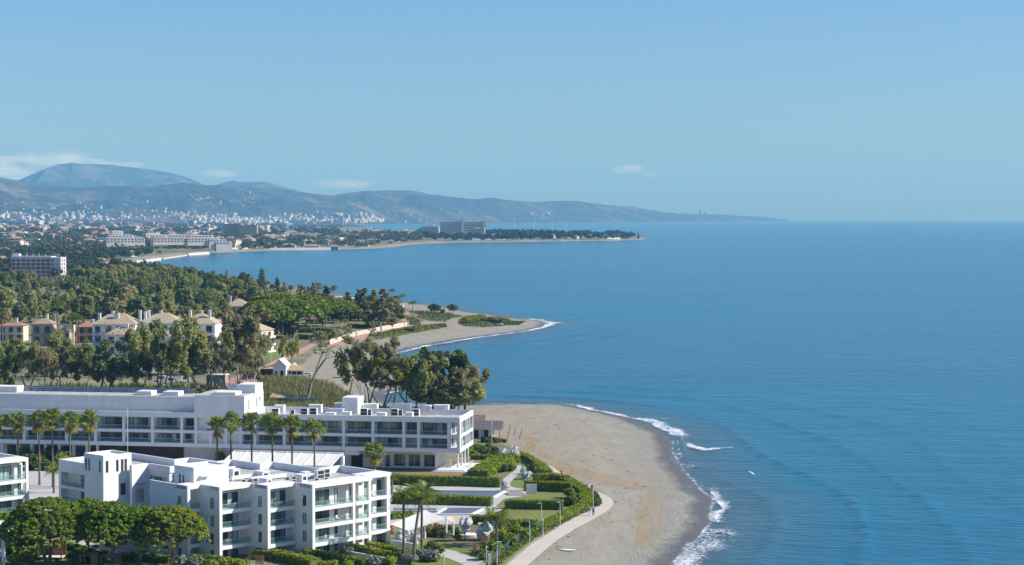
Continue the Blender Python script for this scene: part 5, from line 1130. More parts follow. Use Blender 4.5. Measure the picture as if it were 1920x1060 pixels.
A_, B_, C_, D_ = at3(732, 983, 3.6), at3(797, 957, 5.1), at3(837, 972, 3.6), at3(766, 996, 2.4)
hypar(A_, B_, C_, D_, .5).build('membrane', m_sail, sail, smooth=True)
hypar(C_, at3(845, 967, 3.4), at3(871, 974, 2.9), at3(850, 981, 2.6), .25).build('membrane', plain('tan_membrane', (.45, .40, .28), .85, .08), sail, smooth=True)
for p, nm in ((at3(837, 972, 3.6), 'mast'), (at3(766, 996, 2.4), 'mast'), (at3(797, 957, 5.1), 'mast'), (at3(850, 980, 2.7), 'mast')): MB().tube([(p.x, p.y, -.1), (p.x, p.y, p.z + .15)], .16, 8).build(nm, m_white, sail)
x, y = G(838, 999); se = empty('circular_bench', 'round pale stone seat under the shade sail', 'bench', (x, y, drop(x, y)))
pts = [(2.6 * math.cos(a), 2.6 * math.sin(a)) for a in [i * math.pi * 2 / 24 for i in range(24)]]; MB().prism(pts, -.1, .5).build('base', m_pave, se); MB().prism([(x_ * .62, y_ * .62) for x_, y_ in pts], .503, .53).build('inner_bed', m_rough, se)
x, y = G(882, 1006); sl = empty('curved_bench', 'white curved slab beside the pear shaped netted tree', 'bench', (x, y, drop(x, y))); MB().prism([(2.2 * math.cos(a), 1.5 * math.sin(a)) for a in [i * math.pi * 2 / 20 for i in range(20)]], -.1, .45).build('base', m_white2, sl)
for i, (px, py) in enumerate([(808, 999), (818, 997), (736, 1002)]):
    x, y = G(px, py); o = empty('terracotta_pot', ['tall terracotta pot left of the round seat', 'terracotta pot nearest the round seat', 'terracotta pot beside the block end'][i], 'pot', (x, y, drop(x, y)), 0, 'terracotta pots under the shade sail')
    MB().tube([(0, 0, 0), (0, 0, .5), (0, 0, 1.3), (0, 0, 1.5)], [.3, .55, .5, .35], 10).build('body', plain('terracotta', (.36, .15, .07), .8, .15), o); MB().tube([(0, 0, 1.5), (0, 0, 1.62)], [.45, .45], 10).build('lip', plain('terracotta_lip', (.40, .18, .09), .8, .15), o)
# timber climbing frame
x, y = G(905, 1036); cf = empty('climbing_frame', 'wooden climbing frame in front of the large netted tree', 'climbing frame', (x, y, drop(x, y)), .15)
for a, b_ in ((-1.7, -.8), (-.2, -.8), (1.5, -.8), (-.2, 1.6), (1.5, 1.6)): MB().box(a, a + .18, b_, b_ + .18, -.1, 2.6 if a > -1 else 1.9).build('post', m_wood, cf)
for z in (1.3, 2.42): MB().box(-.2, 1.68, -.62, -.5, z, z + .14).box(-.2, 1.68, 1.5, 1.597, z, z + .14).build('beam', m_wood, cf)
MB().box(-.2, 1.7, -.49, 1.49, 1.1, 1.22).build('platform', m_wood, cf); MB().box(-1.7, 1.8, -1.2, -.9, .1, .35).build('sleeper', m_wood, cf); MB().box(-1.75, -1.3, -1.2, -.75, .36, 1.9).build('panel', m_wood, cf)
x, y = G(926, 1004); lt = empty('slatted_tower', 'pale wooden lattice tower between netted tree and palm', 'play tower', (x, y, drop(x, y)))
for a in (-.5, .35): MB().box(a, a + .15, -.1, .1, 0, 3.2).build('post', m_wood, lt)
for k in range(7): MB().box(-.345, .345, -.08, .08, .3 + .42 * k, .48 + .42 * k).build('slat', m_white2, lt)
# timber cabanas and pergolas bottom left
def cabana(px, py, w, d, h, label, slats=8):
    x, y = G(px, py); o = empty('timber_cabana', label, 'cabana', (x, y, drop(x, y)), -.1)
    for a in (0, w - .14):
        for b_ in (0, d): MB().box(a, a + .14, b_, b_ + .14, 0, h).build('post', m_wood, o)
    for z in (h, .25): MB().box(-.05, w + .05, -.05, .0, z, z + .14).box(-.05, w + .05, d + .14, d + .19, z, z + .14).build('beam', m_wood, o)
    for k in range(slats): MB().box(w * .45 + (w * .53) * k / slats, w * .45 + (w * .53) * k / slats + .22, d + .02, d + .08, .42, h).build('slat', m_wood, o)
    MB().box(.15, w - .15, .15, d - .02, .3, .45).build('daybed', m_white2, o)
cabana(69, 1050, 4.3, 2.2, 2.7, 'wooden cabana standing behind the big pine trunks'); cabana(150, 1068, 2.4, 2.0, 2.3, 'dark wooden cabana frame at the bottom between pines', 4); cabana(189, 1066, 2.8, 2.0, 2.0, 'wooden cabana with a sunlit slatted side at the bottom', 5); cabana(462, 1068, 2.4, 1.8, 1.9, 'pale timber frame in front of the second bay', 4)
# loungers, steps and parapets on the little terrace between hedges
x, y = G(958, 930); ts = empty('garden_steps', 'pale stone steps with cheek walls between the pool hedges', 'steps', (x, y, drop(x, y)), -.05)
for k in range(5): MB().box(-.6, 3.2 - .3 * k, .55 * k, .55 * k + 1.0, 0, .18 + .18 * k).build('step', m_path, ts)
MB().box(3.0, 5.2, 2.9, 3.2, 0, 2.0).build('cheek_wall', m_unit, ts)
for k in range(5): MB().tube([(.2 + .7 * k, -.1, 0), (.2 + .7 * k, -.1, .9)], .04, 4).build('railing_post', m_metal, ts)
# palms of the foreground
PX = 'tall fan palms lined up before the hotel'
for i, (px, top, d, lb_) in enumerate([(30, 778, 396, 'fan palm far left before the hotel, second from the left edge'), (70, 776, 397, 'fan palm with a short crown, left neighbour of the tallest left palm'), (95, 772, 394, 'tallest fan palm of the left group'), (128, 779, 395, 'fan palm fourth in the left group'), (164, 775, 392, 'fan palm with a pale trunk at the right of the left group'), (-6, 782, 396, 'fan palm cut by the left edge'),
                                       (405, 787, 372, 'slim fan palm at the left end of the group before the canvas pergola'), (431, 778, 370, 'fan palm second in the group before the canvas pergola'), (470, 778, 372, 'fan palm third in the group before the canvas pergola'), (509, 780, 371, 'fan palm fourth in the group before the canvas pergola'), (546, 783, 370, 'broad fan palm fifth in the group before the canvas pergola'), (588, 791, 372, 'fan palm at the right end of the group before the canvas pergola')]):
    x, y = PD(px, d); h = ZAT(top, d) - 1.6; fan_palm(x, y, h, lb_, PX, i + 1, old=12 if i < 6 else 4, sc=1.2, n=28)
def base_palm(fn, px, py, top, label, group, seed, **k):
    x, y = G(px, py); fn(x, y, ZAT(top, math.hypot(x, y)) - k.pop('sub', 1.3), label, group, seed, **k)
base_palm(fan_palm, 703, 889, 836, 'stout fan palm in front of the hotel ground floor', None, 30, sub=1.5, old=20, sc=1.35)
base_palm(feather_palm, 757, 1052, 908, 'left palm of the three beside the shade sail', 'three palms beside the shade sail', 31, sc=.95, n=44, sub=2.0)
base_palm(feather_palm, 776, 1053, 915, 'middle leaning palm of the three beside the shade sail', 'three palms beside the shade sail', 32, sc=.95, n=42, sub=2.0, lean=1.2)
base_palm(feather_palm, 791, 1040, 904, 'tallest and widest palm of the three beside the shade sail', 'three palms beside the shade sail', 33, sc=1.3, n=50, sub=2.2)
base_palm(feather_palm, 931, 1024, 955, 'feather palm at the end of the dark hedge by the lawn', None, 34, sc=1.15, sub=1.9)
base_palm(feather_palm, 101, 925, 860, 'yellowish feather palm in the white courtyard', None, 35, sc=.75, sub=1.4)
base_palm(feather_palm, 229, 868, 826, 'short feather palm behind the slit-window tower', None, 36, sc=1.0, sub=1.9)
base_palm(fan_palm, 172, 960, 917, 'dark low fan palm against the loggia block', None, 37, sub=1.2, old=4, sc=1.1); base_palm(fan_palm, 236, 965, 914, 'pale fan palm in front of the tower base', None, 38, sub=1.2, old=6, sc=1.35)
base_palm(fan_palm, 0, 850, 822, 'yellow palm cut by the left edge below the hotel', None, 39, sub=1.2, old=12, sc=1.2); base_palm(feather_palm, 735, 925, 890, 'bushy palm beside the right end of the block', None, 40, sub=1.0, sc=.6); base_palm(fan_palm, 412, 872, 846, 'dark low palm left of the canvas pergola', None, 41, sub=1.0, old=0, sc=.8)
# stone pines bottom left
def stone_pine(px, py, top, R, label, seed, flat=.5, n=15000, rot=None):
    x, y = G(px, py); h = ZAT(top, math.hypot(x, y)); tree('stone_pine', make_pine(seed, R, h, n, flat), x, y, label, 'stone pines in front of the white block', 1.0, rot if rot is not None else 0)
stone_pine(88, 1062, 921, 8.2, 'large stone pine with a broad dome at the left', 5, .78, 38000)
stone_pine(14, 1040, 946, 6.4, 'stone pine behind the large one at the left edge', 8, .85, 18000)
stone_pine(205, 1064, 932, 6.0, 'stone pine in the middle of the row', 11, .95, 25000)
stone_pine(165, 1034, 925, 5.4, 'stone pine set back between the large dome and the middle one', 14, .9, 18000)
stone_pine(262, 1062, 942, 5.8, 'stone pine with a dark shaded crown right of the middle', 17, .95, 24000)
stone_pine(322, 1066, 943, 6.2, 'leaning stone pine nearest the shaded flank', 20, .72, 26000)

# ------------------------------------------------------------------ people on the promenade
def skin(name, V, E, Rr, mat, parent, root=0):
    me = bpy.data.meshes.new(name); me.from_pydata(V, E, []); me.materials.append(mat); o = link(name, me, parent)
    md = o.modifiers.new('skin', 'SKIN'); sk = me.skin_vertices[0].data
    for i, r in enumerate(Rr): sk[i].radius = r if isinstance(r, tuple) else (r, r); sk[i].use_root = (i == root)
    sub = o.modifiers.new('smooth', 'SUBSURF'); sub.levels = 1; sub.render_levels = 1; return o
CL = {k: plain(k + '_cloth', c, .9, .1, 4) for k, c in {'black': (.02, .02, .025), 'white': (.7, .7, .68), 'red': (.35, .03, .05), 'blue': (.05, .22, .45), 'navy': (.03, .04, .09), 'grey': (.2, .2, .21), 'pink': (.55, .2, .22)}.items()}
m_skin = plain('skin', (.42, .25, .17), .6, .05, 4); m_hair = plain('hair', (.04, .025, .015), .8, .2, 5)
def person(px, py, top, bottom, rot, label, group=None, k=1.0, z=.06, hat=None):
    x, y = G(px, py, z); o = empty('person', label, 'person', (x, y, z + drop(x, y)), rot, group, k); s = .22
    V = [(0, 0, .93), (0, 0, 1.15), (0, .01, 1.40), (0, .0, 1.50), (0, .02, 1.60), (0, .03, 1.70), (.09, 0, .90), (.10, s * .5, .5), (.10, s * .2 - .05, .07), (.10, s * .2 + .12, .03), (-.09, 0, .90), (-.10, -s * .2 + .05, .5), (-.10, -s, .09), (-.10, -s + .16, .03), (.20, 0, 1.38), (.25, -.08, 1.10), (.25, .04, .86), (.24, .08, .76), (-.20, 0, 1.38), (-.25, .08, 1.10), (-.25, .16, .88), (-.24, .20, .79), (0, .12, 1.62)]
    E = [(0, 1), (1, 2), (2, 3), (3, 4), (4, 5), (0, 6), (6, 7), (7, 8), (8, 9), (0, 10), (10, 11), (11, 12), (12, 13), (2, 14), (14, 15), (15, 16), (16, 17), (2, 18), (18, 19), (19, 20), (20, 21), (4, 22)]
    Rr = [.12, .12, .13, .055, .085, .08, .085, .058, .04, .035, .085, .058, .04, .035, .05, .042, .034, .03, .05, .042, .034, .03, .02]
    skin('body', V, E, Rr, m_skin, o)
    tv = [V[i] for i in (0, 1, 2, 14, 15, 18, 19)]; skin('shirt', tv, [(0, 1), (1, 2), (2, 3), (3, 4), (2, 5), (5, 6)], [.14, .14, .145, .065, .055, .065, .055], CL[top], o)
    bv = [V[i] for i in (0, 6, 7, 8, 10, 11, 12)]; skin('trousers', bv, [(0, 1), (1, 2), (2, 3), (0, 4), (4, 5), (5, 6)], [.135, .10, .075, .06, .10, .075, .06], CL[bottom], o)
    skin('hair', [(0, -.02, 1.62), (0, 0, 1.72)], [(0, 1)], [.09, .075], CL[hat] if hat else m_hair, o)
gp = 'walkers together on the promenade'
for a_ in [(1105, 967, 'grey', 'white', -.4, 'person in grey with a white hat walking on the lower promenade'), (1112.5, 967.5, 'blue', 'black', -.4, 'person in a blue top walking beside the white hat')]: person(*a_, hat='white' if a_[2] == 'grey' else None)
for a_ in [(1099.5, 921, 'red', 'white', .5, 'person in dark red at the left of the walking group'), (1104, 923, 'white', 'white', .5, 'person in white in the middle of the walking group'), (1106.5, 920, 'white', 'grey', .5, 'person in white and grey within the walking group'), (1110, 921.5, 'red', 'navy', .5, 'person in red and navy at the right of the walking group')]: person(*a_, group=gp)
person(1053, 892.5, 'pink', 'black', .6, 'person in a reddish top alone on the upper promenade'); person(976.5, 857, 'black', 'black', .3, 'dark dressed person at the head of the beach track', z=0.0)
# beach bar with a low dark roof, and three leaning poles
x, y = G(912, 822); bb = empty('beach_bar', 'low wooden beach bar with a grey pitched roof beside the hotel', 'beach hut', (x, y, drop(x, y)), -.10)
m_thatch = plain('weathered_roof', (.13, .12, .12), .95, .2, 1.2)
MB().box(-7, 1.5, 0, 5, 0, 2.5).build('wall', m_white2, bb); MB().gable(-8.5, 3.8, -1.2, 6.2, 2.4, 4.3, .3).build('roof', m_thatch, bb); MB().gable(-9, -1.2, 4.2, 9.5, 3.0, 5.3, .2).build('roof', plain('tan_weathered_roof', (.22, .17, .13), .95, .2, 1.2), bb)
for a in (-5.8, -3.2, -.6): MB().box(a, a + 1.1, -.08, -.004, .1, 2.1).build('opening', m_dark, bb)
for a in (-7, -4, -1, 2, 3.5): MB().box(a, a + .14, -1.3, -1.15, 0, 2.4).build('post', m_bark, bb)
for i, px in enumerate((906, 913, 920, 930, 938, 945)): bush(px, 829 + (i % 2), (4, 0, 4, 0, 3, 0)[i], (1.1, .9, 1.2, 1.0, .8, .7)[i], ['dark bush before the left end of the beach bar', 'olive bush second from the left at the beach bar', 'dark bush before the opening of the beach bar', 'olive bush right of the beach bar opening', 'silver bush near the leaning poles', 'small bush nearest the leaning poles'][i], 'scrubby bushes in front of the beach bar')
for i, (px, py, tx, ty) in enumerate([(951, 823, 957, 797), (963, 815, 968, 801), (973, 823, 980, 804)]):
    x, y = G(px, py); d = math.hypot(x, y); x2, _ = PD(tx, d); MB().tube([(0, 0, -.3), (x2 - x, .4, ZAT(ty, d))], [.13, .08], 6).build('leaning_pole', m_bark, None, loc=(x, y, drop(x, y)))
    tag(bpy.data.objects['leaning_pole' if i == 0 else 'leaning_pole.%03d' % i], ['leaning dark pole nearest the beach bar', 'leaning dark pole in the middle of the three', 'leaning dark pole farthest from the beach bar'][i], 'pole', 'leaning poles by the beach bar')
# bits lying on the sand
m_stone = plain('grey_stone', (.30, .285, .26), .9, .3, 2.0)
r = np.random.RandomState(5); V = []; Fc = []
for k in range(2600):
    px, py = r.uniform(1180, 1345), r.uniform(880, 1060); x, y = G(px, py); 
    if not inside(np.array([x]), np.array([y]), COAST)[0]: continue
    s_ = sdf(np.array([x]), np.array([y]), COAST)[0]
    if s_ < 2 or s_ > 18 + 9 * r.rand() or r.rand() < .3: continue
    s = r.uniform(.05, .15); b0 = len(V); z0 = -1 + min(1, s_ / 22) + drop(x, y); q = r.normal(size=(6, 3)) * .2
    base = np.array([(1, 0, 0), (0, 1, 0), (-1, 0, 0), (0, -1, 0), (0, 0, .8), (0, 0, -.4)]) + q; V += [(x + a * s, y + b_ * s, z0 + c * s) for a, b_, c in base]; Fc += [tuple(b0 + i for i in f) for f in ((0, 1, 4), (1, 2, 4), (2, 3, 4), (3, 0, 4), (1, 0, 5), (2, 1, 5), (3, 2, 5), (0, 3, 5))]
me = bpy.data.meshes.new('shingle'); me.from_pydata(V, [], Fc); me.materials.append(m_stone); o = link('shingle', me); o['kind'] = 'stuff'; o['label'] = 'grey shingle scattered near the waterline'
x, y = G(1064, 1032); MB().prism([(1.2 * math.cos(a) * (1 + .25 * math.sin(3 * a)), .55 * math.sin(a)) for a in [i * math.pi / 8 for i in range(16)]], 0, .12).build('beached_board', m_white, None, loc=(x, y, drop(x, y)))
tag(bpy.data.objects['beached_board'], 'white flat scrap lying on the sand beside the promenade', 'board')
r = random.Random(4); drift = MB()
for k in range(260):
    px, py = (r.uniform(960, 1240), r.uniform(770, 1050)) if k < 150 else (r.uniform(730, 960), r.uniform(612, 655)); x, y = G(px, py); s_ = sdf(np.array([x]), np.array([y]), COAST)[0]
    if s_ < 12 or inside(np.array([x]), np.array([y]), np.array([G(*p) for p in path_l + path_r[::-1]]))[0] or (k < 150 and not any(inside(np.array([x]), np.array([y]), np.array([G(*q) for q in p]))[0] for p in sand_polys)): continue
    a = r.uniform(-3.1, 3.1); l = r.uniform(.15, .6); drift.tube([(x - math.cos(a) * l, y - math.sin(a) * l, .05 + drop(x, y)), (x, y, .12 + drop(x, y)), (x + math.cos(a + .3) * l, y + math.sin(a + .3) * l, .04 + drop(x, y))], [.04, .07, .03], 4)
o = drift.build('driftwood', plain('driftwood', (.16, .12, .08), .95, .3, 2)); o['kind'] = 'stuff'; o['label'] = 'scattered driftwood on the sand'
# ------------------------------------------------------------------ middle distance: second beach, wood, villas
def EB(name, px, py, label, cat, rot=0.0, group=None, z=0.0):
    x, y = G(px, py, z); return empty(name, label, cat, (x, y, z + drop(x, y)), rot, group)
def ED(name, px, d, label, cat, rot=0.0, group=None, z=None):
    x, y = PD(px, d); return empty(name, label, cat, (x, y, zg(x, y) if z is None else z + drop(x, y)), rot, group)
sheet('lawn', [(648, 628), (700, 619), (752, 608), (735, 600), (655, 600), (640, 612)], .06, m_lawn, label='garden lawn behind the cream wall on the point')
sheet('lawn', [(487, 690), (520, 672), (552, 656), (545, 648), (500, 655), (480, 668)], .06, m_lawn, label='green slope beside the pink promenade')
sheet('promenade', [(452, 716), (478, 695), (520, 674), (562, 655), (585, 644), (594, 646), (572, 660), (530, 680), (495, 702), (470, 722)], .08, m_redpath, label='pink promenade climbing past the beach house')
sheet('promenade', [(612, 648), (640, 641), (675, 630), (720, 620), (765, 611), (792, 606), (798, 609), (760, 618), (712, 628), (668, 639), (630, 650)], .08, m_redpath, label='pink promenade below the cream garden wall')
sheet('promenade', [(752, 602), (757, 590), (763, 585), (768, 587), (762, 596), (760, 604)], .08, m_redpath, label='pink promenade going round the point')
sheet('parking_ground', [(505, 712), (585, 712), (600, 740), (500, 720)], .03, m_sand, label='trodden sand around the beach house')
def wall_line(pts, h, label, mat, t=.3):
    P = [Vector((*G(a, b_), 0)) for a, b_ in pts]; c = P[0]; o = empty('garden_wall', label, 'wall', (c.x, c.y, drop(c.x, c.y)))
    for a, b_ in zip(P[:-1], P[1:]):
        d = b_ - a; d.normalize(); n = Vector((-d.y, d.x, 0)) * t / 2; p = [(a - n - c)[:2], (b_ - n - c)[:2], (b_ + n - c)[:2], (a + n - c)[:2]]
        m = MB().prism(p, -.3, h).build('wall_section', mat, o); MB().prism([((q[0]), (q[1])) for q in p], h + .003, h + .12).build('coping', m_white2, o)
wall_line([(618, 646), (640, 639), (668, 630), (715, 620), (764, 611.5)], 1.9, 'cream garden wall along the pink promenade on the point', plain('cream_wall', (.58, .46, .36), .85, .08))
for px, py, h in ((668, 630, 2.6), (715, 620, 2.6), (765, 612, 2.9)): o = EB('wall_pillar', px, py + .5, {668: 'square pillar at the first bend of the cream garden wall', 715: 'square pillar half way along the cream garden wall', 765: 'white pillar at the seaward end of the cream garden wall'}[px], 'pillar'); MB().box(-.4, .4, -.4, .4, -.2, h).box(-.5, .5, -.5, .5, h, h + .15).build('shaft', m_white2 if px > 750 else m_unit, o)
hedges([([(560, 624), (600, 624), (628, 626)], 2.2, 3, 'dark hedge on the left of the garden on the point'), ([(562, 636), (590, 637), (622, 637)], 2.0, 3, 'dark hedge below the first one on the point'), ([(655, 614), (690, 616), (728, 617)], 1.6, 3, 'dark hedge crossing the lawn on the point'), ([(640, 600), (700, 597), (760, 598)], 1.8, 4, 'long dark hedge at the back of the lawn on the point'), ([(600, 604), (620, 598), (650, 592)], 2.0, 5, 'dark hedge near the garden hut')], dens=4, size=.42, mat=m_darkl)
hedges([([(700, 631), (740, 624), (785, 616)], .8, 5, 'green verge between the pink promenade and the sand'), ([(765, 622), (790, 618), (815, 616)], 1.4, 7, 'scrubby mound at the end of the pink promenade'), ([(475, 709), (500, 714), (540, 716)], .8, 2, 'scrubby strip in front of the beach house')], dens=4, size=.35, mat=m_shrub, lumpy=.5)
# beach house with green lean-to, white gable and tan awnings
m_greenroof = plain('green_roof', (.12, .22, .04), .9, .15, .8); m_tan = plain('tan_roof', (.42, .31, .18), .85, .12, .8); m_tile = plain('terracotta_tiles', (.38, .26, .17), .85, .18, 1.5, bmp=.3); m_tile2 = plain('tan_tiles', (.42, .34, .23), .85, .15, 1.5, bmp=.3); m_tile3 = plain('red_tiles', (.38, .20, .12), .85, .18, 1.5, bmp=.3)
o = EB('beach_house', 512, 709, 'white gabled beach house with a green lean-to roof', 'house', -.06)
MB().prism([(0, 0), (4.6, 0), (4.6, 8), (0, 8)], -.3, 4.3).build('wall', m_white, o)
MB().add([(0, -.02, 4.3), (4.6, -.02, 4.3), (2.3, -.02, 6.4), (0, 8, 4.3), (4.6, 8, 4.3), (2.3, 8, 6.4)], [(0, 1, 2), (5, 4, 3)]).build('gable', m_white, o)
MB().add([(-.4, -.4, 4.0), (2.3, -.4, 6.55), (2.3, 8.4, 6.55), (-.4, 8.4, 4.0), (5.0, -.4, 4.0), (5.0, 8.4, 4.0), (-.4, -.4, 4.15), (2.3, -.4, 6.7), (2.3, 8.4, 6.7), (-.4, 8.4, 4.15), (5.0, -.4, 4.15), (5.0, 8.4, 4.15)], [(6, 7, 8, 9), (7, 10, 11, 8), (0, 3, 2, 1), (1, 2, 5, 4), (0, 1, 7, 6), (1, 4, 10, 7)]).build('roof', m_white2, o)
window(o, '-y', 0, 2.6, 3.7, .1, 2.6, 1, mats=[m_gdark], name='door'); window(o, '-y', 0, .6, 1.6, .9, 2.4, 1); MB().prism([(2.05 + .4 * math.cos(a), 4.6 + .4 * math.sin(a)) for a in [i * math.pi / 5 for i in range(10)]], 0, .02)
MB().box(-6.2, -.02, .5, 6, -.2, 2.7).build('lean_to_wall', m_brown, o); MB().add([(-6.6, -.5, 2.6), (-.02, -.5, 4.3), (-.02, 6.4, 4.3), (-6.6, 6.4, 2.6), (-6.6, -.5, 2.8), (-.02, -.5, 4.5), (-.02, 6.4, 4.5), (-6.6, 6.4, 2.8)], [(4, 5, 6, 7), (3, 2, 1, 0), (0, 1, 5, 4), (3, 0, 4, 7)]).build('lean_to_roof', m_greenroof, o)
MB().box(-6, -.3, .42, .497, .3, 2.2).build('dark_opening', m_dark, o)
o2 = EB('awning_terrace', 536, 708, 'open beach terrace under sloping tan awnings', 'terrace', -.06)
for k in range(4): MB().box(1.9 * k, 1.9 * k + .12, 0, .12, -.2, 2.6).build('post', m_white, o2); MB().box(1.9 * k, 1.9 * k + .12, 5, 5.12, -.2, 3.2).build('post', m_white, o2)
for k in range(3): MB().add([(1.95 * k - .1, -.6, 2.62), (1.95 * k + 1.85, -.6, 2.62), (1.95 * k + 1.85, 5.5, 3.9), (1.95 * k - .1, 5.5, 3.9), (1.95 * k - .1, -.6, 2.7), (1.95 * k + 1.85, -.6, 2.7), (1.95 * k + 1.85, 5.5, 3.98), (1.95 * k - .1, 5.5, 3.98)], [(4, 5, 6, 7), (3, 2, 1, 0), (0, 1, 5, 4), (1, 2, 6, 5), (3, 0, 4, 7)]).build('awning', m_tan, o2)
MB().box(.3, 5.6, 3, 3.1, 0, 2.0).build('back_wall', m_dark, o2); MB().box(.2, 5.7, .1, .16, .3, 1.0).build('counter', m_white, o2)
o = EB('pavilion_tent', 552, 701, 'small white pointed tent behind the tan awnings', 'tent'); MB().add([(-1.8, -1.8, 2.2), (1.8, -1.8, 2.2), (1.8, 1.8, 2.2), (-1.8, 1.8, 2.2), (0, 0, 4.2)], [(0, 1, 4), (1, 2, 4), (2, 3, 4), (3, 0, 4)]).build('canopy', m_white, o)
for a in (-1.75, 1.65): MB().box(a, a + .1, -1.7, -1.6, 0, 2.2).build('pole', m_white, o)
o = EB('lifeguard_hut', 640, 709, 'small white lifeguard hut with a grey roof on the sand', 'hut', -.05); MB().box(0, 3.6, 0, 3, .25, 2.3).build('wall', m_white, o); MB().box(.2, 3.4, .2, 2.8, -.1, .25).build('base', m_metal, o); MB().hip(0, 3.6, 0, 3, 2.3, 3.6, .5).build('roof', plain('slate_grey_roof', (.17, .16, .165), .8, .1), o); window(o, '-y', 0, .5, 1.6, 1.2, 2.1, 1)
o = ED('shipping_container', 556, 556, 'blue-grey container with a white end behind the hotel roof', 'container', HR, z=0); MB().box(0, 7.3, 0, 2.5, 0, 2.75).build('body', plain('blue_grey_paint', (.26, .34, .43), .6, .08), o); MB().box(7.302, 7.8, 0, 2.5, 0, 2.8).build('end_door', m_white, o)
for k in range(14): MB().box(.25 + .5 * k, .42 + .5 * k, -.04, -.004, .15, 2.6).build('rib', plain('blue_grey_rib', (.22, .30, .40), .6, .08), o)
o = ED('tan_canopy', 503, 556, 'tan canopy on posts beside the hotel stair block', 'canopy', HR, z=0); MB().add([(0, 0, 3.2), (6.8, 0, 2.6), (6.8, 4, 3.6), (0, 4, 4.0), (0, 0, 3.3), (6.8, 0, 2.7), (6.8, 4, 3.7), (0, 4, 4.1)], [(4, 5, 6, 7), (3, 2, 1, 0), (0, 1, 5, 4), (1, 2, 6, 5)]).build('cloth', m_tan, o)
for a in (.1, 6.5): MB().tube([(a, .2, 0), (a, .2, 3.0 if a < 1 else 2.6)], .07, 6).build('pole', m_metal, o)
o = EB('kiosk', 387, 723, 'small blue and red kiosk among the trees left of the path', 'kiosk', -.1); MB().box(0, 5.0, 0, 4, 0, 3.4).build('wall', plain('blue_paint', (.22, .36, .46), .7, .1), o); MB().box(5.002, 6.4, .3, 4, 0, 3.2).build('side_wall', plain('red_paint', (.40, .30, .27), .7, .1), o); MB().box(-.4, 6.8, -.4, 4.4, 3.4, 3.7).build('roof', m_white, o); window(o, '-y', 0, .6, 2.2, .9, 2.6, 2)
MB().box(.1, .6, -.06, -.004, .2, 3.2).build('red_panel', plain('red_panel_paint', (.45, .06, .05), .7, .1), o)
for (a, b_, h, lb_) in [((418, 722), (455, 707), 1.2, 'red garden wall beside the path'), ((408, 733), (440, 722), 1.4, 'red garden wall near the kiosk')]:
    p, q = Vector((*G(*a), 0)), Vector((*G(*b_), 0)); d = q - p; o = MB().box(0, d.length, -.15, .15, 0, h).build('garden_wall', plain('red_wall', (.30, .17, .13), .8, .12), None, loc=(p.x, p.y, drop(p.x, p.y)), rot=(0, 0, math.atan2(d.y, d.x))); tag(o, lb_, 'wall')
def car(px, py, rot, col, label, van=False, group=None):
    o = EB('parked_car', px, py, label, 'car', rot, group); L_, w = 4.3, 1.75; h = 2.1 if van else 1.45; b0 = MB()
    prof = [(0, .35), (0, .85), (.35, .95), (1.1, 1.0), (1.7, h), (3.6, h), (4.1, 1.0), (4.3, .9), (4.3, .35)] if not van else [(0, .35), (0, 1.0), (.7, 1.15), (1.3, h), (4.25, h), (4.3, .35)]
    n = len(prof); vs = [(x_ - L_ / 2, -w / 2, z_) for x_, z_ in prof] + [(x_ - L_ / 2, w / 2, z_) for x_, z_ in prof]; b0.add(vs, [tuple(range(n)), tuple(range(2 * n - 1, n - 1, -1))] + [(i, i + n, (i + 1) % n + n, (i + 1) % n) for i in range(n)])
    b0.build('body', plain('car_paint', col, .3, .03, spec=.6), o); g_ = MB(); g_.box(-.35, 1.35, -w / 2 - .012, -w / 2 - .004, 1.02, h - .12).box(-.35, 1.35, w / 2 + .004, w / 2 + .012, 1.02, h - .12); g_.build('side_window', m_gdark, o); MB().add([(-.98, -w / 2 + .1, 1.03), (-.98, w / 2 - .1, 1.03), (-.52, w / 2 - .15, h - .05), (-.52, -w / 2 + .15, h - .05)], [(0, 1, 2, 3)]).build('windscreen', m_gdark, o)
    for a in (-1.35, 1.3):
        for s in (-1, 1): MB().tube([(a, s * (w / 2 + .02), .32), (a, s * (w / 2 - .2), .32)], .32, 10).build('wheel', m_dark, o)
for a_ in [(466, 707, .2, (.03, .035, .045), 'dark car parked left of the beach house'), (478, 710, .15, (.04, .05, .08), 'dark blue car parked against the lean-to'), (574, 706, .1, (.7, .72, .7), 'white car at the right end of the tan awnings'), (462, 712, .3, (.06, .06, .065), 'grey car at the foot of the pink promenade')]: car(*a_)
for a_ in [(300, 716, .1, 'white van under the trees behind the hotel, left one'), (318, 719, .1, 'white van under the trees behind the hotel, right one'), (345, 717, .2, 'white van half hidden by a trunk behind the hotel')]: car(a_[0], a_[1], a_[2], (.72, .72, .72), a_[3], van=True, group='white vans under the trees')
person(591.5, 702.5, 'red', 'black', 1.0, 'tiny figure in red walking on the second beach', z=0.0)
for i, (px, py, top) in enumerate([(525, 676, 652), (509, 684, 663), (549, 660, 647), (488, 688, 665), (450, 702, 672), (466, 699, 676), (432, 712, 680)]): lamp(px, py, top, ['lamp post beside the pink promenade above the beach house', 'lamp post on the green slope', 'lamp post at the top of the green slope', 'thin turquoise lamp post at the lower green slope', 'white lamp post by the handrail', 'lamp post near the dark parked car', 'lamp post close to the red garden wall'][i], 0)
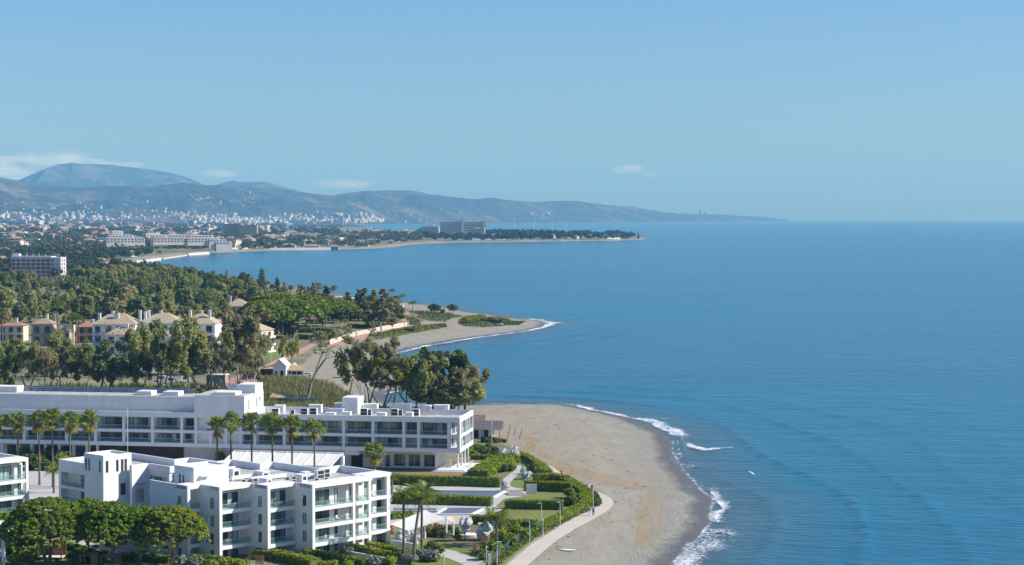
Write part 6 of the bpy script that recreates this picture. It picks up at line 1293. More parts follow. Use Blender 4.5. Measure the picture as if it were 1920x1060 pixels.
o = EB('garden_hut', 571, 607, 'round garden hut with a brown conical roof on the point', 'hut'); MB().tube([(4, 0, 0), (4, 0, 2.6)], 3.4, 10).build('wall', m_brown, o); MB().tube([(4, 0, 2.5), (4, 0, 3.6), (4, 0, 3.7), (4, 0, 4.9)], [5.0, 3.0, 3.2, .2], 10).build('roof', plain('brown_roof', (.20, .13, .09), .9, .15), o); MB().box(5.4, 7.8, -2.9, -2.6, .1, 2.5).build('pillar', m_tan, o)
# villas with tiled roofs behind the trees
def villa(o, x0, x1, y0, y1, h, rh, wall, roof, nwin=4, storeys=2, chim=(), part='wing'):
    b0 = MB().box(x0, x1, y0, y1, -3, h).build('wall', wall, o); MB().hip(x0, x1, y0, y1, h, h + rh, .6).build('roof', roof, o)
    sh = h / storeys
    for s in range(storeys):
        for k in range(nwin):
            w = (x1 - x0) / nwin; a = x0 + w * (k + .25); window(o, '-y', y0, a, a + w * .5, s * sh + .5, s * sh + sh * .78, 2, mats=[m_gdark, m_gdark, m_gteal])
        if s: MB().box(x0 + .3, x1 - .3, y0 - 1.3, y0 - .004, s * sh - .25, s * sh).build('balcony', wall, o); balustrade(o, '-y', y0 - 1.28, x0 + .3, x1 - .3, s * sh, .9)
    for cx_, cy_, ch in chim: MB().box(cx_ - .5, cx_ + .5, cy_ - .5, cy_ + .5, h - .5, h + ch).box(cx_ - .65, cx_ + .65, cy_ - .65, cy_ + .65, h + ch, h + ch + .25).build('chimney', m_white, o)
m_cream = plain('cream_render', (.62, .54, .43), .85, .07, .3); m_pink = plain('pink_render', (.52, .38, .31), .85, .08, .3); m_yellow = plain('ochre_render', (.52, .40, .20), .85, .08, .3)
o = ED('villa_block', 163, 775, 'long white villa block with tan tiled roofs and many chimneys', 'house', -.05)
K = 775 / 3500.0
villa(o, 2, 20, 0, 12, 12.0, 4.3, m_white, m_tile2, 4, 3, [((183 - 163) * K, 2.5, 4.2), ((204 - 163) * K, 6, 4.9), ((212 - 163) * K, 3, 4.2), ((217 - 163) * K, 3, 4.2)])
villa(o, 20.3, 38, 4, 18, 12.3, 4.0, m_white, m_tile2, 4, 3, [((238 - 163) * K + 4, 6, 4.9), ((247 - 163) * K + 4, 7, 4.4), ((251 - 163) * K + 4.2, 8.5, 4.9), ((268 - 163) * K + 5, 11, 4.6)])
villa(o, 10, 24, -9, -.3, 8.3, 2.8, m_white, m_tile2, 3, 2, [(18, -5, 4)])
villa(o, 38.3, 53, 2, 16, 12.2, 4.2, m_white, m_tile2, 3, 3, [(42, 5, 5.2), (46, 9, 5.0), (50, 6, 5.2)])
villa(o, 30, 46, -8, 1.6, 7.5, 3.2, m_white, m_tile2, 3, 2, [(36, -4, 3.8)])
o = ED('villa', 57, 815, 'pink two storey villa with a hipped brown roof and chimneys', 'house', -.04); villa(o, 0, 9.5, 0, 9, 9.4, 2.2, m_pink, m_tile, 2, 2, [(5, 7, 3.6), (9, 7, 3.6)])
o = ED('villa', 101, 812, 'pink terraced villa with low wings beside the hipped pink one', 'house', -.04); villa(o, 0, 6.5, 0, 8, 6.4, 1.2, m_pink, m_tile, 3, 2, [(.8, 3, 3.0), (3, 5, 2.6)]); MB().box(4, 7.5, 3, 6, 6.2, 8.9).build('belvedere', m_cream, o)
o = ED('villa', 143, 830, 'low terracotta house beside the tan roofed villa block', 'house', .1); villa(o, 0, 8, 0, 8, 7.2, 2.2, m_tile3, m_tile3, 2, 2, [(6.5, 5, 2.8)])
o = ED('villa', -4, 835, 'long low orange and white house at the left edge behind the trees', 'house', 0); villa(o, 0, 11, 0, 9, 7.0, 1.5, m_cream, m_tile3, 3, 2, [(7, 4, 3)])
o = ED('villa', 370, 800, 'white villa with steep tan roofs behind bare branches, left', 'house', -.25); villa(o, 0, 11, 0, 10, 7.5, 4.2, m_white, m_tile2, 3, 2, [(1.5, 3, 4.5), (4, 6, 5.6)])
o = ED('villa', 408, 790, 'white villa with an orange-tan hipped roof in the middle of the right-hand houses', 'house', -.15); villa(o, 0, 13, 0, 12, 9.5, 4.6, m_white, m_tile2, 3, 3, [(3, 8, 5), (8, 6, 5.4)])
o = ED('villa', 455, 778, 'white villa with stepped balconies facing the sea', 'house', -.35); villa(o, 0, 8.5, 0, 11, 9.4, 2.6, m_cream, m_tile2, 2, 3, [(2, 8, 3.8)])
for s_ in range(3):
    for q in (1.5, 6): window(o, '+x', 8.5, q, q + 2.6, s_ * 3.1 + .4, s_ * 3.1 + 2.4, 2)
    MB().box(8.503, 9.9, .6, 10.4, s_ * 3.1 - .2, s_ * 3.1 + .6).build('balcony', m_white2, o)
o = ED('villa', 425, 905, 'tan roofed house rising behind the right-hand villas', 'house', 0); villa(o, 0, 10, 0, 9, 13.0, 3.6, m_cream, m_tile2, 2, 3, [(1, 4, 4.6)])
# slab block with red window bays, far left
o = ED('slab_block', 20, 1500, 'grey seven storey slab block with red-brown window bays', 'building', -.06, z=0); m_redwin = plain('red_brown_infill', (.26, .07, .065), .7, .2, .4); m_slab = plain('weathered_concrete', (.52, .52, .54), .85, .08, .15)
MB().box(0, 33, 0, 13, 0, 22.6).build('wall', m_slab, o); MB().box(33.003, 41, -1, 14, 0, 23.2).build('stair_tower', m_slab, o); MB().box(0, 33, -.1, 13.1, 22.603, 24.0).build('roof_band', m_slab, o); MB().box(0, 6, 3, 8, 24.003, 26.0).build('roof_room', m_white, o)
for s in range(7):
    for k in range(8): window(o, '-y', 0, .5 + 4.05 * k, 3.9 + 4.05 * k, 1.0 + 3.1 * s, 3.2 + 3.1 * s, 1, mats=[m_redwin], fm=m_slab)
    MB().box(0, 33, -.75, -.09, .6 + 3.1 * s, .95 + 3.1 * s).build('floor_slab', m_slab, o); window(o, '-y', -1, 33.6, 35.0, 1.2 + 3.1 * s, 2.9 + 3.1 * s, 1, mats=[m_gdark]); window(o, '+x', 41, 2, 4, 1.2 + 3.1 * s, 2.9 + 3.1 * s, 1, mats=[m_gdark]); window(o, '+x', 41, 8, 10, 1.2 + 3.1 * s, 2.9 + 3.1 * s, 1, mats=[m_gdark])
for k in range(5): MB().tube([(7 + 5 * k, 4, 24.0), (7 + 5 * k, 4, 26 + .4 * (k % 2))], .25, 5).build('aerial', m_metal, o)

# ---- trees
EUC = [make_euc(s, 18, .16 + .05 * (s % 3), m, .95, w) for s, m, w in ((1, m_euc, 1.0), (2, m_euc, 1.25), (3, m_eucb, .8), (4, m_euc, 1.1), (5, m_eucb, 1.0))]
WOODT = [make_round(s, 4.6, 14, m, 3800, .46, 1.15, low=.1) for s, m in ((61, m_euc), (62, m_euc), (63, m_eucb), (64, m_euc))]
YEL = make_euc(9, 12, .2, m_yel, 1.0, 1.3, n=2600)
DENSE = [make_euc(s, 16, .2, m_darkl if s == 21 else m_euc, 1.0, 1.45, n=12000, size=.29) for s in (21, 22, 23)]
LEANER = make_euc(31, 16, .55, m_eucb, 1.0, 1.3, n=11000, size=.26)
BARE = [make_bare(s, 14, l, n) for s, l, n in ((1, (.25, 0), 700), (2, (-.1, .1), 500), (3, (.3, .1), 120), (4, (.05, 0), 60))]
RND = [make_round(s, 4.2, 9.5, m) for s, m in ((1, m_darkl), (2, m_darkl), (3, m_euc), (4, m_shrub))]
PIN = [make_pine(s, 6.5, 12, 7000, .72, .38) for s in (51, 52)]
SPI = [make_spire(s, 14, 2.3, m) for s, m in ((1, m_darkl), (2, m_eucb), (3, m_euc))]
TIER = make_tiered(4, 20); PALMF = joined_palm(1); PALMT = joined_palm(2, True)
def bt(name, ms, h0, px, py, top, label, group=None, wide=1.0, rot=None):
    x, y = G(px, py); h = ZAT(top, math.hypot(x, y)); return tree(name, ms, x, y, label, group, h / h0, rot, wide=wide)
bt('bare_tree', BARE[0], 14, 570, 756, 634, 'leaning half bare tree with a forked trunk behind the hotel roof', rot=0.2, wide=1.3)
bt('flowering_tree', YEL, 12, 548, 700, 622, 'yellowish crown at the upper left of the leaning bare tree', wide=.6)
bt('bare_tree', BARE[1], 14, 655, 752, 630, 'grey nearly bare tree left of the river mouth clump', rot=1.0, wide=1.1)
bt('eucalyptus_tree', EUC[2], 18, 692, 766, 626, 'tall narrow olive eucalyptus left in the clump by the river mouth', wide=.95, rot=.5)
bt('eucalyptus_tree', EUC[4], 18, 716, 768, 664, 'brownish eucalyptus beside the tall narrow one', wide=1.0)
bt('flowering_tree', YEL, 12, 690, 762, 648, 'small yellow-green tree in front of the tall narrow eucalyptus', wide=.8)
bt('bare_tree', BARE[1], 14, 736, 767, 690, 'thin forked small tree at the river edge', wide=1.0)
bt('flowering_tree', YEL, 12, 770, 764, 656, 'bright yellow-green topped tree in the river mouth clump', wide=1.2)
bt('dense_tree', DENSE[0], 16, 812, 768, 654, 'dense dark green tree at the heart of the river mouth clump', wide=1.15)
bt('dense_tree', DENSE[1], 16, 778, 768, 676, 'shorter dense tree beneath the yellow topped one', wide=1.1)
bt('dense_tree', DENSE[1], 16, 838, 769, 664, 'dense olive tree right of the dark one in the clump', wide=1.05, rot=2)
bt('eucalyptus_tree', LEANER, 16, 856, 768, 658, 'feathery tree leaning out over the water at the right of the clump', rot=0.0, wide=.95)
bt('eucalyptus_tree', EUC[4], 18, 848, 770, 686, 'low brownish tree at the right foot of the clump', wide=1.0, rot=4)
for px, py, top, k, w, nm in [(812, 770, 718, 2, 1.3, 'leafy bush at the foot of the river mouth clump, left'), (846, 771, 712, 2, 1.3, 'leafy bush at the foot of the river mouth clump, middle'), (872, 770, 706, 2, 1.2, 'leafy bush at the foot of the river mouth clump, right'), (795, 769, 700, 2, .9, 'slim leafy bush between trunks of the river mouth clump')]: bt('round_bush', RND[k], 9.5, px, py, top, nm, None, wide=w)
# trees between the hotel and the villas
gl = 'trees in a row between hotel and villas'
ML = [(18, 735, 640, 1, 1.2), (52, 735, 612, 0, 1.2), (84, 738, 640, 4, 1.1), (116, 738, 646, 1, 1.2), (150, 738, 660, 3, 1.2), (182, 742, 634, 1, 1.45), (206, 742, 655, 0, 1.2), (232, 740, 662, 3, 1.0), (262, 740, 650, 1, 1.0), (298, 742, 588, 0, 1.15), (325, 742, 598, 1, 1.1), (350, 740, 622, 3, 1.1), (380, 738, 634, 4, 1.2), (444, 735, 566, 2, .95), (425, 735, 640, 4, 1.1), (462, 730, 655, 4, .9), (5, 742, 690, 3, 1.1)]
names = ['eucalyptus at the left edge behind the hotel screen', 'tall eucalyptus below the pink villa', 'brownish eucalyptus second from the left edge', 'wide eucalyptus in front of the terraced pink villa', 'mid height eucalyptus left of the round crowned one', 'broad round crowned eucalyptus before the villa block', 'eucalyptus right of the round crowned one', 'small eucalyptus in the gap before the white villa block', 'dark eucalyptus under the white villa block', 'tallest green eucalyptus covering the villa block roof', 'tall eucalyptus just right of the tallest one', 'eucalyptus beside the white vans', 'brownish eucalyptus above the kiosk', 'tall thin brown eucalyptus rising before the right-hand villas', 'low brown eucalyptus in front of the right-hand villas', 'slender brownish eucalyptus above the dark parked cars', 'low eucalyptus at the extreme left edge']
for (px, py, top, k, w), nm in zip(ML, names): bt('eucalyptus_tree', EUC[k], 18, px, py, top, nm, gl, wide=w)
rs = random.Random(5)
for i, (px, py, top) in enumerate([(30, 712, 640), (70, 708, 650), (100, 712, 655), (135, 706, 648), (165, 708, 668), (205, 706, 664), (245, 712, 672), (275, 706, 640), (315, 704, 628), (352, 702, 640), (392, 704, 640), (418, 700, 622), (450, 700, 640), (470, 690, 628), (488, 684, 622)]):
    bt('eucalyptus_tree', EUC[rs.choice((0, 1, 3, 4))] if i % 3 else WOODT[i % 4], 18 if i % 3 else 14, px, py, top, 'olive tree set back in the second row ' + ['at the left edge', 'below the orange house', 'below the pink villa', 'below the terraced pink villa', 'left of the shaded villa wall', 'under the bare grey tree', 'beside the shaded villa wall', 'behind the tallest eucalyptus', 'before the villa chimneys', 'at the right of the villa block', 'under the steep tan roofs', 'before the orange-tan roof', 'before the stepped balconies', 'left of the sea facing villa', 'right of the sea facing villa'][i], 'second row of trees below the villas', wide=rs.uniform(1.05, 1.35) if i % 3 else 1.0)
bt('bare_tree', BARE[3], 14, 212, 738, 622, 'bare grey branching tree before the shaded villa wall'); bt('bare_tree', BARE[2], 14, 412, 736, 622, 'leafless tree before the right-hand villas'); bt('bare_tree', BARE[3], 14, 396, 736, 636, 'leafless thin tree above the kiosk'); bt('bare_tree', BARE[2], 14, 475, 715, 640, 'leaning leafless tree on the green slope', rot=.5)
for i, (px, py, k, sc, nm) in enumerate([(30, 746, 0, 2.6, 'scrubby bush behind the hotel roof at far left'), (70, 748, 3, 2.4, 'silvery bush behind the hotel screen'), (130, 748, 0, 2.5, 'scrubby bush behind the middle of the hotel screen'), (230, 748, 4, 2.4, 'dark bush at the foot of the round crowned tree'), (270, 747, 0, 2.4, 'olive bush left of the white vans'), (300, 747, 4, 2.6, 'dark bush in front of the white vans'), (335, 748, 2, 2.3, 'green bush under the tall trees'), (370, 747, 0, 2.5, 'scrub beside the kiosk'), (405, 742, 4, 2.2, 'dark scrub in front of the kiosk'), (512, 714, 0, 1.8, 'bush in front of the lean-to'), (170, 750, 0, 2.3, 'scrub under the round crowned tree')]): bush(px, py, k, sc, nm)
# the wood on rising ground
gw = 'trees of the dense wood behind the villas'
sil = np.array([(-40, 508), (0, 510), (60, 506), (100, 526), (120, 520), (150, 500), (250, 498), (330, 496), (360, 505), (400, 508), (450, 512), (480, 520), (520, 532), (560, 545), (620, 562)])
rw = random.Random(12); cnt = 0
for row, (d, step, sub) in enumerate([(1330, 15, 0), (1230, 17, 8), (1130, 19, 16), (1040, 22, 26), (960, 24, 40), (890, 27, 58)]):
    px = -30
    while px < 590:
        px += step * rw.uniform(.75, 1.3); dd = d * rw.uniform(.97, 1.03); x, y = PD(px, dd)
        if sdf(np.array([x]), np.array([y]), COAST)[0] < 25 or (px > 520 and d < 1000): continue
        if px > 395 and px < 470 and d < 900: continue
        top = np.interp(px, sil[:, 0], sil[:, 1]) + sub * rw.uniform(.8, 1.2) + rw.gauss(0, 3.5); h = max(6, min(27, ZAT(top, dd) - zg(x, y)))
        q = rw.random(); light = px < 360
        if q < (.62 if light else .35): ms, h0, nm, lb_, w = (EUC[rw.choice((0, 1, 3))], 18, 'eucalyptus_tree', 'olive eucalyptus in the dense wood behind the villas', rw.uniform(1.1, 1.4)) if rw.random() < .35 else (WOODT[rw.choice((0, 1, 2, 3))], 14, 'eucalyptus_tree', 'olive eucalyptus in the dense wood behind the villas', rw.uniform(.8, 1.15))
        elif q < .85: ms, h0, nm, lb_, w = RND[rw.choice((0, 1, 2))], 9.5, 'evergreen_tree', 'dark rounded evergreen in the dense wood behind the villas', rw.uniform(.55, .8)
        else: ms, h0, nm, lb_, w = SPI[rw.choice((0, 1, 2))], 14, 'slender_tree', 'slender upright tree in the dense wood behind the villas', rw.uniform(1.0, 1.5)
        tree(nm, ms, x, y, lb_, gw + {'eucalyptus_tree': ', eucalyptus', 'evergreen_tree': ', evergreens', 'slender_tree': ', slender trees'}[nm], h / h0, None, wide=w); cnt += 1
# pines, casuarinas and palms near the point
for px, py, top, w, nm in [(518, 628, 548, 1.35, 'dark domed pine left above the right-hand villas'), (548, 634, 560, 1.5, 'broad dark pine in front of the domed ones'), (577, 618, 552, 1.3, 'dark domed pine behind the garden hut'), (606, 612, 556, 1.4, 'dark domed pine over the garden hut'), (640, 606, 562, 1.5, 'dark domed pine in front of the slender trees'), (495, 642, 562, 1.35, 'dark pine beside the sea facing villa')]: bt('domed_pine', PIN[px % 2], 12, px, py, top, nm, 'dark pines near the point', wide=w)
x, y = PD(491, 1180); tree('norfolk_pine', TIER, x, y, 'tall tiered conifer standing out against the bay', None, (ZAT(501, 1180) - zg(x, y)) / 20)
for px, py, top, k, w, nm in [(466, 590, 515, 1, 1.5, 'slender brownish tree left of the tiered conifer'), (520, 588, 520, 0, 1.4, 'dark slender tree right of the tiered conifer'), (533, 586, 528, 1, 1.2, 'slender tree second right of the tiered conifer'), (561, 586, 532, 2, 1.2, 'upright slender tree before the bay, left of the rusty one'), (572, 584, 536, 1, 1.1, 'narrow brownish tree beside the rusty topped one'), (588, 600, 527, 1, 1.5, 'rusty topped slender tree against the bay'), (612, 600, 534, 0, 2.2, 'dark bushy slender tree against the bay'), (652, 598, 545, 0, 2.1, 'grey slender tree left of the paired ones'), (672, 602, 540, 1, 1.9, 'left tree of a grey pair against the bay'), (684, 602, 538, 0, 2.1, 'right tree of a grey pair against the bay'), (702, 614, 541, 2, 2.1, 'tall feathery tree by the lawn on the point, left'), (719, 616, 539, 1, 2.3, 'tall brownish feathery tree by the lawn on the point, right')]: bt('slender_tree', SPI[k], 14, px, py, top, nm, None, wide=w)
for px, py, top, k, w, nm in [(690, 594, 565, 0, 1.5, 'round green bush left of the feathery trees'), (668, 598, 575, 3, 1.3, 'round bush beneath the grey pair'), (742, 600, 571, 3, 1.2, 'grey-green round bush under the two palms'), (635, 600, 574, 0, 1.2, 'dark round bush by the dark pines'), (815, 588, 570, 3, 1.5, 'round brown-green bush at the neck of the point, left'), (849, 587, 570, 3, 1.3, 'round brown-green bush at the neck of the point, right'), (830, 589, 579, 1, 1.2, 'low dark bush between the round ones')]: bt('round_bush', RND[k], 9.5, px, py, top, nm, None, wide=w)
rb = random.Random(21)
for i in range(46):
    px = rb.uniform(470, 745); py = rb.uniform(572, 600) if px > 560 else rb.uniform(590, 640); x, y = G(px, py); k = rb.choice((0, 1, 2, 3))
    if sdf(np.array([x]), np.array([y]), COAST)[0] < 18: continue
    tree('garden_tree', RND[k], x, y, ['dark leafy tree in the gardens of the point', 'dark leafy tree in the gardens of the point', 'olive leafy tree in the gardens of the point', 'light green leafy tree in the gardens of the point'][k], ['dark leafy trees in the gardens of the point', 'dark leafy trees in the gardens of the point', 'olive leafy trees in the gardens of the point', 'light leafy trees in the gardens of the point'][k], rb.uniform(.45, .95), None, wide=rb.uniform(1.0, 1.4))
for px, py, top, nm in [(735, 577, 541, 'feather palm on the point against the water, leftmost of three'), (754, 590, 551, 'feather palm on the point against the water, middle of three'), (774, 604, 564, 'feather palm beside the pink promenade, rightmost of three')]: bt('feather_palm', PALMT, 13.5, px, py, top, nm, None, wide=1.25)
for px, py, top, nm in [(589, 628, 584, 'thin fan palm left of the garden hut'), (611, 622, 580, 'fan palm right of the garden hut'), (653, 613, 575, 'fan palm at the edge of the lawn on the point'), (625, 634, 603, 'short palm in front of the dark hedges'), (648, 632, 600, 'short palm by the cream wall'), (596, 592, 533, 'tall palm in front of the bay beside the rusty tree'), (626, 582, 537, 'tall palm against the bay'), (5, 650, 578, 'tall fan palm at the left edge before the orange house'), (108, 655, 562, 'tall thin palm beside the pink villa'), (137, 650, 586, 'first of the close palms right of the pink villa'), (143, 650, 588, 'second of the close palms right of the pink villa'), (148, 651, 590, 'third of the close palms right of the pink villa'), (530, 640, 588, 'fan palm above the sea facing villa')]: bt('fan_palm', PALMF, 13, px, py, top, nm, None, wide=1.2)
# reeds behind the hotel, dune scrub and flowers on the point (ground cover)
def blades(name, poly_px, n, h0, h1, w, mat, seed, label, z=0.0):
    r = np.random.RandomState(seed); P = np.array([G(a, b_) for a, b_ in poly_px]); lo, hi = P.min(0), P.max(0); pts = lo + r.rand(n * 3, 2) * (hi - lo); pts = pts[inside(pts[:, 0], pts[:, 1], P)][:n]; n = len(pts)
    a = r.rand(n) * 6.28; h = (h0 + (h1 - h0) * r.rand(n) * vnoise(pts[:, 0] / 9, pts[:, 1] / 9) * 1.6); zz = z + drop(pts[:, 0], pts[:, 1]); ln = r.normal(size=(n, 2)) * .25 * h[:, None]; ca, sa = np.cos(a) * w, np.sin(a) * w
    V = np.stack([np.c_[pts[:, 0] - ca, pts[:, 1] - sa, zz], np.c_[pts[:, 0] + ca, pts[:, 1] + sa, zz], np.c_[pts[:, 0] + ca * .8 + ln[:, 0], pts[:, 1] + sa * .8 + ln[:, 1], zz + h * .8], np.c_[pts[:, 0] + ln[:, 0] * 1.3, pts[:, 1] + ln[:, 1] * 1.3, zz + h]], 1).reshape(-1, 3)
    o = link(name, np_mesh(name, V, np.arange(n * 4).reshape(n, 4), mat)); o['kind'] = 'stuff'; o['label'] = label
blades('reeds', [(495, 716), (545, 712), (600, 724), (655, 742), (650, 775), (490, 790), (480, 740)], 16000, 1.2, 3.6, .16, m_reed, 1, 'tall yellowish reeds behind the hotel')
blades('scrub', [(-20, 728), (480, 722), (490, 790), (-20, 790)], 9000, .5, 1.9, .3, m_shrub, 2, 'rough scrub between the hotel and the trees')
for i, pl in enumerate([[(790, 588), (830, 590), (850, 596), (835, 604), (805, 602), (780, 596)], [(862, 600), (890, 596), (925, 603), (945, 612), (905, 614), (870, 612), (858, 606)], [(808, 610), (835, 608), (838, 614), (812, 616)], [(757, 592), (785, 600), (790, 612), (770, 610)], [(765, 585), (800, 584), (840, 588), (870, 594), (850, 597), (800, 594)], [(690, 632), (740, 622), (800, 612), (830, 616), (760, 628), (705, 638)], [(945, 602), (985, 603), (975, 609), (945, 610)]]): blades('dune_scrub', pl, 1300, .25, .85, .38, m_shrub, 10 + i, 'low green dune scrub on the point')
blades('yellow_flowers', [(868, 600), (880, 595), (905, 594), (910, 600), (882, 604)], 2600, .8, 1.9, .35, m_yel, 20, 'bright yellow flowering patch on the point')
hedge([(902, 603), (925, 603), (948, 606)], 2.0, 5, 'long grey-green bush on the sandy point', m_eucb, None, 0, 6, .35, 'low_bush', 'bush', .6)
hedge([(872, 606), (885, 608)], 1.2, 6, 'small dark bush left of the long one on the point', m_shrub, None, 0, 3, .4, 'low_bush', 'bush', .6)
for i, (px, py, w, h) in enumerate([(642, 573, 9, 5), (662, 572, 7, 4), (690, 578, 9, 4), (735, 576, 8, 3.0), (748, 579, 5, 2.4)]):
    o = EB('beach_building', px, py, ['white cube house behind the trees on the point, leftmost', 'small white house behind the trees on the point', 'white house half hidden by the feathery trees', 'low white beach bar behind the left palm', 'grey low hut behind the palms'][i], 'house'); MB().box(-w / 2, w / 2, 0, 6, 0, h).build('wall', m_white, o); MB().box(-w / 2 - .2, w / 2 + .2, -.2, 6.2, h, h + .25).build('roof', m_white2, o); window(o, '-y', 0, -w * .3, w * .1, .6, h * .7, 2)
# ------------------------------------------------------------------ across the bay: headland, towns, hillside villages
m_farw = plain('far_white_wall', (.56, .54, .50), .9, .08, .05); m_farc = plain('far_cream_wall', (.58, .49, .38), .9, .08, .05); m_faro = plain('far_ochre_wall', (.50, .39, .20), .9, .08, .05)
m_fart = plain('far_tile_roof', (.35, .245, .18), .9, .12, .1); m_farwin = plain('far_window', (.15, .16, .17), .4, .2, .1)
def far_block(name, px, d, w, dep, h, label, rot=0.0, storeys=5, bays=10, wall=None, group=None, cat='building', roofroom=None, z=None, win=(.5, .45), balc=False):
    x, y = PD(px, d); o = empty(name, label, cat, (x, y, (zg(x, y) if z is None else z + drop(x, y))), rot, group); wall = wall or m_farw
    MB().box(0, w, 0, dep, -2, h).build('wall', wall, o); MB().box(-.3, w + .3, -.3, dep + .3, h + .003, h + .8).build('roof', wall, o); s = h / storeys; bw = w / bays
    for i in range(storeys):
        row = MB()
        for k in range(bays): row.box(bw * (k + .5 - win[0] / 2), bw * (k + .5 + win[0] / 2), -.12, -.004, s * (i + .3), s * (i + .3 + win[1]))
        row.build('window_row', m_farwin, o)
        if balc: MB().box(.2, w - .2, -1.6, -.13, s * i + s * .05, s * i + s * .28).build('balcony', wall, o)
    if roofroom: MB().box(w * roofroom[0], w * roofroom[1], dep * .2, dep * .8, h + .8, h + .8 + roofroom[2]).build('roof_room', wall, o)
    return o
o = far_block('hotel_slab', 824, 4480, 110, 16, 34, 'huge grey slab hotel on the far headland with a white lift tower', .02, 9, 1, plain('slab_grey', (.66, .66, .64), .85, .06, .05), win=(.96, .5), balc=True)
MB().box(52, 58, -3, 18, 0, 45).build('lift_tower', m_farw, o); MB().box(54.4, 55.6, 4, 5, 45.003, 52).build('mast', m_farw, o); MB().box(104, 111, -2.5, 17, 0, 38).build('end_tower', m_farw, o)
far_block('hotel_block', 789, 4330, 42, 16, 24, 'white balconied block left of the huge slab hotel', -.05, 7, 12, win=(.6, .5), balc=True, roofroom=(.45, .7, 4))
far_block('hotel_block', 886, 4330, 28, 14, 21, 'white balconied block in front of the slab hotel end', -.05, 6, 8, win=(.6, .5), balc=True, roofroom=(.1, .5, 2))
far_block('apartment_slab', 419, 4150, 38, 16, 26, 'ochre apartment slab standing above the trees, left wing', -.02, 6, 7, m_faro, win=(.55, .7), z=10); far_block('apartment_slab', 449, 4120, 39, 16, 25, 'ochre apartment slab standing above the trees, right wing', .03, 6, 7, m_faro, win=(.55, .7), z=8, roofroom=(-.05, .12, 6))
# stepped white terraces above the bay
st_ = ED('terraced_hotel', 200, 2750, 'long white stepped hotel with rows of deep balconies above the bay', 'building', .34, z=14)
k_ = 2750 / 3500.0
for i, (a, b_, z0, z1, dy) in enumerate([(0, 56, 2, 9, 0), (3, 40, 9.003, 13, 3), (66, 90, 2, 12, -2), (68, 140, 4, 9, -4), (70, 118, 9.003, 13.4, 0), (90, 140, 9.003, 13.0, -2), (118, 166, 3, 8.5, -6), (120, 158, 8.503, 12.6, -3), (150, 176, -2, 6, -9), (160, 184, -6, 2.5, -12)]):
    MB().box(a, b_, dy, dy + 14, z0 - 6, z1).build('terrace_block', m_farw, st_)
    n = int((b_ - a) / 5); row = MB()
    for q in range(n): row.box(a + 5 * q + 1.0, a + 5 * q + 4.2, dy - .15, dy - .004, z1 - 3.2, z1 - .9)
    row.build('balcony_row', m_farwin, st_)
    if i in (0, 3, 5, 6):
        row = MB()
        for q in range(n): row.box(a + 5 * q + 1.0, a + 5 * q + 4.2, dy - .15, dy - .004, z1 - 6.6, z1 - 4.4)
        row.build('balcony_row', m_farwin, st_)
far_block('white_villa', 425, 3120, 14, 10, 7, 'white flat roofed villa at the left of the far beach front', 0, 2, 4); far_block('white_villa', 452, 3110, 12, 9, 6, 'white low villa beside the flat roofed one', 0, 2, 3); far_block('white_villa', 470, 3100, 10, 9, 7, 'pale villa behind the far beach near its middle', 0, 2, 3)
for px, w, nm, rf in [(505, 18, 'villa with an orange roof on the far beach front', m_tile3), (540, 24, 'large white villa with a tiled gable on the far beach front', m_fart), (585, 24, 'white villa with a broad roof on the far beach front', m_fart), (625, 18, 'ochre villa at the right of the far beach front', m_fart)]:
    x, y = PD(px, 3095); o = empty('beach_villa', nm, 'house', (x, y, zg(x, y))); MB().box(-w / 2, w / 2, 0, 12, -1, 5.5).build('wall', m_farw if px != 625 else m_farc, o); MB().hip(-w / 2, w / 2, 0, 12, 5.5, 9, 1).build('roof', rf, o); r_ = MB(); [r_.box(-w / 2 + 1 + 4 * q, -w / 2 + 3.4 + 4 * q, -.12, -.004, 1, 4) for q in range(int(w / 4))]; r_.build('window_row', m_farwin, o); MB().box(-w / 2, w * .1, 3, 9, 5.5, 8).build('upper_storey', m_farw, o)
def sea_wall(pts, h, label, mat=None):
    P = [Vector((*PD(a, d), 0)) for a, d in pts]; c = P[0]; o = MB()
    for a, b_ in zip(P[:-1], P[1:]): dd = (b_ - a).normalized(); n = Vector((-dd.y, dd.x, 0)) * .5; o.prism([(a - n - c)[:2], (b_ - n - c)[:2], (b_ + n - c)[:2], (a + n - c)[:2]], -3, h)
    tag(o.build('sea_wall', mat or m_farw, None, loc=(c.x, c.y, zg(c.x, c.y))), label, 'wall')
sea_wall([(255, 2240), (285, 2330), (302, 2390)], 3.2, 'white sea wall at the left end of the far beach'); sea_wall([(353, 2660), (392, 2740)], 3.5, 'white sea wall under the stepped hotel'); sea_wall([(427, 2990), (470, 3030)], 2.6, 'white sea wall in the middle of the far beach'); sea_wall([(505, 3040), (560, 3060), (620, 3090)], 2.6, 'long white sea wall below the beach villas'); sea_wall([(885, 4060), (955, 4090)], 2.8, 'white sea wall below the slab hotel'); sea_wall([(1138, 4240), (1166, 4290)], 3.5, 'white sea wall near the tip of the far headland'); sea_wall([(305, 2440), (350, 2640)], 1.6, 'cream wall along the back of the far beach', m_farc)
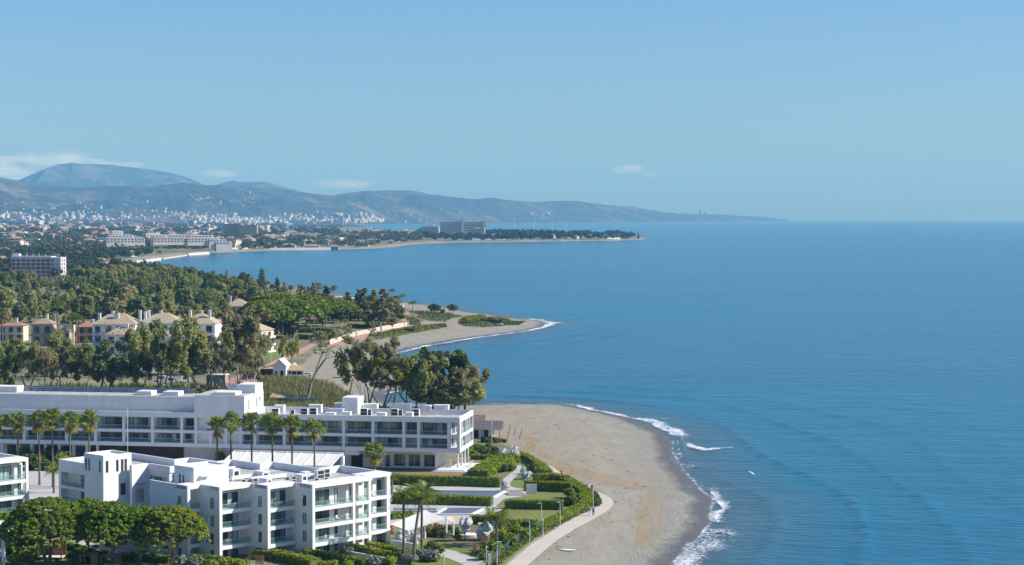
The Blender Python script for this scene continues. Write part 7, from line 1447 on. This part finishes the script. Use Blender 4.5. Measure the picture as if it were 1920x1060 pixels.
# villas and houses: shared meshes, one object each
def house_mesh(w, d, h, rh, wall, roof, flat=False):
    mb = MB().box(-w / 2, w / 2, -d / 2, d / 2, -2, h); nf = len(mb.f)
    if flat: mb.box(-w / 2 - .2, w / 2 + .2, -d / 2 - .2, d / 2 + .2, h + .003, h + .5)
    else: mb.hip(-w / 2, w / 2, -d / 2, d / 2, h, h + rh, .7)
    n2 = len(mb.f)
    for k in range(max(2, int(w / 4))): mb.box(-w / 2 + 1.2 + 3.8 * k, -w / 2 + 3.2 + 3.8 * k, -d / 2 - .12, -d / 2 - .004, h * .5, h * .82); mb.box(-w / 2 + 1.2 + 3.8 * k, -w / 2 + 3.4 + 3.8 * k, -d / 2 - .12, -d / 2 - .004, .4, h * .38)
    me = bpy.data.meshes.new('house_mesh'); me.from_pydata(mb.v, [], mb.f)
    for m in (wall, roof, m_farwin): me.materials.append(m)
    me.polygons.foreach_set('material_index', [0] * nf + [1] * (n2 - nf) + [2] * (len(mb.f) - n2)); me.update(); return me
HM = [(house_mesh(14, 11, 6.5, 3, m_farw, m_fart), 'white_villa', 'white villa with a tiled roof'), (house_mesh(12, 10, 6, 2.6, m_farc, m_fart), 'cream_villa', 'cream villa with a tiled roof'), (house_mesh(18, 11, 6.5, 0, m_farw, m_farw, True), 'flat_villa', 'white flat roofed house'), (house_mesh(16, 12, 7, 3, m_farc, m_tile3), 'red_roof_villa', 'villa with a reddish roof'), (house_mesh(22, 12, 12, 0, m_farw, m_farw, True), 'white_flats', 'white block of flats'), (house_mesh(10, 9, 5, 2.2, m_farw, m_tile3), 'small_villa', 'small white house with a reddish roof')]
rf = random.Random(77); used = []
def houses(n, pxr, dr, kinds, place, cond=None, sc=(.85, 1.2)):
    c = 0; t = 0
    while c < n and t < n * 30:
        t += 1; px = rf.uniform(*pxr); d = math.exp(rf.uniform(math.log(dr[0]), math.log(dr[1]))); x, y = PD(px, d)
        s_ = sdf(np.array([x]), np.array([y]), COAST)[0]
        if s_ < 45 or any(abs(x - a) + abs(y - b_) < 17 for a, b_ in used) or (cond and not cond(px, d, s_)): continue
        used.append((x, y)); me, nm, lb_ = HM[rf.choice(kinds)]; o = link(nm, me, None, (x, y, zg(x, y)), (0, 0, rf.uniform(-.7, .7)), (rf.uniform(*sc),) * 3); tag(o, lb_ + ' ' + place, 'house' if nm != 'white_flats' else 'building', nm.replace('_', ' ') + ('s ' if nm[-1] != 's' else ' ') + place); c += 1
houses(26, (-20, 240), (1750, 2450), (0, 0, 1, 5, 2), 'behind the wood on the near bay')
houses(20, (-20, 250), (2450, 3300), (0, 1, 5, 2), 'left of the stepped hotel')
houses(110, (-20, 420), (3000, 6500), (0, 1, 2, 2, 5), 'in the left suburb beyond the bay', sc=(1.2, 1.8))
houses(44, (400, 780), (3300, 4700), (0, 1, 2, 5), 'behind the far beach', sc=(1.1, 1.6))
houses(26, (915, 1195), (4200, 4750), (0, 1, 3, 2, 5), 'on the far headland', lambda p, d, s: s > 22)
houses(44, (-20, 560), (6000, 9500), (0, 4, 4, 3, 2), 'in the suburbs below the hills', sc=(1.2, 1.8))
for i, (px, d, h) in enumerate([(1002, 4700, 52), (965, 4900, 46), (1062, 5000, 40), (1036, 4600, 44), (910, 5000, 50)]):
    x, y = PD(px, d); MB().tube([(0, 0, 0), (0, 0, h)], .45, 5).build('radio_mast', m_lamp, None, loc=(x, y, zg(x, y) if sdf(np.array([x]), np.array([y]), COAST)[0] > 0 else -1)); tag(bpy.data.objects['radio_mast' + ('' if i == 0 else '.%03d' % i)], ['tallest thin mast over the houses of the far headland', 'thin mast close to the slab hotel', 'thin mast over the middle trees of the far headland', 'short thin mast among the far headland trees', 'thin mast behind the right end of the slab hotel'][i], 'mast', 'masts on the far headland')
# trees across the bay: the larger ones singly, the rest as one wood
def small_crown(seed, n, size, squash=.8):
    r = random.Random(seed); cl = [(r.gauss(0, .28), r.gauss(0, .28), .62 + r.gauss(0, .13), .3, .3, .26 * squash) for _ in range(7)]; return leaves(cl, n, size, seed, shell=.5, up=.4)
m_fartree = leaf_mat('far_tree_leaf', (.03, .048, .022), (.12, .14, .065), .3, .3)
SC = [np_mesh('small_crown_mesh', *small_crown(s, 260, .085), m_fartree) for s in (1, 2, 3)]
STK = MB().tube([(0, 0, -.1), (0, 0, .5)], [.03, .02], 5).mesh('small_trunk_mesh', m_bark)
gf = 'trees between the wood and the far beach'; c = 0; t = 0
while c < 105 and t < 4000:
    t += 1; px = rf.uniform(-20, 260); d = rf.uniform(1480, 2500); x, y = PD(px, d)
    if sdf(np.array([x]), np.array([y]), COAST)[0] < 30 or any(abs(x - a) + abs(y - b_) < 12 for a, b_ in used): continue
    h = rf.uniform(8, 15) * (1.25 if d < 1800 else 1); o = empty('broadleaf_tree', 'dark rounded tree between the wood and the far beach', 'tree', (x, y, zg(x, y)), rf.uniform(0, 6), gf); o.scale = (h * rf.uniform(.75, 1.1),) * 2 + (h,); link('trunk', STK, o); link('crown', SC[c % 3], o); c += 1
def wood(name, n, pxr, dr, hr, size, nq, label, cond=None, logd=True, seed=1, mat=None):
    r = np.random.RandomState(seed); px = r.uniform(*pxr, n * 4); d = np.exp(r.uniform(math.log(dr[0]), math.log(dr[1]), n * 4)) if logd else r.uniform(*dr, n * 4); x = (px - PCX) / F_PX * d; z, s = height(x, d); ok = s > 34 if dr[0] < 4000 else s > 22
    if cond is not None: ok &= cond(px, d, s)
    x, d, z = x[ok][:n], d[ok][:n], z[ok][:n]; m = len(x); h = r.uniform(*hr, m); w = h * r.uniform(.7, 1.15, m); T = [small_crown(s_ + seed * 10, nq, size, .9)[0].reshape(nq, 4, 3) for s_ in range(4)]; k = r.randint(0, 4, m); out = []
    for i in range(4):
        q = k == i
        if not q.any(): continue
        a = r.rand(q.sum()) * 6.28; ca, sa = np.cos(a)[:, None, None], np.sin(a)[:, None, None]; B = T[i][None]
        X_ = (B[..., 0] * ca - B[..., 1] * sa) * w[q][:, None, None] + x[q][:, None, None]; Y_ = (B[..., 0] * sa + B[..., 1] * ca) * w[q][:, None, None] + d[q][:, None, None]; Z_ = B[..., 2] * h[q][:, None, None] + (z[q] + drop(x[q], d[q]))[:, None, None]; out.append(np.stack([X_, Y_, Z_], -1).reshape(-1, 3))
    V = np.concatenate(out); o = link(name, np_mesh(name, V, np.arange(len(V)).reshape(-1, 4), mat or m_fartree)); o['kind'] = 'stuff'; o['label'] = label
wood('distant_trees', 800, (-40, 330), (1500, 2600), (7, 13), .13, 90, 'dark trees filling the near side of the bay')
wood('distant_trees', 1700, (-40, 800), (2600, 4700), (6.5, 12.5), .17, 60, 'dark trees beyond the far beach', seed=2, cond=lambda p, d, s: ~((p > 195) & (p < 405) & (d < 2860) & (d > 2690)) & ((p < 790) | (d > 4600)) & (vnoise(p / 26, np.log(d) * 16) > .30))
wood('distant_trees', 420, (790, 1212), (3900, 5300), (9, 17), .16, 70, 'dark trees of the far headland', seed=3, cond=lambda p, d, s: ~((p < 920) & (d < 4500) & (d > 4250)))
wood('distant_trees', 1500, (-40, 640), (4700, 9500), (6, 11), .2, 30, 'dark trees of the suburbs below the hills', seed=4, cond=lambda p, d, s: vnoise(p / 30 + 9, np.log(d) * 20) > .35)
for i, px in enumerate((1015, 1021, 1152, 1157, 1164, 1197)):
    x, y = PD(px, 4420); tree('cypress', SPI[0], x, y, 'dark pointed cypress rising above the far headland', 'cypresses on the far headland', (22 if i < 2 else 18) / 14, wide=1.2)
# pale towns at the foot of the hills and on their slopes
m_town = plain('town_wall', (.44, .43, .41), .9, .1, .05)
m_slabf = plain('far_grey_wall', (.36, .36, .37), .9, .1, .05)
def town(name, n, pxr, yr, dr, size, label, seed, sp=1.0, mats=None, tall=.25):
    r = np.random.RandomState(seed); px = r.uniform(*pxr, n * 60); d = r.uniform(*dr, n * 60); x = (px - PCX) / F_PX * d; z, s = height(x, d); zz = z + drop(x, d); py = EYE_Y + (CAM_H - zz) / d * F_PX
    ok = (s > 20) & (py > yr[0]) & (py < yr[1]) & (vnoise(px / 11 * sp + seed * 7, py / 2.2 + 30) > .46); x, d, zz = x[ok][:n], d[ok][:n], zz[ok][:n]; m = len(x); w = r.uniform(*size, m) * .62; dp = r.uniform(8, 14, m); h = np.where(r.rand(m) < tall, r.uniform(9, 20, m), r.uniform(3, 6.5, m)); a = r.uniform(-.6, .6, m)
    c = np.array([(-1, -1, -.3), (1, -1, -.3), (1, 1, -.3), (-1, 1, -.3), (-1, -1, 1), (1, -1, 1), (1, 1, 1), (-1, 1, 1)]); X_ = c[None, :, 0] * w[:, None] / 2; Y_ = c[None, :, 1] * dp[:, None] / 2; V = np.stack([X_ * np.cos(a)[:, None] - Y_ * np.sin(a)[:, None] + x[:, None], X_ * np.sin(a)[:, None] + Y_ * np.cos(a)[:, None] + d[:, None], c[None, :, 2] * h[:, None] + zz[:, None]], -1).reshape(-1, 3)
    f = np.array([(4, 5, 6, 7), (0, 1, 5, 4), (1, 2, 6, 5), (2, 3, 7, 6), (3, 0, 4, 7)]); Fq = (f[None] + 8 * np.arange(m)[:, None, None]).reshape(-1, 4); o = link(name, np_mesh(name, V, Fq, [m_town, m_farc, m_slabf], mi=np.repeat(r.choice([0, 0, 1, 2], m), 5))); o['kind'] = 'stuff'; o['label'] = label
town('distant_town', 900, (370, 720), (402, 419), (9600, 13500), (14, 40), 'white town at the foot of the hills', 1, tall=.4)
town('distant_town', 420, (-20, 420), (398, 414), (9000, 12500), (10, 34), 'pale suburbs at the foot of the left hills', 2)
town('hillside_village', 110, (335, 480), (361, 388), (10500, 16000), (10, 26), 'white village on the hillside', 3, .6, tall=.1)
town('hillside_village', 40, (-20, 330), (378, 396), (9500, 14000), (10, 26), 'scattered white houses on the left hillside', 4)
town('hillside_village', 45, (480, 900), (378, 404), (10500, 17500), (9, 22), 'scattered white houses on the middle hillside', 5)
town('distant_town', 520, (700, 1480), (399, 417.5), (13000, 28500), (14, 46), 'pale coastal towns along the far shore', 6)
for i, (px, d, h) in enumerate([(782, 14300, 62), (796, 14300, 40), (1312, 21500, 60), (1322, 21500, 52), (641, 11800, 55)]):
    x, y = PD(px, d); o = MB().box(-11, 11, -9, 9, -5, h).build('distant_tower', m_farw, None, loc=(x, y, zg(x, y))); tag(o, ['white high rise standing alone on the far shore', 'lower pale block beside the lone high rise', 'left of two pale towers at the far end of the coast', 'right of two pale towers at the far end of the coast', 'pale high rise at the right of the white town'][i], 'tower block')
